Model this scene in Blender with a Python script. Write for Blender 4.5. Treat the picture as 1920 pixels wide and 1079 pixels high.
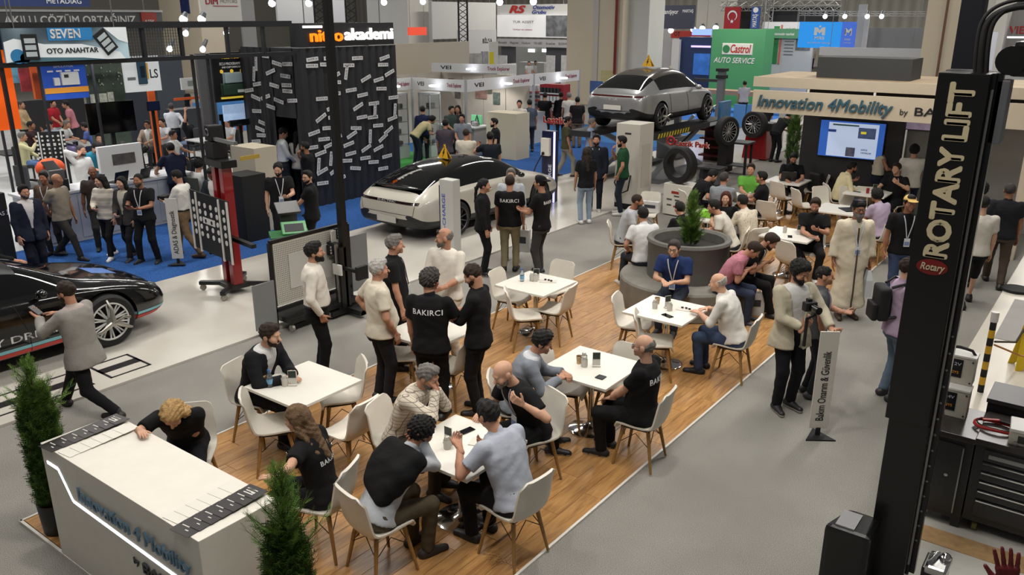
import bpy,bmesh,math,random
import numpy as np
from mathutils import Matrix,Vector
random.seed(7);RNG=np.random.default_rng(7)
SC=bpy.context.scene;COL=SC.collection
for _o in list(bpy.data.objects):bpy.data.objects.remove(_o)
R=math.radians
# ---------------------------------------------------------------- camera
F=1550.0;HOR=30.0;AZ=R(37.0);H=4.35
TH=math.atan((539.5-HOR)/F)
FH=np.array([-math.sin(AZ),math.cos(AZ),0.0]);RT=np.array([math.cos(AZ),math.sin(AZ),0.0])
FW=FH*math.cos(TH)+np.array([0,0,-math.sin(TH)]);UP=FH*math.sin(TH)+np.array([0,0,math.cos(TH)])
CAM=np.array([0,0,H])
cd=bpy.data.cameras.new('camera');cam=bpy.data.objects.new('camera',cd);COL.objects.link(cam)
cd.sensor_width=36;cd.lens=F/1920*36;cd.clip_start=0.1;cd.clip_end=400
cam.matrix_world=Matrix(((RT[0],UP[0],-FW[0],0),(RT[1],UP[1],-FW[1],0),(RT[2],UP[2],-FW[2],H),(0,0,0,1)))
SC.camera=cam
# ---------------------------------------------------------------- world, lamps, exposure
SC.view_settings.view_transform='Standard';SC.view_settings.look='None'
SC.view_settings.gamma=1;SC.view_settings.use_curve_mapping=False
SC.view_settings.exposure=-0.5
wd=bpy.data.worlds.new('hall_light');SC.world=wd;wd.use_nodes=True
wd.node_tree.nodes['Background'].inputs[0].default_value=(1.0,0.97,0.93,1);wd.node_tree.nodes['Background'].inputs[1].default_value=0.17
SC.cycles.max_bounces=5;SC.cycles.diffuse_bounces=2;SC.cycles.glossy_bounces=3;SC.cycles.transmission_bounces=4
SC.cycles.caustics_reflective=False;SC.cycles.caustics_refractive=False
SC.cycles.sample_clamp_indirect=4.0
def hall_lamp(x,y,z,sx,sy,power,col=(1,0.96,0.9)):
 l=bpy.data.lights.new('hall_lamp','AREA');l.shape='RECTANGLE';l.size=sx;l.size_y=sy;l.energy=power;l.color=col
 o=bpy.data.objects.new('hall_lamp',l);COL.objects.link(o);o.location=(x,y,z);return o
for x in(-40,-26,-13,-2):
 for y in(3,13,25,40,56):hall_lamp(x,y,9.6,.5,7.0,720 if y<30 else 1150)
def spot(name,p,tgt,power,size=60,col=(1,0.95,0.86),r=0.12):
 l=bpy.data.lights.new(name,'SPOT');l.energy=power;l.spot_size=R(size);l.spot_blend=0.5;l.color=col;l.shadow_soft_size=r
 o=bpy.data.objects.new(name,l);COL.objects.link(o);o.location=p
 o.rotation_euler=(Vector(tgt)-Vector(p)).to_track_quat('-Z','Y').to_euler();return o
 # the stand's own spots over the seating area (warm) and over the white platform
for(x,y)in((-6.5,4.5),(-4.6,7.5),(-6.2,10.5),(-4.8,14.5)):
 spot('stand_spot',(x+1.2,y-1.0,6.2),(x,y,0),460,75)
for(x,y)in((-10.5,5.5),(-11.2,13.0),(-11,9)):spot('platform_spot',(x+.8,y,6.4),(x,y,0),300,80,(1,.97,.92))
# ---------------------------------------------------------------- pixel <-> world helpers (image taken as 1920x1079)
def ray(px,py):return FW*F+RT*(px-960)-UP*(py-539.5)
def P(px,py,z=0.0):
 d=ray(px,py);return CAM+d*((z-H)/d[2])
def PX(px,py,x):
 d=ray(px,py);return CAM+d*(x/d[0])
def PY(px,py,y):
 d=ray(px,py);return CAM+d*(y/d[1])
def face_az(a):
 """view azimuth (0 = away from the camera, 90 = to the right) -> rotation about z that turns +Y there"""
 d=FH*math.cos(R(a))+RT*math.sin(R(a));return math.atan2(-d[0],d[1])
 # ---------------------------------------------------------------- materials
def lin(h):
 if isinstance(h,str):
  h=h.lstrip('#');c=[int(h[i:i+2],16)/255 for i in(0,2,4)]
 else:c=h
 return tuple(x/12.92 if x<=.04045 else((x+.055)/1.055)**2.4 for x in c)+(1.0,)
MATS={}
def mat(name,col='808080',rough=.5,metal=0.,noise=0.,nscale=8.,emit=0.,bump=0.,coat=0.,trans=0.,alpha=1.,spec=.5,bscale=None):
 k=(name,col,rough,metal,emit)
 if k in MATS:return MATS[k]
 m=bpy.data.materials.new(name);m.use_nodes=True;nt=m.node_tree;b=nt.nodes['Principled BSDF']
 b.inputs['Base Color'].default_value=lin(col);b.inputs['Roughness'].default_value=rough;b.inputs['Metallic'].default_value=metal
 b.inputs['Specular IOR Level'].default_value=spec
 if coat:b.inputs['Coat Weight'].default_value=coat;b.inputs['Coat Roughness'].default_value=.04
 if trans:b.inputs['Transmission Weight'].default_value=trans
 if alpha<1:b.inputs['Alpha'].default_value=alpha
 if emit:b.inputs['Emission Color'].default_value=lin(col);b.inputs['Emission Strength'].default_value=emit
 if noise or bump:
  tc=nt.nodes.new('ShaderNodeTexCoord');n=nt.nodes.new('ShaderNodeTexNoise');n.inputs['Scale'].default_value=nscale;n.inputs['Detail'].default_value=4
  nt.links.new(tc.outputs['Object'],n.inputs['Vector'])
  if noise:
   hs=nt.nodes.new('ShaderNodeHueSaturation');mr=nt.nodes.new('ShaderNodeMapRange')
   mr.inputs['To Min'].default_value=1-noise;mr.inputs['To Max'].default_value=1+noise
   mr.inputs['From Min'].default_value=.25;mr.inputs['From Max'].default_value=.75
   nt.links.new(n.outputs['Fac'],mr.inputs['Value']);nt.links.new(mr.outputs[0],hs.inputs['Value'])
   hs.inputs['Color'].default_value=lin(col);nt.links.new(hs.outputs[0],b.inputs['Base Color'])
  if bump:
   bp=nt.nodes.new('ShaderNodeBump');bp.inputs['Strength'].default_value=bump;bp.inputs['Distance'].default_value=.02
   if bscale:
    n2=nt.nodes.new('ShaderNodeTexNoise');n2.inputs['Scale'].default_value=bscale;n2.inputs['Detail'].default_value=3;nt.links.new(tc.outputs['Object'],n2.inputs['Vector']);n=n2
   nt.links.new(n.outputs['Fac'],bp.inputs['Height']);nt.links.new(bp.outputs[0],b.inputs['Normal'])
 MATS[k]=m;return m
def cloth(col,noise=.12):return mat('cloth',col,.9,noise=noise,nscale=5,bump=.3,bscale=16,spec=.25)
def glow(col,e):return mat('lit',col,.5,emit=e)
def nodes_mat(name,rough=.6):
 m=bpy.data.materials.new(name);m.use_nodes=True;nt=m.node_tree;return m,nt,nt.nodes['Principled BSDF'],nt.nodes.new,nt.links.new
 # ---------------------------------------------------------------- mesh builder
class MB:
 def __init__(s):s.v=[];s.f=[];s.m=[];s.M=None
 def _add(s,vs,fs,mi=0,M=None):
  o=len(s.v);M=M if M is not None else s.M
  if M is not None:vs=[tuple(M@Vector(v))for v in vs]
  s.v+=[tuple(map(float,v))for v in vs];s.f+=[tuple(i+o for i in f)for f in fs];s.m+=[mi]*len(fs);return s
 def box(s,c,d,mi=0,rz=0.,M=None,taper=1.0):
  x,y,z=d[0]/2,d[1]/2,d[2]/2;vs=[]
  for sz in(-1,1):
   t=1 if sz<0 else taper
   for sx,sy in((-1,-1),(1,-1),(1,1),(-1,1)):
    a,b=sx*x*t,sy*y*t
    if rz:a,b=a*math.cos(rz)-b*math.sin(rz),a*math.sin(rz)+b*math.cos(rz)
    vs.append((c[0]+a,c[1]+b,c[2]+sz*z))
  return s._add(vs,[(3,2,1,0),(4,5,6,7),(0,1,5,4),(1,2,6,5),(2,3,7,6),(3,0,4,7)],mi,M)
 def b2(s,lo,hi,mi=0):return s.box([(lo[i]+hi[i])/2 for i in range(3)],[abs(hi[i]-lo[i])for i in range(3)],mi)
 def cyl(s,a,b,ra,rb=None,n=12,mi=0,caps=True):
  rb=ra if rb is None else rb;a,b=Vector(a),Vector(b);d=(b-a).normalized()
  u=d.orthogonal().normalized();w=d.cross(u);vs=[]
  for p,r in((a,ra),(b,rb)):
   for i in range(n):
    t=2*math.pi*i/n;vs.append(p+u*(math.cos(t)*r)+w*(math.sin(t)*r))
  fs=[(i,(i+1)%n,n+(i+1)%n,n+i)for i in range(n)]
  if caps:fs+=[tuple(range(n-1,-1,-1)),tuple(range(n,2*n))]
  return s._add(vs,fs,mi)
 def tube(s,pts,r,n=8,mi=0,closed=False):
  pts=[Vector(p)for p in pts];N=len(pts);vs=[];u=None
  rr=r if isinstance(r,(list,tuple))else[r]*N
  for i,p in enumerate(pts):
   d=(pts[(i+1)%N if closed else min(i+1,N-1)]-pts[(i-1)%N if closed else max(i-1,0)]).normalized()
   if u is None:u=d.orthogonal().normalized()
   u=(u-d*u.dot(d));u=u.normalized()if u.length>1e-6 else d.orthogonal().normalized();w=d.cross(u)
   for k in range(n):
    t=2*math.pi*k/n;vs.append(p+(u*math.cos(t)+w*math.sin(t))*rr[i])
  fs=[]
  for i in range(N if closed else N-1):
   j=(i+1)%N
   for k in range(n):fs.append((i*n+k,i*n+(k+1)%n,j*n+(k+1)%n,j*n+k))
  if not closed:fs+=[tuple(range(n-1,-1,-1)),tuple((N-1)*n+k for k in range(n))]
  return s._add(vs,fs,mi)
 def lathe(s,prof,c=(0,0,0),n=24,mi=0,caps=True):
  vs=[];fs=[];m=len(prof)
  for r,z in prof:
   for k in range(n):
    t=2*math.pi*k/n;vs.append((c[0]+r*math.cos(t),c[1]+r*math.sin(t),c[2]+z))
  for i in range(m-1):
   for k in range(n):fs.append((i*n+k,i*n+(k+1)%n,(i+1)*n+(k+1)%n,(i+1)*n+k))
  if caps:fs+=[tuple(range(n-1,-1,-1)),tuple((m-1)*n+k for k in range(n))]
  return s._add(vs,fs,mi)
 def prism(s,poly,z0,z1,mi=0,M=None):
  n=len(poly);vs=[(p[0],p[1],z0)for p in poly]+[(p[0],p[1],z1)for p in poly]
  return s._add(vs,[tuple(range(n-1,-1,-1)),tuple(range(n,2*n))]+[(i,(i+1)%n,n+(i+1)%n,n+i)for i in range(n)],mi,M)
 def sphere(s,c,r,n=10,mi=0):
  r=r if isinstance(r,(tuple,list))else(r,r,r);vs=[];fs=[];m=n//2+1
  for i in range(m):
   a=math.pi*i/(m-1)
   for k in range(n):
    t=2*math.pi*k/n;vs.append((c[0]+r[0]*math.sin(a)*math.cos(t),c[1]+r[1]*math.sin(a)*math.sin(t),c[2]-r[2]*math.cos(a)))
  for i in range(m-1):
   for k in range(n):fs.append((i*n+k,i*n+(k+1)%n,(i+1)*n+(k+1)%n,(i+1)*n+k))
  return s._add(vs,fs,mi)
 def grid(s,rows,mi=0,closed=False):
  n=len(rows[0]);vs=[v for r in rows for v in r];fs=[]
  for i in range(len(rows)-1):
   for k in range(n if closed else n-1):fs.append((i*n+k,i*n+(k+1)%n,(i+1)*n+(k+1)%n,(i+1)*n+k))
  return s._add(vs,fs,mi)
 def build(s,name,mats,parent=None,bevel=0.,smooth=None,loc=None,seg=2):
  me=bpy.data.meshes.new(name);me.from_pydata(s.v,[],s.f)
  if not isinstance(mats,(list,tuple)):mats=[mats]
  for m in mats:me.materials.append(m)
  if len(mats)>1:me.polygons.foreach_set('material_index',s.m)
  bm=bmesh.new();bm.from_mesh(me)
  if bevel:
   es=[e for e in bm.edges if len(e.link_faces)==2 and e.calc_face_angle(0)>.5]
   bmesh.ops.bevel(bm,geom=es,offset=bevel,segments=seg,affect='EDGES',profile=.7,clamp_overlap=True)
  bmesh.ops.recalc_face_normals(bm,faces=bm.faces);bm.to_mesh(me);bm.free()
  if smooth:
   me.polygons.foreach_set('use_smooth',[True]*len(me.polygons));me.set_sharp_from_angle(angle=R(smooth))
  return link(name,me,parent,loc)
def link(name,me,parent=None,loc=None):
 o=bpy.data.objects.new(name,me);COL.objects.link(o)
 if parent is not None:o.parent=parent
 if loc is not None:o.location=loc
 return o
def tag(o,label=None,cat=None,group=None,kind=None):
 if label:o['label']=label
 if cat:o['category']=cat
 if group:o['group']=group
 if kind:o['kind']=kind
 return o
def thing(name,label,cat,loc=(0,0,0),rz=0.,group=None):
 o=bpy.data.objects.new(name,None);COL.objects.link(o);o.location=tuple(map(float,loc));o.rotation_euler=(0,0,rz);o.empty_display_size=.1
 return tag(o,label,cat,group)
KIDS={}
def copy_thing(o,loc,rz,label,group=None):
 """a copy of a thing with copies of its parts and sub-parts"""
 c=o.copy();COL.objects.link(c);c.location=tuple(map(float,loc));c.rotation_euler=(0,0,rz);c['label']=label
 if group:c['group']=group
 def rec(src,dst):
  for ch in list(src.children):
   d=ch.copy();COL.objects.link(d);d.parent=dst;rec(ch,d)
 rec(o,c);return c
TXT={}
def text_mesh(body,size=1.,ext=.004,shear=0.,bold=0.,align='LEFT',res=3,spacing=1.):
 k=(body,size,ext,shear,bold,align,spacing)
 if k in TXT:return TXT[k]
 c=bpy.data.curves.new('text','FONT');c.body=body;c.size=size;c.extrude=ext;c.shear=shear;c.align_x=align;c.align_y='CENTER'
 c.resolution_u=res;c.space_character=spacing
 o=bpy.data.objects.new('text',c);COL.objects.link(o)
 dg=bpy.context.evaluated_depsgraph_get();me=bpy.data.meshes.new_from_object(o.evaluated_get(dg))
 bpy.data.objects.remove(o)
 if bold:
  bm=bmesh.new();d=bold*size
  for dx,dy in[(d*math.cos(q),d*math.sin(q))for q in np.linspace(0,2*math.pi,9)[:-1]]:
   n0=len(bm.verts);bm.from_mesh(me);bm.verts.ensure_lookup_table()
   for v in bm.verts[n0:]:v.co.x+=dx;v.co.y+=dy;v.co.z+=dx*.02
  bm.to_mesh(me);bm.free()
 TXT[k]=me;return me
def soft(pts,n=3):
 pts=[Vector(p)for p in pts]
 for _ in range(n):pts=[pts[0]]+[q for a,b in zip(pts,pts[1:])for q in(a*.75+b*.25,a*.25+b*.75)]+[pts[-1]]
 return pts
def frame(o,x,n):
 """matrix with local X = x, local Z = n (outward normal)"""
 x=Vector(x).normalized();n=Vector(n).normalized();y=n.cross(x)
 return Matrix(((x[0],y[0],n[0],o[0]),(x[1],y[1],n[1],o[1]),(x[2],y[2],n[2],o[2]),(0,0,0,1)))
def text(body,parent,o,x,n,size,m,ext=.004,shear=0.,bold=.0,align='CENTER',name='lettering',width=None,spacing=1.):
 """raised lettering: centre o, reading direction x, outward normal n (in the parent's frame); width squeezes it to a given length"""
 me=text_mesh(body,size,ext,shear,bold,align,spacing=spacing).copy()
 me.materials.clear();me.materials.append(m)
 ob=bpy.data.objects.new(name,me);COL.objects.link(ob);M=frame(o,x,n)
 if width:
  xs=[v.co.x for v in me.vertices];w=(max(xs)-min(xs))or 1;M=M@Matrix.Diagonal((width/w,1,1,1))
 me.transform(M)
 if parent is not None:ob.parent=parent
 return ob
 # common materials
WHITE=mat('white_laminate','dcd7cc',.45,noise=.03);WHITEG=mat('white_gloss','e4e1da',.2,noise=.02);BLACK=mat('black_paint','131313',.35,noise=.1)
DARK=mat('dark_grey','2b2b2c',.5,noise=.08);CHROME=mat('chrome','cfcfcf',.12,1.);STEEL=mat('steel','9a9a9a',.35,.9);RUB=mat('rubber','151515',.75,noise=.1)
MATTEB=mat('matte_black','0d0d0d',.7);GREYM=mat('grey_metal','6c6f72',.45,.4,noise=.06);RED=mat('red_paint','8e1014',.3,coat=.5)
# ---------------------------------------------------------------- implicit-surface figures: smooth bodies and clothes grown from joints
V=lambda*a:np.array(a,dtype=np.float32)
def nrm(v):return v/(np.linalg.norm(v)+1e-9)
class Shape:
 def __init__(s):s.p=[]
 def add(s,f,lo,hi,k=.02,op='u'):s.p.append((f,np.array(lo),np.array(hi),k,op));return s
 def cap(s,a,b,ra,rb=None,k=.02,op='u',cuts=(),sx=None):
  a=np.asarray(a,np.float32);b=np.asarray(b,np.float32);rb=ra if rb is None else rb;ba=b-a;L2=float(ba@ba)+1e-9
  def f(p):
   q=p-a;h=np.clip((q@ba)/L2,0,1);d=np.linalg.norm(q-h[...,None]*ba,axis=-1)-(ra+(rb-ra)*h)
   for c,n in cuts:d=np.maximum(d,(p-c)@n)
   return d
  m=max(ra,rb)+.03;return s.add(f,np.minimum(a,b)-m,np.maximum(a,b)+m,k,op)
 def ell(s,c,r,Rm=None,k=.02,op='u',cuts=()):
  c=np.asarray(c,np.float32);r=np.asarray(r,np.float32)
  def f(p):
   q=p-c
   if Rm is not None:q=q@Rm
   k0=np.linalg.norm(q/r,axis=-1);k1=np.linalg.norm(q/(r*r),axis=-1)+1e-6;d=k0*(k0-1)/k1
   for cc,n in cuts:d=np.maximum(d,(p-cc)@n)
   return d
  m=float(r.max())+.03;return s.add(f,c-m,c+m,k,op)
 def bounds(s):
  u=[p for p in s.p if p[4]=='u'];return np.min([p[1]for p in u],0),np.max([p[2]for p in u],0)
 def pts(s,p):
  D=np.full(p.shape[:-1],1.,np.float32)
  for f,lo,hi,k,op in s.p:D=comb(D,f(p),k,op)
  return D
def comb(a,b,k,op):
 if op=='s':b=-b
 if op=='u':
  if k<=0:return np.minimum(a,b)
  h=np.maximum(k-np.abs(a-b),0)/k;return np.minimum(a,b)-h*h*k*.25
 if k<=0:return np.maximum(a,b)
 h=np.maximum(k-np.abs(a-b),0)/k;return np.maximum(a,b)+h*h*k*.25
def nets(sh,res,wob=0.,wfreq=40.,lo=None,hi=None):
 """surface nets over the shape's grid -> vertices, quads"""
 l,h=sh.bounds();l=l-res if lo is None else np.array(lo);h=h+res*2 if hi is None else np.array(hi)
 n=np.maximum(np.ceil((h-l)/res).astype(int)+1,3);ax=[(l[i]+res*np.arange(n[i])).astype(np.float32)for i in range(3)]
 G=np.stack(np.meshgrid(*ax,indexing='ij'),-1);D=np.full(G.shape[:3],1.,np.float32)
 for f,plo,phi,k,op in sh.p:
  if op=='u' or op=='s':
   i0=np.clip(np.floor((plo-l)/res).astype(int),0,n);i1=np.clip(np.ceil((phi-l)/res).astype(int)+1,0,n)
   if(i1<=i0).any():continue
   sl=tuple(slice(i0[i],i1[i])for i in range(3));D[sl]=comb(D[sl],f(G[sl]),k,op)
  else:D=comb(D,f(G),k,op)
 if wob:D=D+wob*(np.sin(G[...,0]*wfreq+3*np.sin(G[...,2]*wfreq*.3))*np.sin(G[...,2]*wfreq*.8+2*np.sin(G[...,1]*wfreq*.35))+.5*np.sin(G[...,1]*wfreq*1.3+G[...,2]*wfreq*.5)).astype(np.float32)
 ins=D<0;c=ins[:-1,:-1,:-1].astype(np.int8);cnt=c.copy();cnt[:]=0
 offs=[(i,j,k)for i in(0,1)for j in(0,1)for k in(0,1)]
 sl=lambda o:tuple(slice(o[i],n[i]-1+o[i])for i in range(3))
 for o in offs:cnt+=ins[sl(o)]
 act=(cnt>0)&(cnt<8);idx=np.full(act.shape,-1,np.int32);A=np.argwhere(act);idx[act]=np.arange(len(A))
 if not len(A):return np.zeros((0,3)),np.zeros((0,4),int)
 val={o:D[tuple((A+np.array(o)).T)]for o in offs};acc=np.zeros((len(A),3),np.float32);num=np.zeros(len(A),np.float32)
 for o in offs:
  for d in range(3):
   if o[d]:continue
   o2=list(o);o2[d]=1;o2=tuple(o2);a,b=val[o],val[o2];cr=(a<0)!=(b<0)
   t=np.where(cr,a/np.where(cr,a-b,1),0);p=np.tile(np.array(o,np.float32),(len(A),1));p[:,d]+=t
   acc+=p*cr[:,None];num+=cr
 vs=l+(A+acc/num[:,None])*res;Q=[]
 for d in range(3):
  e,g=(d+1)%3,(d+2)%3;s0=[slice(None)]*3;s1=[slice(None)]*3;s0[d]=slice(0,n[d]-1);s1[d]=slice(1,n[d])
  for q in(e,g):s0[q]=slice(1,n[q]-1);s1[q]=slice(1,n[q]-1)
  a,b=ins[tuple(s0)],ins[tuple(s1)];K=np.argwhere(a!=b)
  if not len(K):continue
  flip=a[tuple(K.T)];base=K.copy();base[:,e]+=1;base[:,g]+=1
  def at(de,dg):
   q=base.copy();q[:,e]-=de;q[:,g]-=dg;return idx[tuple(q.T)]
  q=np.stack([at(1,1),at(0,1),at(0,0),at(1,0)],1);q[~flip]=q[~flip][:,::-1];Q.append(q)
 Q=np.concatenate(Q)if Q else np.zeros((0,4),int);Q=Q[(Q>=0).all(1)]
 return vs,Q
def mesh_np(name,parts,mats,parent,midx=None):
 vs=[];fs=[];mi=[];o=0
 for i,(v,q)in enumerate(parts):
  if not len(q):continue
  vs.append(v);fs.append(q+o);o+=len(v);mi.append(np.full(len(q),midx[i]if midx else 0))
 if not vs:return None
 v=np.concatenate(vs).astype(np.float32);q=np.concatenate(fs).astype(np.int32);me=bpy.data.meshes.new(name)
 me.vertices.add(len(v));me.vertices.foreach_set('co',v.ravel());me.loops.add(q.size);me.loops.foreach_set('vertex_index',q.ravel())
 me.polygons.add(len(q));me.polygons.foreach_set('loop_start',np.arange(0,q.size,4,dtype=np.int32))
 for m in mats:me.materials.append(m)
 if len(mats)>1:me.polygons.foreach_set('material_index',np.concatenate(mi).astype(np.int32))
 me.polygons.foreach_set('use_smooth',np.ones(len(q),bool));me.update(calc_edges=True)
 return link(name,me,parent)
def ik(a,b,l1,l2,hint):
 d=b-a;L=np.linalg.norm(d);mx=(l1+l2)*.995
 if L>mx:b=a+d*(mx/L);d=b-a;L=mx
 L=max(L,abs(l1-l2)+.02);u=d/(np.linalg.norm(d)+1e-9);x=(l1*l1-l2*l2+L*L)/(2*L);h=math.sqrt(max(l1*l1-x*x,0))
 w=hint-u*float(hint@u);w=nrm(w)if np.linalg.norm(w)>1e-4 else nrm(np.cross(u,V(1,.1,0)))
 return a+u*x+w*h,b
SKIN={'l':'c69a80','m':'b3836a','t':'9a6a50','d':'6d4632','k':'3c271d'}
HAIRC={'k':'120f0e','b':'2c1d14','g':'6f6b67','w':'a9a5a0','s':'3d3937','l':'a07b4e','r':'4a1f16'}
LANY=[]
def rot(ax,a):
 return np.array(Matrix.Rotation(a,3,ax),dtype=np.float32)
TP=[-.12,-.06,0,.1,.2,.3,.4,.47,.52,.56,.60]
TRX=[.172,.18,.177,.166,.171,.183,.197,.188,.136,.077,.056]
TRY=[.118,.122,.118,.108,.108,.115,.118,.105,.085,.065,.055]
ARM={'down':((.27,.03,.83),(-1,.1,0),(0,.12,-1)),'hang':((.24,.1,.84),(-.8,-.5,0),(0,.25,-1)),'pocket':((.225,.07,.93),(-1,0,.1),(-.3,.25,-1)),'hip':((.21,.0,1.02),(-.6,-.6,-.4),(-.7,.5,-.4)),'phone':((.09,.33,1.14),(-.3,-.25,1),(-.35,1,.25)),'front':((.06,.27,1.0),(-.3,-.8,.4),(-.9,.35,-.2)),'chin':((.05,.24,1.42),(-.2,-1,.2),(-.3,-.25,1)),'fold':((-.12,.2,1.2),(0,-1,.2),(-.95,.2,.2)),'ear':((.12,.06,1.55),(-1,0,.3),(-.1,.1,1)),'back':((.07,-.2,.98),(0,-1,0),(-.9,-.1,-.3)),'reach':((.2,.5,1.15),(-.2,0,-1),(0,1,.0)),'give':((.15,.38,1.1),(-.1,-.2,1),(-.1,1,.1)),'open':((0,0,0),(.1,1,.2),(0,-.05,1)),'table':((.13,.40,.80),(0,0,-1),(-.45,1,-.05)),'lap':((.13,.33,.69),(0,0,-1),(-.3,1,-.2)),'tfold':((-.02,.36,.80),(0,-.2,-1),(-1,.35,0)),'tchin':((.04,.34,1.10),(-.2,-1,.2),(-.35,-.35,1)),'tphone':((.1,.36,.92),(-.3,-.25,1),(-.4,1,.2)),'gest':((.22,.36,1.02),(-.8,-.3,.5),(-.25,.8,.6)),'knee':((.14,.42,.62),(0,-.2,-1),(-.1,1,-.5)),'type':((.12,.42,.80),(0,0,-1),(-.15,1,-.1)),'tback':((.2,-.12,.58),(0,0,-1),(.3,-1,-.2))}
def person(at,az,label,pose='stand',h=1.74,shirt='tee',sc='1a1a1c',pants='1d1d20',shoe='1a1a1a',sole=None,hair='short',hc='k',skin='m',R_='down',L_='down',head=(0,0),lean=0.,curl=0.,twist=0.,beard=None,belly=0.,fat=1.,fem=False,legs=None,glasses=None,cap=None,lanyard=None,inner=None,txt=None,tuck=False,group=None,seat=.46,det=None,knees=.12,foot=None,wfoot=None,short=False,belt=None,name='person',patt=None,curlh=0.006,glove=None):
 """at = ('h', px, py) puts the crown on that sight line, else world (x, y) on the ground (standing) or of the seat; az = view azimuth the body faces"""
 s=h/1.75;hpx=at[1:]if at[0]=='h' else None;at=G(hpx[0],hpx[1],1.35 if pose=='sit' else h)if hpx else at;dist=math.hypot(at[0],at[1]);near=dist<11.5 if det is None else det
 rc=.0125 if dist<9 else .016 if near else .021 if dist<18 else .026
 rh=.0068 if dist<9 else .0085 if near else .011 if dist<18 else .014
 root=thing(name,label,'person',(at[0],at[1],wfoot or 0),face_az(az),group)
 sit=pose=='sit'
 # skeleton
 hipz=(seat+.105)if sit else .93*s
 ft=legs or([(.11,.40,0),(-.11,.40,0)]if sit else[(.10,.03,0),(-.10,-.01,0)])
 if foot is not None:ft=foot
 ank=[V(f[0],f[1],f[2]+.085)for f in ft]
 if not sit:
  for a in ank:
   r2=(a[0]-math.copysign(.09,a[0]))**2+a[1]**2;hipz=min(hipz,a[2]+math.sqrt(max((.846*s)**2-r2,.1)))
 PEL=V(0,0,hipz);le=R(lean);tw=R(twist)
 hips=[PEL+V(.09*s,0,-.01),PEL+V(-.09*s,0,-.01)]
 kn=[]
 for i in range(2):
  sd=1 if i==0 else-1;k_,a_=ik(hips[i],ank[i],(.44 if sit else .428)*s,(.43 if sit else .422)*s,V(sd*knees,1,.15 if sit else 0));kn.append(k_);ank[i]=a_
 T=V(0,math.sin(le),math.cos(le));FWD=V(0,math.cos(le),-math.sin(le));SX=V(1,0,0)
 if tw:Rt=rot('Z',-tw);FWD=Rt@FWD;SX=Rt@SX
 cu=R(curl)
 def spine(t):return PEL+T*t+FWD*(math.sin(cu)*max(t,0)**2*1.1)
 up2=nrm(spine(.56*s)-spine(.42*s));fw2=nrm(np.cross(up2,SX));NB=spine(.555*s);SH=.186*s*(.9 if fem else 1.)*(.5+.5*fat)
 sho=[spine(.485*s)+SX*SH-fw2*.005,spine(.485*s)-SX*SH-fw2*.005]
 # head frame
 hy,hp=R(head[0]),R(head[1]);nk=nrm(up2*.75+V(0,0,.25)+fw2*(.12+.25*math.sin(max(hp,0))));HC=NB+nk*.155*s+fw2*.02
 hf=nrm(fw2*1.+V(0,0,1)*float(-fw2[2])*.75);hf=nrm(hf);hx=nrm(np.cross(hf,V(0,0,1)));
 Rz=np.array(Matrix.Rotation(-hy,3,'Z'));hf=Rz@hf;hx=Rz@hx;Rp=np.array(Matrix.Rotation(-hp,3,Vector(hx)));hf=Rp@hf;hu=np.cross(hx,hf)
 HM=np.stack([hx,hf,hu],1).astype(np.float32);hs=s*.98
 def hd(x,y,z):return(HC+HM@(V(x,y,z)*hs)).astype(np.float32)
 if hpx:
  c0=hd(0,-.012,.122);q0=P(hpx[0],hpx[1],float(c0[2]));a0=face_az(az);at=(q0[0]-c0[0]*math.cos(a0)+c0[1]*math.sin(a0),q0[1]-c0[0]*math.sin(a0)-c0[1]*math.cos(a0));root.location=(at[0],at[1],wfoot or 0)
  # arms
 wr=[];el=[];hand=[]
 for i,A in enumerate((R_,L_)):
  sd=1 if i==0 else-1
  if isinstance(A,str):
   w,n,d=ARM[A];w=V(sd*w[0],w[1],w[2])*V(s,s,s);n=V(sd*n[0],n[1],n[2]);d=V(sd*d[0],d[1],d[2])
  else:
   if A[0]=='w':a0=-face_az(az);dx,dy=A[1]-at[0],A[2]-at[1];A=(dx*math.cos(a0)-dy*math.sin(a0),dx*math.sin(a0)+dy*math.cos(a0))+tuple(A[3:])
   w=V(*A[:3]);B=A[3]if len(A)>3 else 'table';n=V(sd*ARM[B][1][0],*ARM[B][1][1:]);d=V(sd*ARM[B][2][0],*ARM[B][2][1:])
  if not sit and isinstance(A,str):w=w+(spine(.4)-V(0,0,1.33*s))*V(1,1,.5)+V(0,0,(hipz-.93*s)*.5)
  e_,w_=ik(sho[i],w,.285*s,.255*s,V(sd*.75,-.55,-.65));el.append(e_);wr.append(w_)
  fa=nrm(w_-e_);hand.append((nrm(nrm(d)+fa*.5),n))
 prof_rx=np.array(TRX)*s*fat*(.93 if fem else 1);prof_ry=np.array(TRY)*s*(.5+.5*fat);tp=np.array(TP)*s
 bel=np.interp(tp,[0,.06*s,.13*s,.25*s,.38*s],[.3*belly,.9*belly,belly,.5*belly,0]).astype(np.float32)
 if fem:prof_ry=prof_ry+np.interp(tp,[.22*s,.34*s,.45*s],[0,.018,0])
 def torso_f(infl,t0,t1,flare=0.):
  PELf=PEL.astype(np.float32)
  def f(p):
   q=p-PELf;t=q@T;y=q@FWD-np.sin(cu)*np.maximum(t,0)**2*1.1;x=q@SX
   rx=np.interp(t,tp,prof_rx).astype(np.float32)+infl;ry=np.interp(t,tp,prof_ry).astype(np.float32)+infl;b=np.interp(t,tp,bel).astype(np.float32)
   if flare:rx=rx+np.maximum(.1-t,0)*flare;ry=ry+np.maximum(.1-t,0)*flare
   y=y-b*.5;ry=ry+b*.5
   d=(np.sqrt((x/rx)**2+(y/ry)**2)-1)*np.minimum(rx,ry)
   return np.maximum(np.maximum(d,t0-t),t-t1)
  return f
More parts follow.
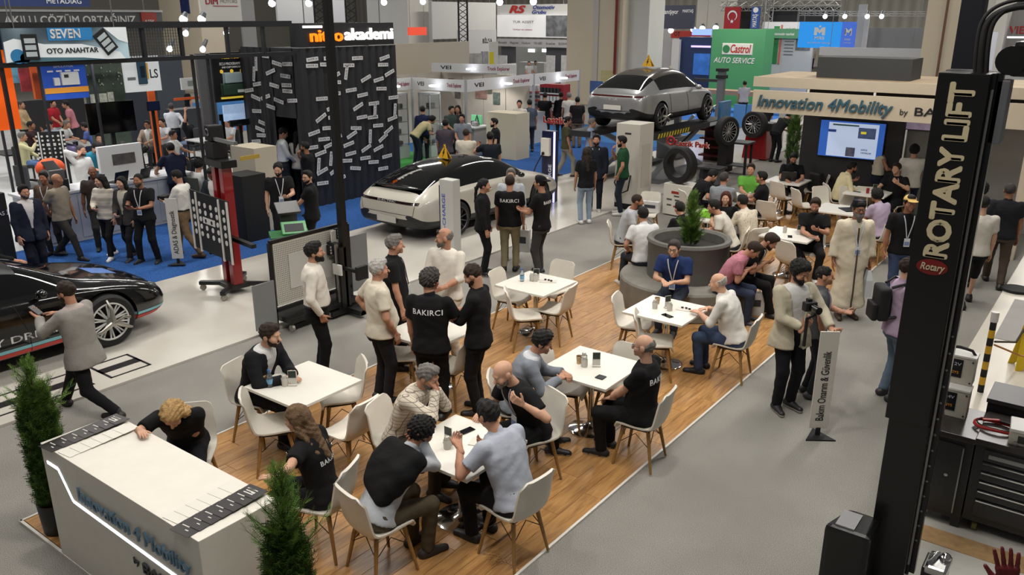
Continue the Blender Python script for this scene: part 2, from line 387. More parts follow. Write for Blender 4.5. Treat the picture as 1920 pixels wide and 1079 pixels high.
 def add_torso(S,infl,t0,t1,k=.0,flare=0.,op='u'):
  a,b=spine(t0),spine(t1);m=.26*s*fat+belly+infl+max(0,-t0*flare*2);S.add(torso_f(infl,t0,t1,flare),np.minimum(a,b)-m,np.maximum(a,b)+m,k,op)
  # ---- body: one continuous skin surface, finer at head and hands
 skm=mat('skin',SKIN.get(skin,skin),.55,noise=.08,nscale=18,spec=.35)
 B=Shape();add_torso(B,-.02,-.06*s,.49*s)
 for i in range(2):
  B.cap(sho[i],el[i],.048*s,.041*s,.02);B.cap(el[i],el[i]*.6+wr[i]*.4,.040*s,.041*s,.015);B.cap(el[i]*.6+wr[i]*.4,wr[i],.041*s,.027*s,.015)
  B.cap(hips[i],kn[i],.07*s,.05*s,.03);B.cap(kn[i],ank[i],.048*s,.032*s,.02)
 B.cap(spine(.5*s),hd(0,-.02,-.03),.058*s,.052*s,.03)
 parts=[nets(B,.02 if near else .03)]
 Hd=Shape();hr=hs
 Hd.ell(hd(0,-.012,.03),np.array([.077,.097,.09])*hr,HM);Hd.ell(hd(0,.022,-.045),np.array([.06+.02*(fat-1),.066,.068])*hr,HM,.035)
 Hd.cap(hd(0,.087,.002),hd(0,.112,-.032),.009*hr,.0155*hr,.014);Hd.cap(hd(-.034,.083,.021),hd(.034,.083,.021),.0105*hr,None,.02)
 Hd.cap(hd(-.018,.09,-.063),hd(.018,.09,-.063),.0085*hr,None,.012);Hd.ell(hd(0,.076,-.094),np.array([.024,.02,.018])*hr,HM,.025)
 for sd in(1,-1):
  Hd.ell(hd(sd*.032,.099,.004),np.array([.015,.012,.010])*hr,HM,.012,'s');Hd.ell(hd(sd*.08,-.012,-.008),np.array([.012,.026,.034])*hr,HM,.008)
  Hd.ell(hd(sd*.045,.062,-.03),np.array([.022,.022,.022])*hr,HM,.03)
 Hd.cap(NB-up2*.02,hd(0,-.022,-.06),.06*s,.053*s,.035)
 parts.append(nets(Hd,rh));HDf=Hd
 hands=[]
 for i in range(2):
  W=wr[i];d,n=hand[i];d=nrm(d);n=nrm(n-d*float(n@d));t=np.cross(d,n)*(1 if i==0 else-1);q=s*(.92 if fem else 1.03)
  Hh=Shape();Hh.cap(W-d*.05,W+d*.01,.028*s,.026*s,.01)
  A_=(R_,L_)[i];A_=A_ if isinstance(A_,str)else A_[-1];c0=.1 if A_=='open' else .28 if A_ in('open','table','type','reach','down','hang')else .75
  for j,(u,l)in enumerate(((.031,.072),(.0105,.08),(-.0105,.075),(-.031,.06))):
   kp=W+(d*.086+t*u)*q;Hh.cap(W+(d*.012+t*u*.6)*q,kp,.0145*q,.0125*q,.008);dd=d;p0=kp
   for m_,(fr,an)in enumerate(((.45,.5),(.32,.9),(.25,.6))):
    a=an*c0*(1+.12*j);dd=nrm(dd*math.cos(a)+np.cross(np.cross(dd,n),dd)*math.sin(a));dd=nrm(dd+t*u*(5 if A_=='open' else .5)*(m_==0))
    p1=p0+dd*l*fr*q;Hh.cap(p0,p1,(.0092-.0006*m_)*q,(.0086-.0007*m_)*q,.003);p0=p1
  b0=W+(d*.022+t*.024)*q;d1=nrm(t*.72+d*.68+n*.3);p1=b0+d1*.045*q;d2=nrm(d1*.8+d*.45+n*.2*c0);Hh.cap(b0,p1,.0125*q,.0105*q,.008);Hh.cap(p1,p1+d2*.034*q,.0102*q,.0085*q,.004)
  parts.append(nets(Hh,.0055 if near else .008));hands.append(W+d*.10*q+n*.03)
 if glove:mesh_np('glove',parts[-2:],[mat('glove',glove,.45,noise=.2,nscale=30)],root);parts=parts[:-2]
 mesh_np('body',parts,[skm],root)
 # ---- eyes, brows
 if dist<15:
  e=MB()
  for sd in(1,-1):e.sphere(tuple(hd(sd*.031,.077,.004)),.0135*hr,8,0);e.sphere(tuple(hd(sd*.031,.0865,.004)),.0062*hr,6,1)
  e.build('eyes',[mat('eye_white','cfc8c0',.3),mat('eye_dark','1a100a',.2)],root,smooth=60)
  # ---- hair
 hm=mat('hair',HAIRC.get(hc,hc),.6,noise=.35,nscale=60,bump=.6,bscale=120,spec=.3)
 Hs=Shape();HMt=HM
 if hair!='bald':
  thick={'short':.012,'stub':.004,'side':.007,'long':.016,'wavy':.02,'bun':.013,'tail':.013,'curly':.026,'thin':.007,'bob':.016}.get(hair,.012)
  Hs.ell(hd(0,-.014,.033),(np.array([.079,.099,.091])+thick)*hr,HM)
  # open the face and the nape
  a=hd(0,.062,.052);Hs.add(lambda p,a=a,n=(HM@nrm(V(0,1,-.55))).astype(np.float32):(p-a)@n,np.zeros(3),np.zeros(3),.012,'i')
  b=hd(0,-.03,-.062 if hair!='side' else-.07);Hs.add(lambda p,b=b,n=(HM@nrm(V(0,.35,-1))).astype(np.float32):(p-b)@n,[0]*3,[0]*3,.01,'i')
  if hair=='side':c=hd(0,-.05,.045);Hs.add(lambda p,c=c,n=(HM@nrm(V(0,.65,1))).astype(np.float32):(p-c)@n,[0]*3,[0]*3,.015,'i')
  if hair in('short','curly','wavy'):Hs.ell(hd(0,.045,.10),np.array([.055,.045,.03+thick*.4])*hr,HM,.025)
  if hair in('long','wavy','bob'):
   lw=.5 if hair!='bob' else .25
   for sd in(1,-1):
    Hs.cap(hd(sd*.07,-.02,.02),hd(sd*.085,-.035,-.11),.032*hr,.03*hr,.03);Hs.cap(hd(sd*.08,-.035,-.1),spine((.40 if hair!='bob' else .5)*s)+SX*sd*.085-fw2*.095,.034*hr,.026*hr,.04)
   Hs.cap(hd(0,-.08,.0),hd(0,-.1,-.12),.06*hr,.06*hr,.03);Hs.cap(hd(0,-.1,-.12),spine((.34 if hair!='bob' else .5)*s)-fw2*.125,.062*hr,.04*hr,.04)
  if hair=='bun':Hs.ell(hd(0,-.125,.03),np.array([.035,.035,.035])*hr,HM,.012)
  if hair=='tail':Hs.cap(hd(0,-.1,.03),hd(0,-.15,-.05),.03*hr,.03*hr,.015);Hs.cap(hd(0,-.15,-.05),spine(.42*s)-fw2*.13,.032*hr,.018*hr,.02)
  hp_=[nets(Hs,rh,curlh if hair in('short','thin','side','stub')and near else .008 if hair in('curly','wavy')else .0045 if hair in('long','bun','tail')else 0,90 if hair!='curly' else 130)]
 else:hp_=[]
 if dist<15:
  Bw=Shape()
  for sd in(1,-1):Bw.cap(hd(sd*.018,.0935,.021),hd(sd*.047,.083,.024),.0052*hr,.004*hr,.005)
  hp_.append(nets(Bw,.006))
 if hp_:mesh_np('hair',hp_,[hm],root)
 if beard:
  Bd=Shape();bt={'s':.006,'m':.012,'f':.02}[beard[0]];bc=HAIRC.get(beard[1:]or hc,'120f0e')
  Bd.ell(hd(0,.022,-.048),(np.array([.061,.067,.07])+bt)*hr,HM);Bd.ell(hd(0,.08,-.097),np.array([.03,.024,.024+bt])*hr,HM,.02)
  if beard[0]=='f':Bd.cap(hd(0,.07,-.1),hd(0,.06,-.17),.045*hr,.03*hr,.03)
  a=hd(0,.05,-.044);Bd.add(lambda p,n=(HM@nrm(V(0,.45,1))).astype(np.float32):(p-a)@n,[0]*3,[0]*3,.008,'i');b_=hd(0,-.005,0);Bd.add(lambda p,n=(HM@V(0,-1,0)).astype(np.float32):(p-b_)@n,[0]*3,[0]*3,.01,'i')
  Bd.cap(hd(-.022,.093,-.052),hd(.022,.093,-.052),.008*hr,None,.008);Bd.ell(hd(0,.103,-.066),np.array([.016,.014,.006])*hr,HM,.006,'s')
  mesh_np('beard',[nets(Bd,rh,.003 if near else 0,110)],[mat('hair',bc,.65,noise=.35,nscale=60,bump=.6,bscale=120,spec=.3)],root)
  # ---- trousers
 lo_cut=ank if not short else[kn[i]*.75+ank[i]*.25 for i in range(2)]
 if shirt!='robe' or True:
  Tr=Shape();infl=.012;add_torso(Tr,infl,-.12*s if not sit else-.1*s,.09*s,.03)
  rt=(1.0 if not fem else .95)*(.6+.4*fat)
  for i in range(2):
   dcut=nrm(lo_cut[i]-kn[i]).astype(np.float32);ce=(lo_cut[i]+dcut*(.005)).astype(np.float32)
   L=Shape();Tr.cap(hips[i]+V(0,0,-.0),kn[i],(.1*rt)*s,.071*s*rt,.035 if True else .0)
   Tr.cap(kn[i],lo_cut[i]+dcut*.03,.07*s*rt,.056*s,.025,cuts=((ce,dcut),))
  mesh_np('trousers',[nets(Tr,rc,.003,45)],[cloth(pants)],root)
  # ---- shoes
 for i in range(2):
  a=ank[i];dirx=nrm(V((a[0]-hips[i][0])*.3+(1 if i==0 else-1)*.18,1,0));gz=ft[i][2];Sh=Shape();heel=V(a[0],a[1],gz+.045)-dirx*.045;toe=V(a[0],a[1],gz+.034)+dirx*.165*s
  pl=(V(0,0,gz),V(0,0,-1));Sh.cap(heel,toe,.047*s,.036*s,.02,cuts=(pl,));Sh.cap(heel+dirx*.02,heel+dirx*.1,.046*s,.043*s,.02,cuts=(pl,));Sh.cap(a+V(0,0,-.03),a+V(0,0,.015),.045*s,.043*s,.025)
  v,q=nets(Sh,.012 if near else .018);sm=mat('shoe',shoe,.5,noise=.1)
  if sole:
   low=v[q].mean(1)[:,2]<gz+.03;mesh_np('shoe',[(v,q[~low]),(v,q[low])],[sm,mat('shoe_sole',sole,.6)],root,[0,1])
  else:mesh_np('shoe',[(v,q)],[sm],root)
  # ---- shirt / jacket / robe
 def sleeves(S,infl,frac_up,frac_lo,k=.03):
  for i in range(2):
   if frac_lo>0:
    S.cap(sho[i],el[i],.057*s+infl,.046*s+infl,k);e2=el[i]+(wr[i]-el[i])*frac_lo;dc=nrm(wr[i]-el[i]).astype(np.float32)
    S.cap(el[i],e2+dc*.03,.045*s+infl,.034*s+infl,.02,cuts=((e2.astype(np.float32),dc),))
   else:
    e2=sho[i]+(el[i]-sho[i])*frac_up;dc=nrm(el[i]-sho[i]).astype(np.float32)
    S.cap(sho[i],e2+dc*.03,.061*s+infl,.056*s+infl,k,cuts=((e2.astype(np.float32),dc),))
 S=Shape();smat=patt or cloth(sc);top=.55*s
 kind=shirt
 if kind in('tee','polo','long','sleeveless','roll'):
  hem=.065*s if tuck else(-.07*s if not sit else-.045*s);add_torso(S,.016 if not tuck else .02,hem,top,.02,.12 if not tuck else 0)
  if kind=='sleeveless':sleeves(S,-.006,.08,0)
  elif kind=='long':sleeves(S,.008,1,.97)
  elif kind=='roll':sleeves(S,.009,1,.25)
  else:sleeves(S,.012,.68,0)
  if kind in('polo','long','roll'):S.cap(spine(.53*s),spine(.565*s)+fw2*.005,.066*s,.062*s,.02)
 elif kind in('jacket','open'):
 # the shirt underneath, then the jacket cut open in front
  I=Shape();add_torso(I,.014,.06*s,top,.02);I.cap(spine(.53*s),spine(.57*s)+fw2*.006,.066*s,.060*s,.02);mesh_np('shirt',[nets(I,rc)],[cloth(inner or 'd8d4cc')],root)
  hem=-.15*s if not sit else-.06*s;add_torso(S,.032,hem,.53*s,.02,.18);sleeves(S,.016,1,.93)
  w0=.035 if kind=='jacket' else .06
  def wedge(p):
   q=p-PEL.astype(np.float32);t=q@T;x=np.abs(q@SX);y=q@FWD
   w=w0*.35+np.clip((t-.12*s)/(.4*s),0,1)*.075*s+(.03 if kind=='open' else 0)
   return np.maximum(x-w,-(y-.01))
  S.add(wedge,*[np.array(PEL)+sg*.8 for sg in(-1,1)],.008,'s')
 elif kind=='robe':
  add_torso(S,.022,-.1*s,top,.03)
  S.cap(PEL+V(0,0,.1),V(0,.02,.45),.18*s,.2*s,.1,cuts=((V(0,0,.2),V(0,0,-1)),));S.cap(V(.05,.02,.5),V(.07,.02,.25),.16,.2,.05,cuts=((V(0,0,.2),V(0,0,-1)),));S.cap(V(-.05,.02,.5),V(-.07,.02,.25),.16,.2,.05,cuts=((V(0,0,.2),V(0,0,-1)),))
  for i in range(2):
   e2=el[i]+(wr[i]-el[i])*.8;dc=nrm(wr[i]-el[i]).astype(np.float32);S.cap(sho[i],el[i],.066,.066,.03);S.cap(el[i],e2+dc*.05,.064,.085,.03,cuts=((e2.astype(np.float32),dc),))
 sname={'jacket':'jacket','open':'overshirt','robe':'robe'}.get(kind,'shirt')
 ns=nets(S,rc,.0032 if kind!='robe' else .004,34)
 so=mesh_np(sname,[ns],[smat],root)
 def surf(x,z,back=False,off=.006,S=S):
  """project points given in the figure's x-z plane onto the clothes, from the front or the back"""
  x=np.asarray(x,np.float32);z=np.asarray(z,np.float32);dr=-1. if back else 1.;y=np.full(x.shape,.75*dr,np.float32)
  for _ in range(26):
   p=np.stack([x,y,z],-1);d=S.pts(p);y=y-dr*np.clip(d-off,-.02,.12)*.8
  return np.stack([x,y,z],-1)
 if belt or(tuck and kind!='robe'):
  Be=Shape();add_torso(Be,.0225+.003,.055*s,.09*s);mesh_np('belt',[nets(Be,.014)],[mat('belt',belt or '16120f',.5)],root)
 cz=float(spine(.42*s)[2])
 if lanyard:
  col=mat('ribbon',lanyard,.6);x0=.075*s;n_=9;tt=np.linspace(0,1,n_);zt=float(spine(.53*s)[2]);zb=zt-.33*s*max(.5,math.cos(le));m=MB()
  for sd in(1,-1):
   p=surf(sd*x0*(1-tt)+sd*.008*tt,zt+(zb-zt)*tt,off=.012);m.tube([tuple(a)for a in p],.006 if near else .008,5)
  m.build('lanyard',col,root,smooth=60);yb=float(p[-1][1])+.012;bd=MB();bd.box((0,yb,zb-.07),(.085,.006,.13));bd.box((0,yb+.004,zb-.085),(.07,.003,.06),1);bd.build('name_badge',[mat('badge','d9d9dc',.4),mat('badge_print','7d8fb5',.5)],root)
 if txt:
  body,side,size,dx,dz=txt[:5];dz*=s;bk=side=='b';me=text_mesh(body,size,0,0,.012,'CENTER',2,1.1).copy();n_=len(me.vertices);co=np.zeros(n_*3,np.float32);me.vertices.foreach_get('co',co);co=co.reshape(-1,3)
  tx=co[:,0].copy();cw=(tx.max()-tx.min());tx=(tx-tx.mean())*1.;zc=float(spine(dz)[2]);xs=(-tx if bk is False else tx)+dx;x_=xs;z_=zc+co[:,1]*max(.55,math.cos(le+cu))+np.abs(x_)*0
  p=surf(x_,z_,bk,.007);me.vertices.foreach_set('co',p.astype(np.float32).ravel());me.materials.clear();me.materials.append(mat('print_white','e8e8e8',.6));me.update();link('lettering',me,root)
 if glasses:
  g=MB();gm=mat('spectacle_frame','15120f',.3)
  gz=.004 if glasses!='top' else .085;gy=.104 if glasses!='top' else .075
  for sd in(1,-1):
   g.tube([tuple(hd(sd*.033+.022*math.cos(a),gy,gz+.016*math.sin(a)))for a in np.linspace(0,2*math.pi,11)[:-1]],.0028,5,closed=True);g.tube([tuple(hd(sd*.054,gy-.006,gz+.004)),tuple(hd(sd*.08,gy-.05,gz+.008)),tuple(hd(sd*.082,-.02,gz+.004))],.0024,4)
   if glasses in('sun','top'):g.sphere(tuple(hd(sd*.033,gy,gz)),.018,8)
  g.tube([tuple(hd(-.012,gy,gz+.004)),tuple(hd(.012,gy,gz+.004))],.0026,4);g.build('glasses',gm,root,smooth=60)
 if cap:
  ccol,kind_=cap;c=Shape()
  if kind_=='fez':
   m=MB();pr_=[(.098,.035),(.098,.05),(.09,.125),(.086,.13),(.02,.132)];m.lathe([(r,z)for r,z in pr_],n=20);o_=m.build('cap',cloth(ccol),root,smooth=40);o_.matrix_local=Matrix.Translation(Vector(hd(0,-.012,0)))@Matrix([list(r)for r in HM]).to_4x4()
  else:
   c.ell(hd(0,-.012,.04),np.array([.093,.112,.095])*hr,HM);a5=hd(0,.03,.05);c.add(lambda p,n=(HM@nrm(V(0,.2,-1))).astype(np.float32):(p-a5)@n,[0]*3,[0]*3,.006,'i')
   sg=-1 if kind_=='back' else 1;c.ell(hd(0,sg*.12,.05),np.array([.075,.085,.012])*hr,HM,.015);mesh_np('cap',[nets(c,.009)],[cloth(ccol)],root)
 root['_h']=0;del root['_h']
 return dict(root=root,hands=hands,wr=wr,hd=hd,HM=HM,spine=spine,s=s,surf=surf,az=az,at=at,PEL=PEL)
def W_(pr,p):
 """a point of a figure's own frame in the world"""
 a=face_az(pr['az']);c,s_=math.cos(a),math.sin(a);return Vector((pr['at'][0]+p[0]*c-p[1]*s_,pr['at'][1]+p[0]*s_+p[1]*c,p[2]))
def HG(px,ytop,h=1.74):
 """ground point under a standing head whose crown is seen at (px, ytop)"""
 p=P(px,ytop,h);return(float(p[0]),float(p[1]))
def G(px,py,z=0.):
 p=P(px,py,z);return(float(p[0]),float(p[1]))
def HT(px,ytop,h=0):return('h',px,ytop)
# ---------------------------------------------------------------- the setting: floors, deck, columns, hall walls
def struct(name,mb,m,label=None,**k):
 o=mb.build(name,m,**k);o['kind']='structure'
 if label:o['label']=label
 return o
def carpet_mat(name,c1,c2,sc=260,rough=.95):
 m,nt,b,N,L=nodes_mat(name);tc=N('ShaderNodeTexCoord');n=N('ShaderNodeTexNoise');n.inputs['Scale'].default_value=sc;n.inputs['Detail'].default_value=2
 n2=N('ShaderNodeTexNoise');n2.inputs['Scale'].default_value=.8;n2.inputs['Detail'].default_value=3;r=N('ShaderNodeValToRGB');L(tc.outputs['Object'],n.inputs['Vector']);L(tc.outputs['Object'],n2.inputs['Vector'])
 r.color_ramp.elements[0].position=.32;r.color_ramp.elements[1].position=.68;r.color_ramp.elements[0].color=lin(c1);r.color_ramp.elements[1].color=lin(c2);L(n.outputs['Fac'],r.inputs['Fac'])
 mx=N('ShaderNodeMixRGB');mx.blend_type='MULTIPLY';mr=N('ShaderNodeMapRange');mr.inputs['From Min'].default_value=.3;mr.inputs['From Max'].default_value=.7;mr.inputs['To Min'].default_value=.80;mr.inputs['To Max'].default_value=1.06
 L(n2.outputs['Fac'],mr.inputs['Value']);L(r.outputs[0],mx.inputs[1]);L(mr.outputs[0],mx.inputs[2]);mx.inputs[0].default_value=1;L(mx.outputs[0],b.inputs['Base Color']);b.inputs['Roughness'].default_value=rough;b.inputs['Specular IOR Level'].default_value=.2
 bp=N('ShaderNodeBump');bp.inputs['Strength'].default_value=.4;bp.inputs['Distance'].default_value=.004;L(n.outputs['Fac'],bp.inputs['Height']);L(bp.outputs[0],b.inputs['Normal']);return m
struct('floor',MB().b2((-90,-12,-.06),(40,110,0)),carpet_mat('grey_carpet','64615c','a8a59e',165),'mottled grey carpet of the aisles')
gloss,nt,b,N,L=nodes_mat('white_stage');tc=N('ShaderNodeTexCoord');n=N('ShaderNodeTexNoise');n.inputs['Scale'].default_value=1.2;n.inputs['Detail'].default_value=5;r=N('ShaderNodeValToRGB')
r.color_ramp.elements[0].color=lin('b9b3a8');r.color_ramp.elements[1].color=lin('d2cec6');L(tc.outputs['Object'],n.inputs['Vector']);L(n.outputs['Fac'],r.inputs['Fac']);L(r.outputs[0],b.inputs['Base Color']);b.inputs['Roughness'].default_value=.16
struct('trim_1',MB().b2((-12.95,-6,-.01),(-9.5,40,.03)),gloss,'low white glossy display stage',bevel=.004)
struct('trim_2',MB().b2((-16.95,-6,-.02),(-12.95,26,.012)),carpet_mat('blue_carpet','1b3d74','3564a6',60),'bright blue carpet strip')
struct('trim_3',MB().b2((-21,15.9,-.02),(-16.2,20.2,.016)),carpet_mat('green_carpet','2c7a35','4f9c50',60),'green carpet patch')
struct('trim_4',MB().b2((-40,20.2,-.02),(-12.9,30,.01)),carpet_mat('blue_carpet_far','265a94','3f7ab4',60),'blue carpet by the white booth')
struct('trim_5',MB().b2((-42,-8,-.02),(-16.95,15.9,.008)),mat('pale_concrete','b9bab9',.45,noise=.12,nscale=1.5),'pale grey floor of the left booths')
struct('trim_6',MB().b2((-1.32,8.6,-.02),(12,24,.05)),mat('white_platform','cfc8ba',.35,noise=.04,nscale=2),'cream platform of the right stand',bevel=.004)
struct('trim_7',MB().b2((-1.1,12.7,-.02),(6,14.8,.056)),mat('inlay_grey','8b8781',.5,noise=.06,nscale=3),'grey panel let into the cream platform')
struct('trim_8',MB().b2((-1.2,6.0,-.02),(6,8.6,.02)),mat('tile_white','c4c1b8',.4,noise=.04),'white floor under the tool cabinets')
struct('trim_9',MB().b2((-1.25,7.05,.0),(6,7.3,.026)),mat('pale_wood','b79569',.5,noise=.2,nscale=14),'pale wood strip below the tool cabinets')
struct('trim_10',MB().b2((-20,34,-.02),(-10,44,.012)),carpet_mat('blue_carpet_back','2a62b8','4a86d2',60),'blue carpet by the green wall')
struct('trim_11',MB().b2((-21,40,-.02),(-12,41.2,.02)),mat('green_floor','2f7d3c',.6),'green plinth below the green wall')
# oak-look laminate deck, every plank a piece of its own
deck=MB().b2((-7.4,2.49,-.02),(-3.39,20.6,.012));dk=struct('trim_12',deck,mat('deck_base','3a2412',.7),'oak laminate deck under the cafe tables')
wood,nt,b,N,L=nodes_mat('oak_laminate');tc=N('ShaderNodeTexCoord');oi=N('ShaderNodeObjectInfo');mp=N('ShaderNodeMapping');mp.inputs['Scale'].default_value=(9,.9,1)
ad=N('ShaderNodeVectorMath');ad.operation='ADD';ml=N('ShaderNodeVectorMath');ml.operation='SCALE';ml.inputs['Scale'].default_value=37.0
cx=N('ShaderNodeCombineXYZ');L(oi.outputs['Random'],cx.inputs[0]);L(oi.outputs['Random'],cx.inputs[1]);L(cx.outputs[0],ml.inputs[0]);L(tc.outputs['Object'],mp.inputs['Vector']);L(mp.outputs[0],ad.inputs[0]);L(ml.outputs[0],ad.inputs[1])
n=N('ShaderNodeTexNoise');n.inputs['Scale'].default_value=2.2;n.inputs['Detail'].default_value=6;n.inputs['Distortion'].default_value=1.3;L(ad.outputs[0],n.inputs['Vector'])
r=N('ShaderNodeValToRGB');e=r.color_ramp.elements;e[0].position=.28;e[0].color=lin('8a6038');e[1].position=.72;e[1].color=lin('c2955f');q=e.new(.5);q.color=lin('aa7e4c');L(n.outputs['Fac'],r.inputs['Fac'])
hs=N('ShaderNodeHueSaturation');mr=N('ShaderNodeMapRange');mr.inputs['To Min'].default_value=.9;mr.inputs['To Max'].default_value=1.1;L(oi.outputs['Random'],mr.inputs['Value']);L(mr.outputs[0],hs.inputs['Value']);L(r.outputs[0],hs.inputs['Color']);L(hs.outputs[0],b.inputs['Base Color']);b.inputs['Roughness'].default_value=.36
pw,plen=4.01/20,18.11/14;pb=MB().box((0,0,0),(pw-.0025,plen-.0025,.012));p0_=pb.build('plank',wood,dk,bevel=.0015,seg=1);pm=p0_.data;first=True
for i in range(20):
 for j in range(15):
  y0=2.49+(j-(0,.45,.2,.7,.35)[i%5])*plen;y1=y0+plen;y0,y1=max(y0,2.49),min(y1,20.6)
  if y1-y0<.15:continue
  o=p0_ if first else link('plank',pm,dk);first=False
  o.location=(-7.4+(i+.5)*pw,(y0+y1)/2,.012);o.scale=(1,(y1-y0)/plen,1)
em=mat('edge_white','d6d2ca',.35)
for lo,hi in(((-7.42,2.46,0),(-7.395,20.6,.024)),((-3.395,2.46,0),(-3.37,20.6,.024)),((-7.42,2.455,0),(-3.37,2.48,.024))):MB().b2(lo,hi).build('deck_edge',em,dk)
# printed bars on the white stage (a wordmark laid flat)
fl=MB()
def floorrect(x0,x1,y0,y1,mi=0):fl.b2((x0,y0,.028),(x1,y1,.0325),mi)
for(y0,y1)in((-.9,.2),(.55,1.35),(1.5,2.75),(2.9,4.35),(4.55,5.1)):
 x0,x1=-10.32,-9.72;t=.035
 floorrect(x0,x0+t,y0,y1);floorrect(x1-t,x1,y0,y1);floorrect(x0,x1,y0,y0+t);floorrect(x0,x1,y1-t,y1);floorrect(x0+.22,x1-.22,y0,y1)
tag(fl.build('floor_lettering',mat('floor_print','1c1a1c',.4)),'black outlined block lettering printed on the white stage floor','floor graphic')
# hall columns
colm=mat('column_plaster','c8bda8',.8,noise=.05,nscale=.7);colg=mat('column_pale','cbc9c1',.8,noise=.05,nscale=.7)
def column(name,lo,hi,m,label):o=MB().b2(lo,hi).build(name,m,bevel=.02);tag(o,label,'column');return o
a=P(1065,238);c=P(1212,233)
def yface(px0,px1,y,z0,z1,depth,py=100):
 x0=PY(px0,py,y)[0];x1=PY(px1,py,y)[0];return(x0,y,z0),(x1,y+depth,z1)
E_=37.0
lo,hi=yface(1062,1165,E_,0,9,2.0);c1=MB().b2(lo,hi);o1=c1.build('hall_column',colm,bevel=.02);tag(o1,'broad beige hall column with a red sprinkler pipe, behind the silver car','column')
lo2,hi2=yface(1165,1214,E_+.6,0,9,1.6);tag(MB().b2(lo2,hi2).build('hall_column',colg,bevel=.02),'narrow pale grey hall column right of the red pipe','column')
pp=PY(1157,60,E_);MB().cyl((pp[0],E_-.12,1.6),(pp[0],E_-.12,9),.07).build('sprinkler_pipe',mat('pipe_red','6e1a14',.4),o1,smooth=40)
pp=PY(1118,60,E_);MB().box((pp[0],E_-.03,4.5),(.28,.06,9)).build('cable_duct',mat('duct','b9b4aa',.6),o1)
pq=PY(1140,140,E_);MB().box((pq[0],E_-.03,pq[2]-.1),(.75,.05,.6)).build('notice_panel',mat('notice','b8b080',.6,noise=.2,nscale=30),o1)
for(px0,px1,y,m,lab)in((1304,1360,52,colg,'pale hall column between the dark banner and the red flag'),(1732,1806,24,colm,'tan hall column right of the grey roof box, behind the lift'),(1812,1842,30,colg,'pale grey hall column behind the thick black hoses'),(1842,1884,33,colg,'grey hall column left of the red lettering'),(690,766,33,colg,'grey concrete column above the black plate wall'),(304,378,29,colm,'beige hall column with a small blue poster, above the left booths')):
 lo,hi=yface(px0,px1,y,0,10,1.6,60);o=MB().b2(lo,hi).build('hall_column',m,bevel=.02);tag(o,lab,'column')
 if px0==304:
  q0=PY(338,0,y);q1=PY(357,25,y);MB().b2((q0[0],y-.04,q1[2]),(q1[0],y-.005,q0[2]+.4)).build('poster',mat('poster_navy','1d2a5c',.5,noise=.4,nscale=6),o)
 if px0==1732:qq=PY(1770,60,y);MB().cyl((qq[0],y-.06,0),(qq[0],y-.06,10),.03).build('conduit',mat('conduit','6a4a3a',.5),o)
 # hall walls
wl,nt,b,N,L=nodes_mat('hall_cladding');tc=N('ShaderNodeTexCoord');w=N('ShaderNodeTexWave');w.inputs['Scale'].default_value=.35;r=N('ShaderNodeValToRGB');r.color_ramp.elements[0].color=lin('b9b5aa');r.color_ramp.elements[1].color=lin('d2cec4');L(tc.outputs['Object'],w.inputs['Vector']);L(w.outputs['Fac'],r.inputs['Fac']);L(r.outputs[0],b.inputs['Base Color']);b.inputs['Roughness'].default_value=.8
struct('wall_far',MB().b2((-90,78,0),(40,78.4,12)),wl);struct('wall_left',MB().b2((-90.4,-12,0),(-90,78,12)),wl)
# ---------------------------------------------------------------- chairs and tables
SHELL=mat('chair_shell','d8d2c6',.4,noise=.03);LEGW=mat('chair_leg_wood','94703f',.5,noise=.2,nscale=30);WIRE=mat('black_wire','141414',.4)
def make_chair():
 t=thing('cafe_chair','white moulded cafe chair','chair')
 prof=[(.225,.405),(.222,.432),(.20,.452),(.12,.452),(.02,.445),(-.08,.444),(-.145,.455),(-.185,.485),(-.208,.54),(-.222,.61),(-.237,.69),(-.252,.77),(-.262,.82),(-.268,.848)]
 wid=[.18,.205,.215,.222,.226,.228,.226,.224,.221,.218,.214,.208,.196,.155]
 n=9;top=[];bot=[]
 for i,((y,z),w)in enumerate(zip(prof,wid)):
  a=prof[max(i-1,0)];b=prof[min(i+1,len(prof)-1)];d=Vector((0,b[0]-a[0],b[1]-a[1])).normalized();nn=Vector((0,d.z,-d.y));
  if nn.z<0 and i<5:nn=-nn
  if i>=5:nn=Vector((0,abs(d.z),abs(d.y)))
  ra=[];rb=[]
  for k in range(n):
   u=-1+2*k/(n-1);c=abs(u)**2.6;lift=.034*c*(1 if 1<i<12 else .3);p=Vector((u*w,y,z))+nn*lift;th=.026 if abs(u)<.9 else .016
   ra.append(tuple(p));rb.append(tuple(p-nn*th))
  top.append(ra);bot.append(rb[::-1])
 rows=[a+b for a,b in zip(top,bot)];m=MB();m.grid(rows,closed=True);m._add([],[]);k=len(rows[0]);m.f.append(tuple(range(k)));m.m.append(0);m.f.append(tuple(len(m.v)-k+i for i in range(k))[::-1]);m.m.append(0)
 m.build('seat_shell',SHELL,t,smooth=50)
 m=MB();m.box((0,.02,.425),(.33,.30,.02));m.build('seat_bracket',WIRE,t)
 ft=[]
 for sx in(1,-1):
  for sy in(1,-1):
   a=(sx*.145,.02+sy*.13,.425);b=(sx*.215,.02+sy*.205,0);ft.append((a,b));MB().cyl(b,a,.0125,.021,10).build('leg',LEGW,t,smooth=40)
 m=MB();L_=lambda i,f:tuple(Vector(ft[i][0]).lerp(Vector(ft[i][1]),f))
 for i,j in((0,2),(1,3),(0,1),(2,3)):c=tuple((Vector(L_(i,.12))+Vector(L_(j,.12)))/2);m.tube([L_(i,.42),c,L_(j,.42)],.0045,5)
 m.build('brace',WIRE,t);return t
CHAIR0=make_chair();CH_N=[0]
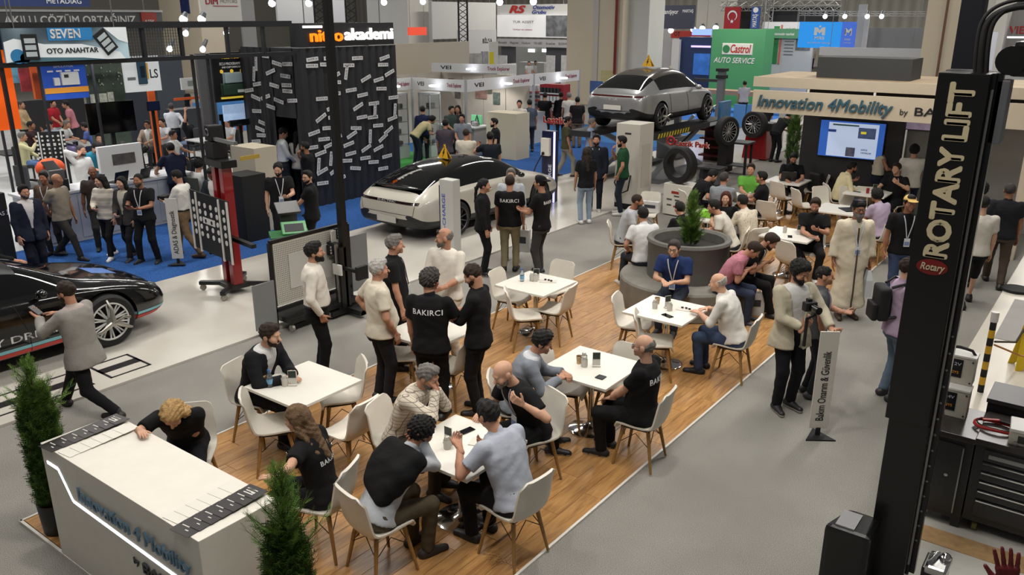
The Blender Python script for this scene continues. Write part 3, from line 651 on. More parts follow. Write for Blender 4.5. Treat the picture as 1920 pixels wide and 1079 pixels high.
def chair(px,py,az,label,group='white cafe chairs',xy=None):
 x,y=xy or G(px,py,.46)
 if CH_N[0]==0:CHAIR0.location=(x,y,.018 if-7.4<x<-3.39 else 0);CHAIR0.rotation_euler=(0,0,face_az(az));CHAIR0['label']=label;CHAIR0['group']=group
 else:copy_thing(CHAIR0,(x,y,.018 if-7.4<x<-3.39 else 0),face_az(az),label,group)
 CH_N[0]+=1;return(x,y)
def make_table():
 t=thing('cafe_table','square white table','table');MB().box((0,0,.735),(.84,.84,.03)).build('tabletop',[mat('tabletop_white','dedad1',.35,noise=.02)],t,bevel=.006)
 MB().cyl((0,0,.03),(0,0,.72),.034,n=16).build('column',CHROME,t,smooth=40);MB().lathe([(.24,0),(.24,.012),(.225,.02),(.12,.035),(.06,.06),(.036,.09)],n=32).build('base',CHROME,t,smooth=40)
 MB().box((0,0,.712),(.4,.4,.02)).build('top_plate',BLACK,t);return t
TAB0=make_table();TB={}
def table(k,px,py,label,rz=0.,first=False):
 x,y=G(px,py,.75)
 if not TB:TAB0.location=(x,y,.018);TAB0.rotation_euler=(0,0,rz);TAB0['label']=label;TAB0['group']='square white cafe tables'
 else:copy_thing(TAB0,(x,y,.018),rz,label,'square white cafe tables')
 TB[k]=(x,y)
table('A',569,722,'white square table at which the man in a black suit sits by the counter woman')
table('B',864,838,'nearest white table, crowded by four men and strewn with cups')
table('C',1110,690,'white table between the grey blazer man and the bald man in black')
table('D',1005,533,'white table with four empty chairs and a water bottle')
table('E',1250,583,'white table by the round bench, with a phone lying on its near edge')
table('F',808,622,'white table half hidden behind the standing group in black shirts')
table('G',1483,441,'white table beside the cross-legged man in a black polo')
table('H',1330,408,'white table behind the planter, with a green bag on it')
table('I',1395,372,'white table between the man in green and the man in a checked blazer')
table('J',1476,340,'small white table carrying a black laptop, left of the dark screen wall')
table('K',1628,362,'white table in front of the screen, with a red can on it')
table('L',1575,394,'white table with an open laptop behind the man in a white robe')
for c in((512,800,75,'empty white chair at the lower left side of the suit man’s table'),(655,808,303,'empty white chair seen from behind, nearest to the seated long-haired woman'),(640,745,250,'empty white chair right of the suit man’s table'),(1160,722,217,'empty white chair on the far side of the bald man’s table'),(1062,728,110,'empty white chair at the elbow of the man in the grey blazer'),(958,560,120,'empty chair at the far left of the four-chair table'),(1038,545,217,'empty chair at the far right of the four-chair table'),(985,594,85,'empty chair at the near left of the four-chair table'),(1040,582,297,'empty chair at the near right of the four-chair table'),(1188,610,112,'empty white chair right beside the round bench'),(1228,643,100,'empty white chair at the near left of the bench-side table'),(848,690,300,'empty chair between the two men in black, seen from behind'),(752,668,95,'empty chair right of the man in the cream polo'),(768,632,130,'chair pushed in behind the man in a black lettered shirt'),(1487,492,60,'empty chair on the near side of the cross-legged man’s table'),(1215,398,200,'chair behind the planter with white bags on it'),(1468,372,60,'empty chair left of the laptop table'),(1442,410,40,'empty chair at the left edge of the second seating row'),(1528,360,285,'white chair carrying a black backpack'),(1645,345,200,'white chair behind the red can, by the dark wall'),(1618,380,20,'empty chair on the near side of the red can table'),(1548,388,160,'empty white chair left of the open laptop'),(1598,388,170,'empty white chair behind the open laptop'),(1508,388,80,'small white chair behind the cross-legged man’s shoulder')):
 chair(*c)
 # ---------------------------------------------------------------- small things on the tables
def on(k,dx,dy):x,y=TB[k];return(x+dx,y+dy,.768)
PAP=mat('paper','d5d2ca',.7);CUPW=mat('cup_white','cfcac0',.5)
def add(mb,name,m,label,cat,loc,group=None,rz=0.,**k):
 o=mb.build(name,m,**k);o.location=tuple(map(float,loc));o.rotation_euler=(0,0,rz);return tag(o,label,cat,group)
def menu_card(loc,rz,label):
 t=thing('menu_stand',label,'menu stand',loc,rz,'upright table cards');MB().box((0,0,.008),(.09,.05,.016)).build('foot',PAP,t,bevel=.003);MB().box((0,0,.09),(.085,.006,.15)).build('card',PAP,t)
 MB().box((0,-.004,.125),(.078,.003,.075)).build('picture',mat('card_print','1d2a22',.4,noise=.3,nscale=40),t);MB().box((0,.004,.125),(.078,.003,.075)).build('picture',mat('card_print','1d2a22',.4),t)
def tumbler(loc,label):
 t=thing('napkin_cup',label,'cup',loc,0,'ribbed white cups of napkins');MB().lathe([(.03,0),(.032,.002),(.037,.085),(.034,.085),(.03,.01)],n=16).build('cup',CUPW,t,smooth=40)
 m=MB()
 for i in range(5):m.box((.012*math.cos(i*1.3),.012*math.sin(i*1.3),.075),(.006,.03,.08),rz=i*.7)
 m.build('napkins',PAP,t)
def bottle(loc,label):
 t=thing('water_bottle',label,'bottle',loc,0,'small water bottles');MB().lathe([(.03,0),(.032,.01),(.032,.1),(.03,.13),(.014,.155),(.013,.17)],n=14).build('body',mat('clear_plastic','c8d6de',.08,trans=.85),t,smooth=40)
 MB().cyl((0,0,.168),(0,0,.188),.0155,n=12).build('cap',mat('cap_blue','3b62a8',.5),t);MB().lathe([(.0325,.04),(.0325,.09)],n=14).build('label',mat('bottle_label','6f9fc4',.5),t)
def coffee(loc,label):
 t=thing('paper_cup',label,'cup',loc,0,'paper coffee cups');MB().lathe([(.026,0),(.036,.085),(.037,.088),(.034,.088),(.032,.075)],n=16).build('cup',mat('cup_pattern','b99c74',.6,noise=.5,nscale=60),t,smooth=40);MB().cyl((0,0,.07),(0,0,.076),.0325,n=16).build('coffee',mat('coffee','1e0f08',.2),t)
def phone(loc,rz,label):
 t=thing('smartphone',label,'phone',loc,rz,'phones lying on tables');MB().box((0,0,.005),(.075,.155,.009)).build('case',BLACK,t,bevel=.004);MB().box((0,0,.0098),(.068,.145,.001)).build('screen',mat('phone_glass','0a0b0d',.06),t)
def tray(loc,rz,label,n=3):
 t=thing('paper_plate',label,'plate',loc,rz,'white paper plates of sweets');MB().prism([(-.12,-.07),(.12,-.07),(.12,.07),(-.12,.07)],0,.008).build('plate',CUPW,t,bevel=.004)
 for i in range(n):tag(add(MB().sphere((0,0,.012),(.02,.016,.012),8),'chocolate',mat('chocolate','2a150c',.5),('left','middle','right')[i]+' dark chocolate on the plate '+label.split(' plate ')[-1],'sweet',Vector(loc)+Vector((-.05+.05*i,.01*(i%2),.008)),'chocolates on paper plates',smooth=60))
def ashtray_glass(loc,label):t=thing('glass_jar',label,'jar',loc,0,'small glass jars');MB().lathe([(.03,0),(.033,.01),(.033,.05),(.03,.055)],n=14).build('jar',mat('jar_glass','b9bdb8',.1,trans=.6),t,smooth=40);MB().cyl((0,0,.055),(0,0,.065),.03,n=14).build('lid',STEEL,t)
SETS={'A':'on the suit man’s table','B':'on the crowded nearest table','C':'on the grey blazer man’s table','D':'on the four-chair table','E':'on the bench-side table','G':'on the cross-legged man’s table','I':'on the green shirt man’s table','K':'on the red can table'}
menu_card(on('A',-.04,-.10),R(40),'upright dark card '+SETS['A']);tumbler(on('A',-.10,-.15),'cup of napkins '+SETS['A']);bottle(on('A',-.2,-.26),'half-full water bottle '+SETS['A']);coffee(on('A',-.27,-.24),'small dark coffee cup '+SETS['A'])
menu_card(on('B',-.1,-.05),R(0),'upright dark card '+SETS['B']);tumbler(on('B',.0,-.03),'cup of napkins right of the coffee '+SETS['B']);tumbler(on('B',-.05,-.12),'cup of napkins nearest the card '+SETS['B']);coffee(on('B',-.02,-.0),'patterned cup of black coffee '+SETS['B']);phone(on('B',-.12,.22),R(-10),'black phone on the far corner of the nearest table');tray(on('B',.14,.14),R(20),'white paper plate on the crowded nearest table',3)
menu_card(on('C',.04,.02),R(37),'upright dark card '+SETS['C']);tumbler(on('C',-.06,-.06),'left cup of napkins '+SETS['C']);tumbler(on('C',-.12,.03),'back cup of napkins '+SETS['C']);coffee(on('C',-.15,-.02),'paper cup '+SETS['C']);add(MB().box((0,0,.006),(.09,.09,.012)),'coaster',mat('coaster','26282b',.5),'dark square wallet lying on the near edge of the grey blazer man’s table','wallet',on('C',.23,-.2),bevel=.003)
menu_card(on('D',-.08,.12),R(37),'upright dark card '+SETS['D']);bottle(on('D',-.2,-.06),'water bottle with blue cap '+SETS['D']);tumbler(on('D',-.1,.04),'left cup of napkins '+SETS['D']);tumbler(on('D',-.05,.06),'right cup of napkins '+SETS['D']);tray(on('D',.1,.16),R(30),'white paper plate on the four-chair table',3)
menu_card(on('E',-.02,.06),R(60),'upright dark card '+SETS['E']);tumbler(on('E',.05,-.02),'right cup of napkins '+SETS['E']);tumbler(on('E',-.14,-.06),'left cup of napkins '+SETS['E']);coffee(on('E',-.2,.12),'paper cup '+SETS['E']);phone(on('E',.12,-.22),R(70),'black phone on the near edge of the bench-side table');tray(on('E',.2,.14),R(10),'white paper plate on the bench-side table',3)
tumbler(on('G',-.12,.02),'cup of napkins '+SETS['G']);menu_card(on('G',.12,.05),R(30),'upright dark card '+SETS['G']);tumbler(on('I',.1,.06),'cup of napkins '+SETS['I']);menu_card(on('K',.1,.1),R(20),'upright dark card '+SETS['K']);ashtray_glass(on('I',-.05,.1),'small glass jar '+SETS['I'])
t=thing('drink_can','red drink can on the table in front of the screen','can',on('K',.02,-.15));MB().lathe([(.026,0),(.033,.01),(.033,.1),(.026,.115)],n=14).build('body',RED,t,smooth=40);MB().cyl((0,0,.113),(0,0,.117),.026,n=14).build('lid',STEEL,t)
phone(on('K',-.2,-.12),R(80),'black phone on the red can table');phone(on('G',.05,-.2),R(20),'black phone on the cross-legged man’s table')
t=thing('tote_bag','bright green printed bag lying on the table behind the planter','bag',on('H',.05,.0),R(10));MB().box((0,0,.06),(.5,.3,.12),taper=.8).build('bag_body',mat('lime','7dbb2c',.6,noise=.25,nscale=8),t,bevel=.03);MB().tube([(-.1,-.12,.12),(-.08,-.2,.14),(.08,-.2,.14),(.1,-.12,.12)],.01,6).build('handle',mat('lime_dark','55861c',.6),t)
def laptop(loc,rz,label,open_=1.9,s=1.):
 t=thing('laptop',label,'laptop',loc,rz);MB().box((0,0,.01),(.34,.24,.018)).build('keyboard_deck',BLACK,t,bevel=.004);M=Matrix.Translation((0,.12,.015))@Matrix.Rotation(open_-math.pi/2-.0,4,'X')
 o=MB().box((0,0,.115),(.34,.01,.23)).build('lid',BLACK,t,bevel=.004);o.matrix_local=Matrix.Translation((0,.12,.015))@Matrix.Rotation(-(open_-math.pi/2),4,'X');MB().box((0,-.0058,.115),(.31,.001,.2)).build('screen',mat('laptop_screen','1a2330',.1),o)
laptop(on('J',.0,.0),face_az(190),'black laptop open before the man in a black polo');laptop(on('L',.15,.0),face_az(85),'dark laptop with its lid up behind the robed man')
# ---------------------------------------------------------------- reception counter
def counter():
 t=thing('reception_counter','white reception counter with a glowing line and blue-grey lettering','counter',(-5.53,2.775,0));f=-.315
 MB().box((0,0,.535),(2.2,.63,1.07)).build('body',WHITE,t,bevel=.006)
 q=[(-1.03,.92),(-.85,.92),(-.68,.69),(1.0,.63)];m=MB()
 for(a,b)in zip(q,q[1:]):
  d=Vector((b[0]-a[0],0,b[1]-a[1]));n=Vector((-d.z,0,d.x)).normalized()*.013
  vs=[]
  for y in(f-.004,f+.01):
   for p,s_ in((a,1),(b,1),(b,-1),(a,-1)):vs.append((p[0]+n.x*s_,y,p[1]+n.z*s_))
  m._add(vs,[(0,1,2,3),(4,5,6,7),(0,1,5,4),(1,2,6,5),(2,3,7,6),(3,0,4,7)])
 m.build('light_strip',glow('f4f6ff',5),t)
 bl=mat('letter_steel_blue','5d7c92',.3,.3);text('Innovation 4 Mobility',t,(.23,f-.022,.815),(1,0,-.012),(0,-1,0),.17,bl,.008,0,.003,width=1.5);text('by',t,(.22,f-.01,.53),(1,0,0),(0,-1,0),.075,DARK,.006);text('BAKIRCI',t,(.62,f-.012,.52),(1,0,0),(0,-1,0),.12,DARK,.008,0,.01,width=.6)
counter()
ctz=1.07
def brochures(cx,cy,n,label_d,label_w,yaw,sx=1):
 for i in range(n):
  u=(i-(n-1)/2)*.088;t=thing('brochure',('first','second','third','fourth','fifth','sixth','last')[i]+' '+label_d+', counted from the front edge','brochure',(cx+sx*.0,cy+u,ctz+.001+i*.0035),yaw,label_d);MB().box((0,0,.002),(.19,.13,.003)).build('cover',mat('brochure_dark','2a2626',.35,noise=.15),t);m=MB();k=i
  m.box((-.03,.02,.0042),(.07,.012,.0012));m.box((.02,-.015,.0042),(.03,.008,.0012));
  if i==n-1:
   for q in range(3):m.box((-.01,-.03+.025*q,.0042),(.09,.009,.0012))
  m.build('print',mat('brochure_white','d9d6d0',.5),t)
brochures(-4.62,2.76,7,'dark brochure in the fan on the right counter end','',R(6));brochures(-6.49,2.76,7,'dark brochure in the fan on the left counter end','',R(6))
for(cx,d_,n)in((-4.8,'right',6),(-6.28,'left',6)):
 for i in range(n):add(MB().box((0,0,.002),(.16,.12,.003)),'leaflet',mat('leaflet_white','d9d5cc',.5),('first','second','third','fourth','fifth','sixth')[i]+' white leaflet from the front edge at the %s counter end'%d_,'leaflet',(cx,2.54+i*.088,ctz+.001+i*.003),'white leaflets on the %s counter end'%d_,R(6))
 # ---------------------------------------------------------------- thuja plants
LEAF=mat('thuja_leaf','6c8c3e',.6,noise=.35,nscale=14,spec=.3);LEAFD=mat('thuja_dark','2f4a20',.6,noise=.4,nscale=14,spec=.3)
def spray(rng,L_):
 vs=[];fs=[];n=9
 for i in range(n):
  f=(i+.5)/n;sd=1 if i%2 else-1;l=L_*(.62-.35*f);w=.0034;b=Vector((0,L_*f,.012*math.sin(f*3)));d=Vector((sd*.75,.8,.15)).normalized();s=d.cross(Vector((0,0,1))).normalized()*w;k=len(vs)
  vs+=[b-s,b+s,b+d*l*.6+s*.9,b+d*l,b+d*l*.6-s*.9];fs.append((k,k+1,k+2,k+3,k+4))
 k=len(vs);vs+=[Vector((-.006,0,0)),Vector((.006,0,0)),Vector((0,L_*1.1,0))];fs.append((k,k+1,k+2));return vs,fs
def thuja(x,y,z0,h,r,label,pot=True,n=1500,seed=1,loose=.35,potm=None,zpot=.32):
 t=thing('thuja_plant',label,'plant',(x,y,z0));rng=random.Random(seed);m=MB();vs,fs=spray(rng,.15);pts=[]
 t0=1-loose
 for i in range(n):
  f=rng.random()**.95*(t0+.12);z=zpot*.9+f*(h-zpot*.9);a=rng.random()*6.283;rr=r*(1 if f<t0 else .6)*(.25+.6*rng.random()**.5)
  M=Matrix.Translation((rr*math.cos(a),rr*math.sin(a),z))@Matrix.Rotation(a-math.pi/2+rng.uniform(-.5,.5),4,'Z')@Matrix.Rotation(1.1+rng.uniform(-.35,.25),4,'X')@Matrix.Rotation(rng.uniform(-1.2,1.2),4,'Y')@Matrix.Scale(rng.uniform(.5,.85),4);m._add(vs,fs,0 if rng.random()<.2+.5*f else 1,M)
 nb=int(90*loose)
 for i in range(nb):
  g=(i+.5)/nb;z=zpot*.9+(t0-.05+(loose+.02)*g)*(h-zpot*.9)-.06;a=i*2.4+rng.uniform(-.4,.4);el=.75+.55*g+rng.uniform(-.15,.15);Lb=(r*2.1*(1-g)+.10)*rng.uniform(.75,1.15)
  B=Matrix.Translation((0,0,z))@Matrix.Rotation(a,4,'Z')@Matrix.Rotation(el,4,'X')@Matrix.Rotation(rng.uniform(-.8,.8),4,'Y');nS=max(4,int(Lb/.022))
  for k in range(nS):u=(k+1)/nS;m._add(vs,fs,0 if rng.random()<.75 else 1,B@Matrix.Translation((0,Lb*u,0))@Matrix.Rotation((1 if k%2 else-1)*(.75-.5*u),4,'Z')@Matrix.Rotation(rng.uniform(-.5,.5),4,'X')@Matrix.Scale(.42+.3*(1-u),4))
  m.tube([B@Vector((0,0,0)),B@Vector((0,Lb,0))],[.005,.0015],3,1)
 tag(m.build('foliage',[LEAF,LEAFD],t),kind=None);MB().tube([(0,0,zpot*.8),(.01,0,h*.5),(.0,.01,h*.97)],[.02,.013,.003],6).build('trunk',mat('bark','4a3422',.9),t)
 if pot:
  MB().lathe([(.10,0),(.125,.03),(.145,zpot),(.13,zpot),(.125,zpot-.04)],n=24).build('pot',potm or mat('pot_black','1b1b1b',.5),t,smooth=40);MB().cyl((0,0,zpot-.06),(0,0,zpot-.04),.127,n=20).build('soil',mat('soil','241a12',.95),t)
 return t
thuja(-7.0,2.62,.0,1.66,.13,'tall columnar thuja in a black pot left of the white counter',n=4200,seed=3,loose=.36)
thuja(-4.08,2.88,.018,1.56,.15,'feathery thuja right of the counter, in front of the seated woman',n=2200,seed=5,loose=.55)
# ---------------------------------------------------------------- round bench and planter
PC=np.array(TB['E']);pcx,pcy=-5.3,11.62
cm=mat('concrete_grey','77746c',.75,noise=.16,nscale=5,bump=.2)
t=thing('round_bench','round grey concrete-look bench with a raised planter ring in its middle','bench',(pcx,pcy,.018));MB().lathe([(1.02,0),(1.04,.02),(1.05,.42),(1.03,.45),(.5,.45)],n=56).build('seat_ring',cm,t,smooth=35);MB().lathe([(.62,.44),(.63,.98),(.655,1.02),(.64,1.06),(.58,1.065),(.54,1.03),(.53,.82)],n=56).build('planter_ring',mat('concrete_dark','5f5e59',.75,noise=.16,nscale=5,bump=.2),t,smooth=35)
MB().cyl((0,0,.85),(0,0,.9),.535,n=40).build('soil',mat('planter_soil','2c2a26',.95,noise=.3,nscale=40),t)
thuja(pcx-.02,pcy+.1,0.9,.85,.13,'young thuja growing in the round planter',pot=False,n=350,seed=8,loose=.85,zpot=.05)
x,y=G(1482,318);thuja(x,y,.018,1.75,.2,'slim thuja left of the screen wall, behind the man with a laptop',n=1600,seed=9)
def paper_bag(loc,rz,label,w=.3,h=.36,col='c9c9c6'):
 t=thing('shopping_bag',label,'bag',loc,rz);MB().box((0,0,h/2),(w,.1,h),taper=.96).build('bag_body',mat('bag_paper',col,.6,noise=.04),t,bevel=.004)
 for k in(-1,1):MB().tube(soft([(-.07,k*.045,h-.01),(-.06,k*.05,h+.1),(.06,k*.05,h+.1),(.07,k*.045,h-.01)],2),.005,5).build('handle',PAP,t)
 MB().box((0,-.0515,h*.55),(w*.6,.002,h*.3)).build('print',mat('bag_print','30343c',.6,noise=.5,nscale=30),t)
x,y=G(1412,590,.018);paper_bag((x,y,.018),R(30),'white printed paper bag on the deck by the pink shirt man’s shoes');x,y=G(1215,398,.46);paper_bag((x+.05,y,.475),R(10),'white bag standing on the chair behind the planter',.4,.22)
# ---------------------------------------------------------------- cars
from mathutils.bvhtree import BVHTree
GLASS=mat('car_glass','08090a',.05,coat=.3);TYRE=mat('tyre','141414',.7,noise=.1);CLAD=mat('car_cladding','151516',.45)
def wheel(car,x,y,z,r,sd,rimm,spokes=10,two=False):
 M=Matrix.Translation((x,y,z))@Matrix.Rotation(sd*math.pi/2,4,'Y');w=.11
 m=MB();m.lathe([(r*.70,-w),(r*.9,-w*1.02),(r*.985,-w*.75),(r,-w*.3),(r,w*.3),(r*.985,w*.75),(r*.9,w*1.02),(r*.70,w)],n=40,caps=False);o=m.build('tyre',TYRE,car,smooth=30);o.matrix_local=M
 m=MB();m.lathe([(r*.3,-w*.3),(r*.69,-w*.9),(r*.715,-w),(r*.715,w),(r*.68,w*.98),(r*.655,w*.7),(r*.64,w*.2),(r*.2,w*.1)],n=40,caps=True);o=m.build('wheel_well',mat('rim_dark','0c0c0d',.5),o,smooth=30)
 m=MB();m.tube([(r*.685*math.cos(a),r*.685*math.sin(a),w*.98)for a in np.linspace(0,2*math.pi,37)[:-1]],.014,6,closed=True);m.cyl((0,0,w*.1),(0,0,w*.8),r*.17,r*.12,16)
 for i in range(spokes):
  a=2*math.pi*i/spokes
  for da in((-.1,.1)if two else(0,)):m.tube([(r*.13*math.cos(a),r*.13*math.sin(a),w*.7),(r*.68*math.cos(a+da),r*.68*math.sin(a+da),w*.92)],[.016,.011],5)
 o2=m.build('rim',rimm,car,smooth=40);o2.matrix_local=M
def car(name,label,loc,ST,paint,roofm,glass_side,glass_rear,glass_front,wheels,rimm,spokes,two,clad=True,rear=True,rz=0.):
 t=thing(name,label,'car',loc,rz);NP=10;vs=[];fs=[];mi=[]
 def sec(s):
  y,zb,ze,zr,wl,wb,wr=s;k=(zr-ze)/.45
  half=[(0,zb),(.75*wl,zb),(wl-.03,zb+.05),(wl,zb+.2),(wl+.008,(zb+ze)/2+.06),(wb,ze-.04),(wb-.045,ze+.012),(wb-.06+(wr-wb+.06)*.88,ze+(zr-ze)*.88),(wr*.72,zr),(0,zr+.018)]
  return[(x,y,z)for x,z in half]+[(-x,y,z)for x,z in half[-2:0:-1]]
 for s in ST:vs+=sec(s)
 n=18
 for i in range(len(ST)-1):
  ym=(ST[i][0]+ST[i+1][0])/2
  for j in range(n):
   jj=j if j<9 else 17-j;m_=0
   if jj<=2 and clad:m_=3
   elif jj==6 and glass_side[0]<ym<glass_side[1]:m_=1
   elif jj>=7 and(glass_rear[0]<ym<glass_rear[1]or glass_front[0]<ym<glass_front[1]):m_=1
   elif jj==6 and(glass_rear[0]<ym<glass_rear[1]or glass_front[0]<ym<glass_front[1]):m_=0
   elif jj>=7 and glass_rear[1]<=ym<=glass_front[0]:m_=2
   fs.append((i*n+j,(i+1)*n+j,(i+1)*n+(j+1)%n,i*n+(j+1)%n));mi.append(m_)
 fs.append(tuple(range(n)));mi.append(0);fs.append(tuple((len(ST)-1)*n+k for k in range(n))[::-1]);mi.append(0)
 me=bpy.data.meshes.new('cage');me.from_pydata(vs,[],fs)
 for m_ in(paint,GLASS,roofm,CLAD):me.materials.append(m_)
 me.polygons.foreach_set('material_index',mi);bm=bmesh.new();bm.from_mesh(me);bmesh.ops.recalc_face_normals(bm,faces=bm.faces);bm.to_mesh(me);bm.free()
 o=bpy.data.objects.new('cage',me);COL.objects.link(o);sb=o.modifiers.new('s','SUBSURF');sb.levels=3;sb.render_levels=3
 wm=MB();
 for(wx,wy,wz,r)in wheels:
  for sd in(1,-1):wm.cyl((sd*(wx-.3),wy,wz),(sd*(wx+.3),wy,wz),r*1.13,n=40)
 wo=wm.build('cutter',CLAD);bo=o.modifiers.new('b','BOOLEAN');bo.operation='DIFFERENCE';bo.object=wo;bo.solver='EXACT';bo.material_mode='INDEX' if False else 'TRANSFER'
 dg=bpy.context.evaluated_depsgraph_get();m2=bpy.data.meshes.new_from_object(o.evaluated_get(dg));bpy.data.objects.remove(o);bpy.data.objects.remove(wo)
 m2.polygons.foreach_set('use_smooth',[True]*len(m2.polygons));m2.set_sharp_from_angle(angle=R(38));b=link('body',m2,t)
 bv=BVHTree.FromPolygons([v.co.copy()for v in m2.vertices],[tuple(p.vertices)for p in m2.polygons])
 for(wx,wy,wz,r)in wheels:
  for sd in(1,-1):wheel(t,sd*(wx-.09),wy,wz,r,sd,rimm,spokes,two)
 def hit(p,d,off=.004):
  h=bv.ray_cast(Vector(p),Vector(d));return None if h[0]is None else h[0]+h[1].normalized()*off*(-1 if h[1].dot(Vector(d))>0 else 1)
 def line(name,pts,d,m_,r=.006,n=5,nseg=6):
  out=[]
  for p,q in zip(pts,pts[1:]):
   for k in range(nseg):
    h=hit(Vector(p).lerp(Vector(q),k/nseg),d)
    if h:out.append(h)
  h=hit(pts[-1],d);out+=[h]if h else[]
  if len(out)>1:MB().tube(out,r,n).build(name,m_,t,smooth=60)
 def band(name,lo,hi,d,m_,n=24,off=.005):
  ra=[];rb=[]
  for k in range(n+1):
   a=hit(Vector(lo[0]).lerp(Vector(lo[1]),k/n),d,off);b_=hit(Vector(hi[0]).lerp(Vector(hi[1]),k/n),d,off)
   if a and b_:ra.append(tuple(a));rb.append(tuple(b_))
  if len(ra)>1:MB().grid([ra,rb]).build(name,m_,t,smooth=60)
 def lettering(body,size,fn,d,m_,name='lettering',shear=0.,width=None):
  me=text_mesh(body,size,0,shear,.01,'CENTER').copy();me.materials.clear();me.materials.append(m_)
  xs=[v.co.x for v in me.vertices];k=(width/(max(xs)-min(xs)))if width else 1
  for v in me.vertices:
   h=hit(fn(v.co.x*k,v.co.y),d,.006);v.co=h if h else Vector(fn(v.co.x,v.co.y))
  link(name,me,t)
 return t,hit,line,band,lettering
WAG=[(0,.40,.74,.80,.66,.66,.5),(.05,.30,.78,.86,.86,.82,.62),(.22,.24,.84,.98,.95,.91,.70),(.55,.21,.90,1.13,.98,.96,.67),(.95,.20,.93,1.27,.985,.975,.63),(1.4,.18,.93,1.36,.985,.975,.60),(2.0,.17,.92,1.41,.985,.97,.585),(2.6,.17,.91,1.40,.985,.965,.58),(3.05,.17,.90,1.31,.985,.96,.575),(3.5,.17,.885,1.08,.985,.955,.60),(3.78,.17,.86,.94,.98,.95,.66),(4.2,.18,.80,.86,.98,.94,.70),(4.62,.2,.69,.75,.96,.92,.7),(4.88,.24,.56,.62,.86,.84,.65),(4.97,.32,.48,.52,.64,.62,.5)]
BEIGE=mat('paint_beige_grey','bdb8ac',.28,coat=.6);BLKP=mat('paint_black','060607',.14,coat=.8);SILV=mat('paint_silver','a9aaab',.3,.6,coat=.6)
SEAM=mat('panel_gap','0a0a0a',.8);WRIM=mat('rim_silver','c2c2c0',.25,.9);DRIM=mat('rim_grey','55565a',.35,.8)
t,hit,line,band,lett=car('estate_car','beige-grey estate car with a black glass roof, seen from behind',(-11.83,11.5,.03),WAG,BEIGE,mat('roof_black','070707',.08,coat=.5),(.93,3.6),(.2,.95),(3.0,3.75),[(.99,1.07,.36,.36),(.99,3.97,.36,.36)],DRIM,10,False)
def tail_bar(z,w,d=(0,1,0),h=.03,col='3a0c0c',y0=-1):
 band('tail_light_bar',((-w,y0,z-h),(w,y0,z-h)),((-w,y0,z+h),(w,y0,z+h)),d,mat('tail_light',col,.15,coat=.5),30)
tail_bar(.80,.80,h=.025,col='1a0a0a');band('rear_cladding',((-.62,-1,.36),(.62,-1,.36)),((-.7,-1,.47),(.7,-1,.47)),(0,1,0),CLAD,24);MB().box((0,.02,.0),(.52,.02,.13)).build('number_plate',mat('plate_grey','b9b7b0',.5),t).location=(0,-.035,.435)
line('tailgate_seam',[(-.74,-1,.76),(-.70,-1,.56),(.70,-1,.56),(.74,-1,.76)],(0,1,0),SEAM,.004);lett('ELECTRIC',.05,lambda x,y:(x,-1,.80+y),(0,1,0),mat('badge_silver','c8c8c8',.3),width=.5)
for yy in(1.75,2.75):line('door_seam',[(2,yy-.12,.93),(2,yy,.5),(2,yy,.24)],(-1,0,0),SEAM,.004)
line('sill_line',[(2,1.5,.27),(2,3.5,.27)],(-1,0,0),SEAM,.012)
for y_ in(2.0,2.95):line('door_handle',[(2,y_,.80),(2,y_+.2,.80)],(-1,0,0),BEIGE,.014)
for sd in(1,-1):MB().sphere((sd*1.04,3.15,.98),(.1,.06,.06),12).build('wing_mirror',mat('roof_black','070707',.08,coat=.5),t,smooth=60)
m=MB();m.sphere((0,.33,1.04),(.70,.14,.03),16);m.build('roof_spoiler',mat('roof_black','070707',.08,coat=.5),t,smooth=60)
def triangle_sign(loc,label,s=.3,rz=0.):
 t=thing('warning_triangle',label,'warning sign',loc,rz);Y=mat('sign_yellow','d9a514',.5);m=MB()
 for k in(-1,1):
  Mx=Matrix.Translation((0,k*s*.16,0))@Matrix.Rotation(R(90)+k*R(14),4,'X');m.prism([(-s/2,0),(s/2,0),(0,s*.9)],-.004,.004,0,Mx)
  Mx2=Matrix.Translation((0,k*s*.16+k*.006,0))@Matrix.Rotation(R(90)+k*R(14),4,'X');m.prism([(.02*s,.62*s),(-.09*s,.30*s),(0,.32*s),(-.05*s,.08*s),(.1*s,.42*s),(.02*s,.4*s),(.07*s,.62*s)],-.005,.005,1,Mx2)
 m.build('panel',[Y,MATTEB],t)
triangle_sign((-11.83,13.3,1.45),'yellow high-voltage triangle on the roof of the beige-grey estate',.34,R(-10))
# black show car, cut off by the left edge
t,hit,line,band,lett=car('sports_car','glossy black show car with a cyan and red sill stripe',(-11.73,1.17,.03),WAG,BLKP,BLKP,(.7,3.6),(.2,.95),(3.0,3.75),[(.99,1.07,.36,.37),(.99,3.97,.36,.37)],mat('rim_white','d5d5d2',.35),10,True,clad=False)
CY=mat('stripe_cyan','7fb9c4',.4);RD=mat('stripe_red','c04038',.4)
band('stripe_cyan',((2,.6,.315),(2,3.45,.315)),((2,.6,.36),(2,3.45,.36)),(-1,0,0),CY);band('stripe_red',((2,.6,.25),(2,3.45,.25)),((2,.6,.31),(2,3.45,.31)),(-1,0,0),RD)
band('stripe_cyan',((2,4.42,.33),(1.3,5.2,.33)),((2,4.42,.37),(1.3,5.2,.37)),(-1,-.35,0),CY);band('stripe_red',((2,4.42,.27),(1.3,5.2,.27)),((2,4.42,.32),(1.3,5.2,.32)),(-1,-.35,0),RD)
lett('DRIVEN BY DREAMS',.13,lambda x,y:(2,2.55+x,.47+y),(-1,0,0),mat('vinyl_white','d8d8d8',.5),width=1.9)
for yy in(1.75,2.95):line('door_seam',[(2,yy-.12,.9),(2,yy,.5),(2,yy,.24)],(-1,0,0),mat('panel_gap_black','1c1c1e',.6),.004)
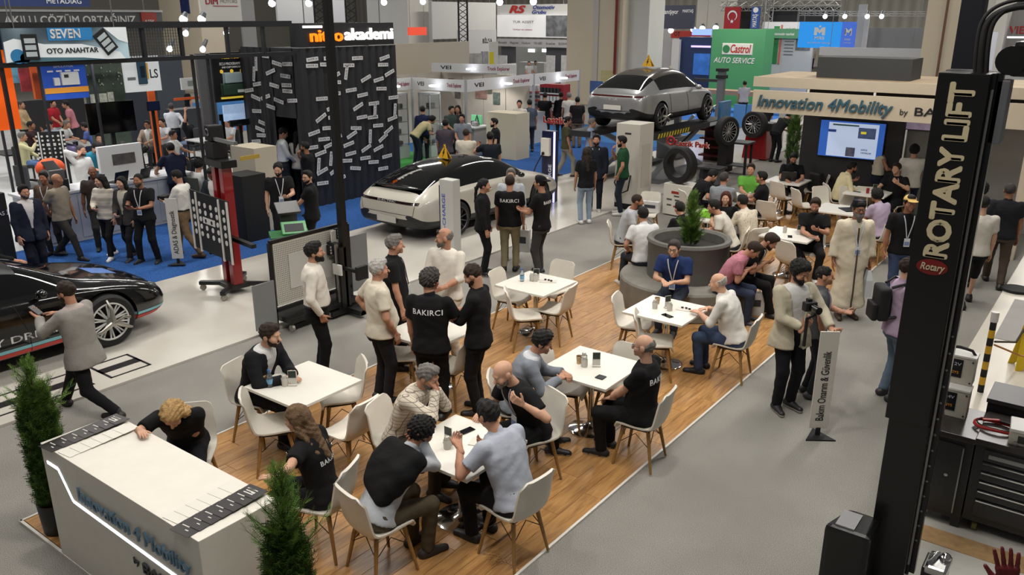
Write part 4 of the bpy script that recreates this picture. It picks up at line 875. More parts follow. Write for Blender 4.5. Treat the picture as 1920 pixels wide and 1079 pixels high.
for sd in(1,-1):
 MB().sphere((sd*1.04,3.15,.98),(.1,.06,.06),12).build('wing_mirror',BLKP,t,smooth=60);MB().sphere((sd*.70,4.70,.62),(.12,.15,.06),12).build('headlight',mat('headlight','4c5458',.08,coat=.8),t,smooth=60)
line('bonnet_seam',[(.62,3.95,3),(.66,4.6,3),(.4,4.85,3),(-.4,4.85,3),(-.66,4.6,3),(-.62,3.95,3)],(0,0,-1),mat('panel_gap_black','1c1c1e',.6),.004)
band('bonnet_sticker',((-.1,4.15,3),(.3,4.15,3)),((-.1,4.5,3),(.3,4.5,3)),(0,0,-1),mat('sticker_blue','3e6fb8',.3,noise=.5,nscale=20),8)
def wheel_clamp(parent_loc,rz,label):
 t=thing('wheel_clamp',label,'wheel clamp',parent_loc,rz);m=MB();m.cyl((0,0,0),(.13,0,0),.055,.04,16)
 for a in(95,205,330):m.tube([(.1,0,0),(.11,.2*math.cos(R(a)),.2*math.sin(R(a))),(.03,.31*math.cos(R(a)),.31*math.sin(R(a)))],[.035,.026,.016],8)
 m.tube([(.12,0,0),(.16,.12,.06),(.16,.2,.04)],.02,6);m.build('three_armed_bracket',mat('cast_alu','aaa79f',.35,.85),t,smooth=40)
wheel_clamp((-10.72,5.14,.40),0,'three-armed alignment clamp on the black car’s front wheel')
# silver crossover raised on a scissor lift
KIA=[(0,.46,.80,.88,.62,.62,.5),(.05,.36,.90,.99,.84,.80,.62),(.24,.29,.98,1.09,.91,.87,.68),(.55,.25,1.0,1.24,.935,.91,.65),(.95,.22,.99,1.42,.94,.925,.62),(1.4,.21,.98,1.52,.94,.925,.60),(2.0,.2,.96,1.56,.94,.92,.59),(2.5,.2,.95,1.55,.94,.92,.585),(2.95,.2,.94,1.46,.94,.915,.58),(3.45,.2,.93,1.2,.94,.91,.60),(3.8,.2,.905,1.0,.935,.905,.66),(4.2,.22,.83,.9,.92,.89,.68),(4.5,.26,.70,.76,.86,.84,.64),(4.68,.36,.58,.62,.64,.62,.5)]
LZ=1.42
t,hit,line,band,lett=car('crossover_car','silver crossover car raised on a scissor lift',(-11.25,19.35,LZ),KIA,SILV,mat('roof_bronze','5a544b',.2,.4,coat=.5),(.93,3.55),(.2,1.0),(2.95,3.75),[(.945,.97,.37,.37),(.945,3.87,.37,.37)],mat('rim_two_tone','8a8a8a',.3,.8),5,True)
tail_bar(.93,.84,h=.02,col='4a1210');band('rear_cladding',((-.82,-1,.36),(.82,-1,.36)),((-.82,-1,.56),(.82,-1,.56)),(0,1,0),CLAD,24);MB().box((0,0,0),(.52,.02,.12)).build('number_plate',mat('plate_white','d5d3cc',.5),t).location=(0,-.035,.64)
lett('KIA',.085,lambda x,y:(x,-1,.84+y),(0,1,0),mat('badge_silver','c8c8c8',.3),width=.26)
for yy in(1.55,2.6):line('door_seam',[(2,yy-.12,.93),(2,yy,.5),(2,yy,.26)],(-1,0,0),SEAM,.004)
for sd in(1,-1):MB().sphere((sd*1.0,3.05,1.02),(.1,.06,.065),12).build('wing_mirror',SILV,t,smooth=60)
triangle_sign((-11.25,21.2,LZ+1.6),'yellow high-voltage triangle on the roof of the raised silver car',.36,R(-10))
wheel_clamp((-10.26,20.32,LZ+.38),0,'alignment clamp on the raised car’s rear wheel');wheel_clamp((-10.26,23.22,LZ+.38),0,'alignment clamp on the raised car’s front wheel')
t=thing('scissor_lift','dark grey scissor lift under the silver car','lift',(-11.25,21.7,0))
for sx in(-1,1):
 m=MB().box((sx*.82,0,LZ-.09),(.62,5.3,.16)).build('runway',DARK,t,bevel=.01);MB().box((sx*.82,0,.06),(.66,3.4,.1)).build('base_frame',GREYM,t)
 for k,(a,b)in enumerate((((-1.5,.12),(1.5,LZ-.18)),((1.5,.12),(-1.5,LZ-.18)))):
  d=Vector((0,b[0]-a[0],b[1]-a[1]));o=MB().box((0,0,0),(.08,d.length,.14)).build('scissor_arm',mat('lift_arm','8f9499',.4,.3),t,bevel=.01);o.location=(sx*.82+.12*(k-.5),0,(a[1]+b[1])/2);o.rotation_euler=(math.atan2(d.z,d.y),0,0)
m=MB()
for i in range(12):m._add([(1.132,-1.9+i*.16,LZ-.15),(1.132,-1.82+i*.16,LZ-.15),(1.132,-1.76+i*.16,LZ-.03),(1.132,-1.84+i*.16,LZ-.03)],[(0,1,2,3)])
tag(m.build('hazard_tape',mat('tape_yellow','d8c11f',.5),t),kind='stuff');MB().box((1.2,2.2,LZ+.15),(.12,.7,.75)).build('sensor_post',mat('post_blue','4f7fae',.4),t,bevel=.03);MB().box((1.14,1.6,LZ-.09),(.012,.5,.1)).build('maker_plate',mat('plate_pale','c0c6cc',.5),t)
# ---------------------------------------------------------------- charging totems and cabinet
def totem(px,py,h,w,d,body,label,txtc,led,rz=0.,z0=.03,boxed=False):
 x,y=G(px,py,z0);t=thing('charging_post',label,'charging post',(x,y,z0),rz);MB().box((0,0,h/2),(w,d,h)).build('body',body,t,bevel=.03);return t
t=totem(846,470,1.40,.34,.22,mat('totem_pale','c3c2bd',.35),'pale charging post with a lit navy side, behind the estate’s rear wheel',None,None)
MB().box((-.17,-.02,.68),(.02,.18,1.2)).build('side_strip',mat('totem_navy','161a3c',.3),t);text('charging to fit',t,(-.181,-.02,.78),(0,0,1),(-1,0,0),.11,glow('cfd4ff',1.5),.001,width=1.0);text('B-CHARGE',t,(-.06,-.112,.75),(0,0,1),(0,-1,0),.11,mat('totem_blue','5961b8',.4),.001,0,.02,width=.75);
MB().box((-.0,-.113,.2),(.12,.006,.12)).build('socket',DARK,t)
t=totem(1030,378,1.72,.34,.22,mat('totem_navy','161a3c',.3),'navy charging post with a lit white edge and a white wall box',None,None)
MB().box((.175,-.08,.86),(.02,.06,1.7)).build('light_edge',glow('b9b8ff',2.2),t);MB().box((-.02,-.15,1.35),(.24,.1,.42)).build('wall_box',WHITE,t,bevel=.02);MB().sphere((-.06,-.21,1.2),.04,10).build('plug',MATTEB,t);text('B-CHARGE',t,(.08,-.112,.55),(0,0,1),(0,-1,0),.12,mat('print_white2','dcdcea',.5),.001,0,.02,width=.75)
m=MB();m.tube([(-.08,-.21,1.18),(-.2,-.3,.9),(-.3,-.4,.5),(-.45,-.5,.05),(-.8,-.3,.02)],.014,6);m.build('charging_cable',MATTEB,t,smooth=60)
x,y=G(1178,392,.03);t=thing('charging_cabinet','tall pale charging cabinet beside the man in a green polo','charging station',(x-.1,y+.35,.03));MB().box((0,0,1.04),(.62,.66,1.86)).build('body',mat('cabinet_pale','cdc8bc',.4),t,bevel=.012);MB().box((0,0,.06),(.6,.64,.12)).build('plinth',MATTEB,t);MB().box((.313,.0,1.0),(.006,.4,1.0)).build('door_panel',mat('cabinet_door','c0bbaf',.45),t);MB().cyl((-.12,-.335,1.28),(-.12,-.35,1.28),.03,n=12).build('emergency_button',RED,t);MB().box((.0,-.332,1.75),(.16,.006,.04)).build('badge',DARK,t)
MB().tube([(-.2,-.335,.95),(-.26,-.42,.6),(-.1,-.45,.35),(.1,-.42,.45),(.12,-.35,.8)],.018,6).build('charging_cable',MATTEB,t,smooth=60)
# ---------------------------------------------------------------- tyre corner
def tyre_thing(loc,r,rz,label,rim=True,tilt=0.):
 t=thing('tyre',label,'tyre',loc,rz);t.rotation_euler=(tilt,0,rz);w=.12;M=Matrix.Translation((0,0,r))@Matrix.Rotation(math.pi/2,4,'X')
 o=MB().lathe([(r*.66,-w),(r*.9,-w*1.02),(r*.985,-w*.75),(r,-w*.3),(r,w*.3),(r*.985,w*.75),(r*.9,w*1.02),(r*.66,w),(r*.62,0)],n=40);o.f=o.f[:-2];o.m=o.m[:-2];n=40;k=9;o.f+=[((k-1)*n+i,(k-1)*n+(i+1)%n,(i+1)%n,i)for i in range(n)];o.m+=[0]*n
 ob=o.build('casing',TYRE,t,smooth=30);ob.matrix_local=M
 if rim:
  m=MB();m.tube([(r*.66*math.cos(a),r*.66*math.sin(a),w*.9)for a in np.linspace(0,2*math.pi,37)[:-1]],.014,6,closed=True);m.cyl((0,0,0),(0,0,w*.6),r*.16,r*.12,14)
  for i in range(16):a=2*math.pi*i/16;m.tube([(r*.1*math.cos(a),r*.1*math.sin(a),w*.55),(r*.66*math.cos(a),r*.66*math.sin(a),w*.85)],.012,5)
  ob=m.build('rim',WRIM,t,smooth=40);ob.matrix_local=M;ob=MB().cyl((0,0,-w*.8),(0,0,-w*.1),r*.65,n=30).build('rim_back',mat('rim_back_grey','2a2a2b',.5),t);ob.matrix_local=M  # dark grey disc closing the wheel behind the spokes
 return t
x,y=G(1270,408);bt=thing('display_box','white display box printed with small logos, carrying a big tyre','display box',(x,y+.3,.03),R(-8));MB().box((0,0,.35),(.78,.55,.70)).build('box',WHITE,bt,bevel=.005);m=MB();
for i,(dx,dz,w_,c_)in enumerate(((-.02,.52,.3,1),(-.22,.35,.14,0),(0,.35,.14,0),(.22,.34,.14,0),(-.22,.22,.12,0),(-.02,.2,.16,1),(.22,.22,.14,0),(-.0,.44,.2,0))):m.box((dx,-.277,dz),(w_,.004,.035 if i else .06),c_)
m.build('logo_print',[mat('logo_dark','55524c',.6),mat('logo_red','9c2a22',.6)],bt)
tyre_thing((x-.12,y+.22,.74),.42,R(-12),'rimless black tyre standing on the white display box',rim=False)
sg=thing('pin_sign','red lettering sign with a round pin emblem above the tyre','sign',(x-.05,y+.45,1.55));rl=mat('letters_red','a8201c',.5);text('Lastik Park',sg,(.1,-.05,.06),(1,0,0),(0,-1,0),.17,rl,.01,0,.015,width=.8);text('Lastik Park',sg,(.1,-.04,.06),(1,0,0),(0,-1,0),.175,mat('letters_halo','d8d0c8',.6),.004,0,.05,width=.84);m=MB();m.tube([(-.42+.09*math.cos(a),-.05,.1+.09*math.sin(a))for a in np.linspace(0,6.28,17)[:-1]],.024,6,closed=True);m.sphere((-.42,-.05,.1),.03,8);m.build('pin_emblem',rl,sg,smooth=60);MB().cyl((0,0,-1.5),(0,0,0),.012,n=6).build('rod',STEEL,sg)
def at_stage(px,py):x,y=G(px,py,.03);return x,y
x,y=at_stage(1350,340);tyre_thing((x-.3,y+.9,.85),.42,R(70),'wheel with a silver multi-spoke rim left of the black work table');
x,y=at_stage(1325,345);t=thing('wheel_stand','low grey hour-glass stand in front of the upright wheel','stand',(x,y+.2,.03));MB().box((0,0,.42),(.75,.5,.06)).build('top',DARK,t,bevel=.01);
for sx in(-1,1):MB().prism([(-.06,0),(.06,0),(.02,.2),(.06,.39),(-.06,.39),(-.02,.2)],-.2,.2,0,Matrix.Translation((sx*.27,0,0))@Matrix.Rotation(R(90),4,'X')).build('leg',GREYM,t)
MB().box((0,0,.2),(.3,.3,.36)).build('motor',MATTEB,t,bevel=.02)
x,y=at_stage(1400,325);t=thing('work_table','black open work table beside the red wheel balancer','table',(x-.3,y-.2,.03));MB().box((0,0,.9),(.9,.6,.05)).build('top',DARK,t);MB().box((-.3,0,.45),(.28,.5,.85)).build('cabinet',MATTEB,t,bevel=.01);MB().box((.38,.2,.45),(.06,.06,.86)).build('leg',MATTEB,t);MB().box((.38,-.2,.45),(.06,.06,.86)).build('leg',MATTEB,t);MB().box((.1,0,.25),(.6,.5,.03)).build('shelf',DARK,t)
x,y=at_stage(1400,300);t=thing('wheel_balancer','red wheel balancer holding a silver multi-spoke wheel','machine',(x+.1,y+.6,.03));MB().box((0,0,.45),(.8,.6,.9),taper=.8).build('body',RED,t,bevel=.03);MB().box((0,.1,1.0),(.9,.5,.25)).build('tray',DARK,t,bevel=.02);MB().cyl((0,-.2,.98),(0,-.55,.98),.03,n=10).build('shaft',STEEL,t);tyre_thing((x+.12,y+.1,.72),.42,R(-12),'wheel mounted on the red wheel balancer')
x,y=at_stage(1320,320);t=thing('tool_rack','dark red slatted rack under the raised silver car','rack',(x-.5,y+1.6,.03));MB().box((0,.25,.65),(.75,.04,1.3)).build('back',mat('rack_back','3a0f0e',.5),t)
for i in range(5):MB().box((0,.05,.2+i*.26),(.75,.4,.05)).build('slat',mat('rack_red','5a1412',.45),t,bevel=.005)
x,y=at_stage(1360,300);t=thing('tyre_changer','grey tyre changer with a slanting arm behind the big tyre','machine',(x-1.6,y-.6,.03));MB().box((0,0,.35),(.7,.7,.7)).build('body',GREYM,t,bevel=.03);MB().box((0,.35,.9),(.18,.18,1.6)).build('column',GREYM,t,bevel=.02);o=MB().box((0,0,0),(.1,.1,1.2)).build('arm',mat('arm_pale','b5bcc2',.4),t,bevel=.02);o.location=(.3,.1,.9);o.rotation_euler=(0,R(38),0);MB().cyl((0,0,.7),(0,0,.76),.3,n=24).build('turntable',STEEL,t)
# ---------------------------------------------------------------- measuring gear on the white stage
def cyl_caster(parent,x,y,r=.05):MB().cyl((x-.02,y,r),(x+.02,y,r),r,n=14).build('caster',mat('caster','9a948a',.4,.4),parent,smooth=30)
x,y=G(440,545,.03);t=thing('lift_mast','red wheeled calibration mast carrying a black dotted board','calibration stand',(x,y,.03),face_az(46))
MB().box((-.13,0,1.12),(.13,.16,2.0)).build('mast',RED,t,bevel=.01);MB().box((.13,0,1.12),(.13,.16,2.0)).build('mast',RED,t,bevel=.01);MB().box((0,.02,1.12),(.1,.1,2.0)).build('guide_rail',STEEL,t);MB().box((0,0,2.13),(.6,.26,.12)).build('head_block',BLACK,t,bevel=.015);MB().box((-.1,0,2.32),(.3,.24,.26)).build('camera_box',MATTEB,t,bevel=.02);MB().box((-.12,0,2.58),(.22,.22,.24)).build('sensor_box',MATTEB,t,bevel=.02)
MB().tube([(-.1+.05*math.cos(a),-.125,2.6+.05*math.sin(a))for a in np.linspace(0,6.28,13)[:-1]],.012,5,closed=True).build('lens_ring',STEEL,t);MB().box((.35,-.05,2.5),(.7,.06,.05)).build('arm',STEEL,t)
for sx,sy in((-1,-1),(1,-1),(-1,1),(1,1)):o=MB().box((sx*.22,sy*.2,.13),(.09,.55,.06),rz=sx*sy*R(-45)).build('foot',BLACK,t,bevel=.01);cyl_caster(t,sx*.38,sy*.36)
MB().box((0,0,.12),(.45,.35,.07)).build('base',BLACK,t,bevel=.01);MB().box((.55,-.05,.95),(.8,.08,.06)).build('cross_bar',BLACK,t)
bd=MB();bd.box((-.16,-.2,1.12),(1.36,.03,.98));bo=bd.build('target_board',MATTEB,t);wh=mat('target_white','d5d3cd',.5)
for dx in(-.83,-.58,.24,.52):MB().box((dx,-.22,1.1),(.045,.02,1.0)).build('white_rail',wh,bo)
for i,dx in enumerate((-.71,-.48,-.28,-.07,.13,.38)):
 for j in range(5):
  if i in(2,3)and j==2:continue
  MB().cyl((dx,-.214,1.42-j*.125),(dx,-.222,1.42-j*.125),.042,n=16).build('white_dot',wh,bo)
MB().box((-.175,-.22,1.17),(.42,.012,.1)).build('centre_plate',wh,bo);
for dx in(-.28,-.07):MB().cyl((dx,-.222,1.17),(dx,-.23,1.17),.032,n=14).build('black_dot',MATTEB,bo)
# smaller dotted board further left
x,y=G(95,330,.0);x,y=HG(92,245,1.75);t=thing('calibration_board','slim black dotted board leaning behind the seated men at the far left','calibration stand',(x,y,0),face_az(-20));b_=MB().box((0,0,1.05),(.62,.03,1.35)).build('target_board',MATTEB,t);
for dx in(-.24,.24):MB().box((dx,-.02,1.05),(.03,.015,1.35)).build('white_rail',wh,b_)
for i in range(6):
 for j in range(6):
  if not(i in(2,3)and j==2):MB().cyl((-.29+i*.116,-.016,1.62-j*.1),(-.29+i*.116,-.022,1.62-j*.1),.026,n=10).build('white_dot',wh,b_)
MB().box((0,-.02,1.42),(.2,.01,.07)).build('centre_plate',wh,b_);MB().box((0,.03,.3),(.1,.06,.6)).build('post',BLACK,t);MB().box((0,0,.03),(.5,.4,.04)).build('base',BLACK,t)
# aligner rack with pegboard
x,y=G(560,600,.03);t=thing('pegboard_rack','wheeled rack with a pale pegboard and hanging camera targets','rack',(x+.1,y+.25,.03),R(90));peg=mat('pegboard','c9c5bb',.5)
MB().box((0,0,.82),(1.36,.05,.92)).build('pegboard',peg,t);MB().box((-.05,-.03,.82),(.78,.01,.52)).build('cover_panel',mat('panel_pale','cbc9c2',.45),t);m=MB()
for i in range(44):
 for j in range(29):
  if not(8<i<34 and 6<j<23):m._add([(-.66+i*.03,-.0262,.4+j*.03),(-.648+i*.03,-.0262,.4+j*.03),(-.648+i*.03,-.0262,.412+j*.03),(-.66+i*.03,-.0262,.412+j*.03)],[(0,1,2,3)])
tag(m.build('peg_holes',mat('hole','4a4844',.9),t),kind='stuff')
for a,b in(((-.72,0,.05),(-.72,0,1.3)),((.72,0,.05),(.72,0,1.3)),((-.72,0,1.31),(.72,0,1.31)),((-.72,0,.3),(.72,0,.3))):MB().box([(a[i]+b[i])/2 for i in range(3)],[max(abs(a[i]-b[i]),.05)for i in range(3)]).build('frame_bar',BLACK,t)
MB().box((0,0,.16),(1.3,.5,.08)).build('base',BLACK,t,bevel=.01);MB().box((-.93,-.06,.45),(.36,.02,.66)).build('side_flap',mat('flap_grey','8d8f90',.45,.3),t);MB().box((.95,.05,.62),(.4,.02,.9)).build('side_flap',mat('flap_grey','8d8f90',.45,.3),t)
for sx in(-1,1):
 for sy in(-1,1):cyl_caster(t,sx*.62,sy*.22)
def cam_target(dx,dz):
 o=MB().box((dx,-.09,dz),(.16,.06,.16)).build('camera_target',MATTEB,t,bevel=.01);m=MB()
 for i in range(3):
  for j in range(3):
   if(i+j)%2==0 or(i,j)in((0,1),(2,1)):m.box((dx-.045+.045*i,-.122,dz-.045+.045*j),(.03,.006,.03))
 m.build('marks',wh,o);MB().tube([(dx+.06,-.07,dz-.08),(dx+.1,-.05,dz-.16),(dx+.06,-.05,dz-.24)],.02,6).build('clamp',MATTEB,t)
for q in((.48,1.22),(.5,.75),(.32,1.0)):cam_target(*q)
x,y=G(652,585,.03);t=thing('camera_mast','tall black pole with camera arms on a wheeled base, in front of the estate car','mast',(x,y,.03));MB().box((0,0,2.9),(.1,.1,5.6)).build('pole',BLACK,t,bevel=.006);MB().box((0,0,.06),(.7,.12,.08)).build('foot',BLACK,t);MB().box((0,0,.06),(.12,.7,.08)).build('foot',BLACK,t);MB().box((-.02,-.06,.55),(.14,.14,1.0)).build('sleeve',BLACK,t,bevel=.01);MB().box((.0,-.14,.55),(.03,.05,1.1)).build('rail',STEEL,t)
MB().box((-.3,-.1,1.05),(.6,.1,.12)).build('camera_arm',MATTEB,t,bevel=.02);MB().box((.2,-.05,.72),(.36,.05,.05)).build('arm',MATTEB,t);MB().box((.42,-.05,.72),(.06,.2,.2)).build('target_plate',MATTEB,t);MB().box((.02,-.16,.72),(.18,.03,.16)).build('marker',wh,t);MB().box((-.12,-.02,1.15),(.02,.2,.26)).build('paper_flag',PAP,t)
for a in(0,1.57,3.14,4.71):cyl_caster(t,.33*math.cos(a),.33*math.sin(a),.045)
# sign stands
def sign_stand(px,py,h,body,label,az,z0=0.,w=.2):
 x,y=G(px,py,z0);t=thing('sign_stand',label,'sign',(x,y,z0),face_az(az));MB().prism([(-.16,-.12),(.16,-.12),(0,.16)],0,.015).build('foot',MATTEB,t);MB().box((0,0,.06),(.05,.02,.1)).build('post',MATTEB,t);MB().box((0,0,.1+(h-.1)/2),(w,.02,h-.1)).build('panel',mat('sign_pale','c5c1b8',.5),t,bevel=.004);text(body,t,(0,-.012,.1+(h-.1)*.44),(0,0,1),(0,-1,0),.12,MATTEB,.001,0,.005,width=(h-.1)*.72)
sign_stand(1532,818,1.22,'Bakım Onarım & Güvenlik','upright narrow sign reading Bakım Onarım & Güvenlik on the aisle carpet',2);sign_stand(335,495,1.22,'ADAS & Diagnostik','upright narrow sign reading ADAS & Diagnostik on the white stage edge',-6,.03);sign_stand(1460,283,1.25,'Lastik & Jant','narrow upright sign left of the screen wall, far off',0,.0)
# green machine and tablet stand
x,y=G(550,520,.03);t=thing('test_console','black test console with a sloped green top and screen','machine',(x,y,.03),face_az(-20));MB().box((0,0,.35),(.62,.5,.7)).build('cabinet',BLACK,t,bevel=.02);MB().box((0,0,.74),(.66,.54,.1)).build('green_top',mat('machine_green','2c6b3a',.4),t,bevel=.02);o=MB().box((0,0,0),(.42,.32,.07)).build('screen_housing',mat('machine_green2','3d8a4c',.4),t,bevel=.015);o.location=(.08,.0,.86);o.rotation_euler=(R(28),0,0);o2=MB().box((0,-.01,.037),(.32,.2,.004)).build('screen',mat('dark_screen','15191b',.6),o)
x,y=G(548,498,.03);t=thing('tablet_stand','grey pillar with a slanted black tablet between two bearded men','tablet stand',(x+.02,y-.02,.03),face_az(150));MB().box((0,0,.5),(.09,.07,1.0)).build('pillar',GREYM,t);MB().box((0,0,.02),(.36,.36,.03)).build('foot',BLACK,t);o=MB().box((0,0,0),(.42,.3,.05)).build('tablet',BLACK,t,bevel=.01);o.location=(0,.02,1.08);o.rotation_euler=(R(-32),0,0);MB().box((0,.04,.82),(.3,.03,.3)).build('leaflet_pocket',mat('smoked','3a3a3c',.2),t)
# ---------------------------------------------------------------- two-post lift column and the tool corner at the right
t=thing('lift_column','tall black lift column with big cream lettering running up it','lift column',(0,0,0));BL2=mat('lift_black','0c0c0d',.28,coat=.15)
MB().b2((-1.125,6.12,1.5),(-.825,6.40,4.0)).build('upper_cover',BL2,t,bevel=.008);MB().b2((-1.10,6.14,0),(-.82,6.40,1.5)).build('column_foot',BL2,t,bevel=.008);MB().b2((-.825,6.2,.2),(-.80,6.40,4.0)).build('guide_flange',BL2,t);MB().b2((-.815,6.185,.3),(-.80,6.2,3.9)).build('bright_rail',STEEL,t);MB().b2((-.80,6.24,.2),(-.765,6.30,4.0)).build('chain_guard',BL2,t)
cr=mat('lift_cream','c4b795',.5);text('ROTARY',t,(-.96,6.115,3.14),(.0,0,1),(0,-1,0),.2,cr,.002,0,.045,width=.76);text('LIFT',t,(-.96,6.115,3.75),(.0,0,1),(0,-1,0),.2,cr,.002,0,.045,width=.38)
o=MB().lathe([(1,0),(1,.004)],n=32).build('oval_badge',mat('badge_red','701718',.4),t);o.matrix_local=frame((-.975,6.118,2.70),(1,0,0),(0,-1,0))@Matrix.Diagonal((.1,.055,1,1));text('Rotary',t,(-.975,6.110,2.70),(1,0,0),(0,-1,0),.07,cr,.001,.2,.02,width=.155)
MB().b2((-1.14,6.44,3.96),(-.82,6.62,4.0)).build('top_tray',BL2,t)
for i in range(14):MB().cyl((-.79,6.24,.5+i*.13),(-.79,6.234,.5+i*.13),.009,n=8).build('bolt',STEEL,t)
m=MB();
for k,(dx,r_)in enumerate(((0,.022),(.035,.016),(-.03,.012))):m.tube(soft([(-.90+dx,6.3,3.9),(-.93+dx,6.3,4.15),(-.93+dx,6.32,4.33+.01*k),(-.80+dx,6.34,4.41+.02*k),(-.6,6.34,4.41+.02*k),(-.4,6.34,4.36),(-.2,6.34,4.3)]),r_,8)
m.build('hydraulic_hose',MATTEB,t,smooth=60);MB().b2((-.74,6.25,3.98),(-.1,6.5,4.2)).build('crossbeam',BL2,t,bevel=.03);MB().cyl((-.74,6.24,4.08),(-.74,6.5,4.08),.09,n=20).build('pulley_cover',BL2,t,smooth=40)
MB().b2((-.80,6.24,3.55),(-.72,6.4,3.96)).build('cast_bracket',GREYM,t,bevel=.01)
t2=thing('power_unit','black power unit with a grey label at the foot of the lift column','power unit',(-1.24,6.02,0));MB().prism([(-.14,-.18),(.2,-.18),(.2,.16),(-.05,.16)],0,.62).build('cover',BL2,t2,bevel=.04);o=MB().box((0,0,0),(.14,.24,.012)).build('label_plate',mat('label_grey','8e8e90',.4),t2);o.location=(.0,-.02,.626)
t2=thing('lift_arm_pad','chromed clamp block on the lift arm at the bottom edge','clamp',(-.6,5.98,0));MB().box((0,0,.28),(.16,.22,.5)).build('carriage',BL2,t2,bevel=.01);MB().box((.02,-.06,.56),(.15,.24,.06)).build('clamp_plate',CHROME,t2,bevel=.025);MB().sphere((.05,-.0,.6),(.04,.05,.03),12).build('knob',CHROME,t2,smooth=60);MB().cyl((-.03,-.12,.6),(.0,.02,.6),.02,n=10).build('pin',CHROME,t2,smooth=40)
t=thing('lift_column','dark blue-black second lift post rising behind the lettered column','lift column',G(1694,815)+(0,));MB().box((0,0,3.2),(.2,.2,6.4)).build('post',mat('post_navy','12151f',.4),t,bevel=.02);
# tool cabinets
CB=mat('cabinet_black','242426',.35,noise=.05);CBT=mat('cabinet_top','2f2b29',.3)
x0,y0=-1.0,7.42
t=thing('tool_cabinet','narrow black tool cabinet with one door, right of the lift column','cabinet',(-.83,7.72,.02));MB().box((0,0,.47),(.40,.6,.76)).build('body',CB,t,bevel=.006);MB().box((0,0,.87),(.42,.64,.05)).build('worktop',CBT,t,bevel=.006);d=MB().box((-.02,-.31,.47),(.30,.02,.66)).build('door',CB,t,bevel=.006);MB().box((.13,-.325,.47),(.012,.01,.64)).build('edge_trim',STEEL,d);MB().cyl((.03,-.32,.5),(.03,-.33,.5),.016,n=12).build('lock',CHROME,d)
for sx in(-1,1):MB().box((sx*.16,-.25,.045),(.07,.07,.09)).build('foot',CB,t)
t=thing('tool_chest','wide black tool chest with shallow drawers at the right edge','cabinet',(.13,7.72,.02));MB().box((0,0,.49),(1.5,.6,.74)).build('body',CB,t,bevel=.006);MB().box((0,0,.885),(1.52,.64,.05)).build('worktop',CBT,t,bevel=.006)
for i in range(6):
 hgt=(.11,.085,.085,.085,.085,.17)[i];zc=.83-(.055,.16,.25,.34,.43,.565)[i];dr=MB().box((0,-.308,zc),(1.36,.02,hgt-.008)).build('drawer',CB,t,bevel=.004)
 if i==0:MB().box((-.47,-.322,zc),(.34,.016,.035)).build('badge_plate',STEEL,dr,bevel=.003)
 else:MB().box((0,-.324,zc+hgt/2-.012),(1.34,.014,.012)).build('handle_strip',CHROME,dr)
for sx in(-1,1):
 for sy in(-1,1):MB().cyl((sx*.65-.02,sy*.22,.05),(sx*.65+.02,sy*.22,.05),.05,n=14).build('caster',mat('caster_brass','6f6a3a',.4,.5),t,smooth=30)
t=thing('back_cabinet','low black cabinet with a grey top standing on the tool worktop’s rear edge','cabinet',(.3,8.3,0));MB().box((0,0,.5),(1.9,.44,1.0)).build('body',CB,t,bevel=.008);MB().box((0,0,1.02),(1.92,.46,.04)).build('top',mat('slate','3a3b3e',.4),t,bevel=.004);MB().box((.1,-.225,.85),(.3,.012,.02)).build('handle',STEEL,t)
def booster(loc,label,body,rz=0.,s=1.):
 t=thing('battery_charger',label,'battery charger',loc,rz);gp=mat('charger_grey','b5b0a2',.45,noise=.05);MB().box((0,0,.13),(.30,.16,.26)).build('case',gp,t,bevel=.006);MB().box((0,0,.265),(.31,.17,.02)).build('lid',mat('charger_pale','cfcdc8',.4),t,bevel=.004);MB().box((.0,-.083,.15),(.11,.006,.17)).build('display_panel',mat('charger_panel','17171a',.25),t);text(body[0],t,(0,-.088,.19),(1,0,0),(0,-1,0),.04,mat('panel_text','a8a8b0',.5),.0005,0,.01,width=.075);text(body[1],t,(0,-.088,.11),(1,0,0),(0,-1,0),.035,mat('panel_orange','d08a2a',.5),.0005,0,.01,width=.06)
 for sx in(-1,1):
  for z in(.03,.23):MB().cyl((sx*.13,-.08,z),(sx*.13,-.085,z),.008,n=8).build('screw',DARK,t)
 MB().cyl((-.11,-.08,.18),(-.11,-.1,.18),.024,n=12).build('socket',MATTEB,t);return t
t=booster((-.92,7.83,.915),'lower grey battery charger, standing on the tool cabinet',('24V','GYS'));t=booster((-.93,7.95,1.19),'upper grey battery charger with a black carrying handle',('12V','GYS'));MB().tube([(-.13,0,.27),(-.1,0,.31),(0,0,.325),(.1,0,.31),(.13,0,.27)],.014,8).build('handle',MATTEB,t,smooth=60);MB().tube([(-.15,-.06,.25),(-.17,-.12,.12),(-.14,-.1,-.02),(-.11,-.12,.08)],.008,6).build('cable',mat('cable_red','b02a22',.45),t,smooth=60)
t=thing('sanitiser_bottle','small clear pump bottle in front of the battery chargers','bottle',(-.95,7.66,.915));MB().lathe([(.025,0),(.026,.06),(.01,.075),(.01,.085)],n=12).build('body',mat('clear_plastic2','c9cdc8',.1,trans=.7),t,smooth=40);MB().cyl((0,0,.085),(0,0,.11),.014,n=10).build('pump',WHITEG,t)
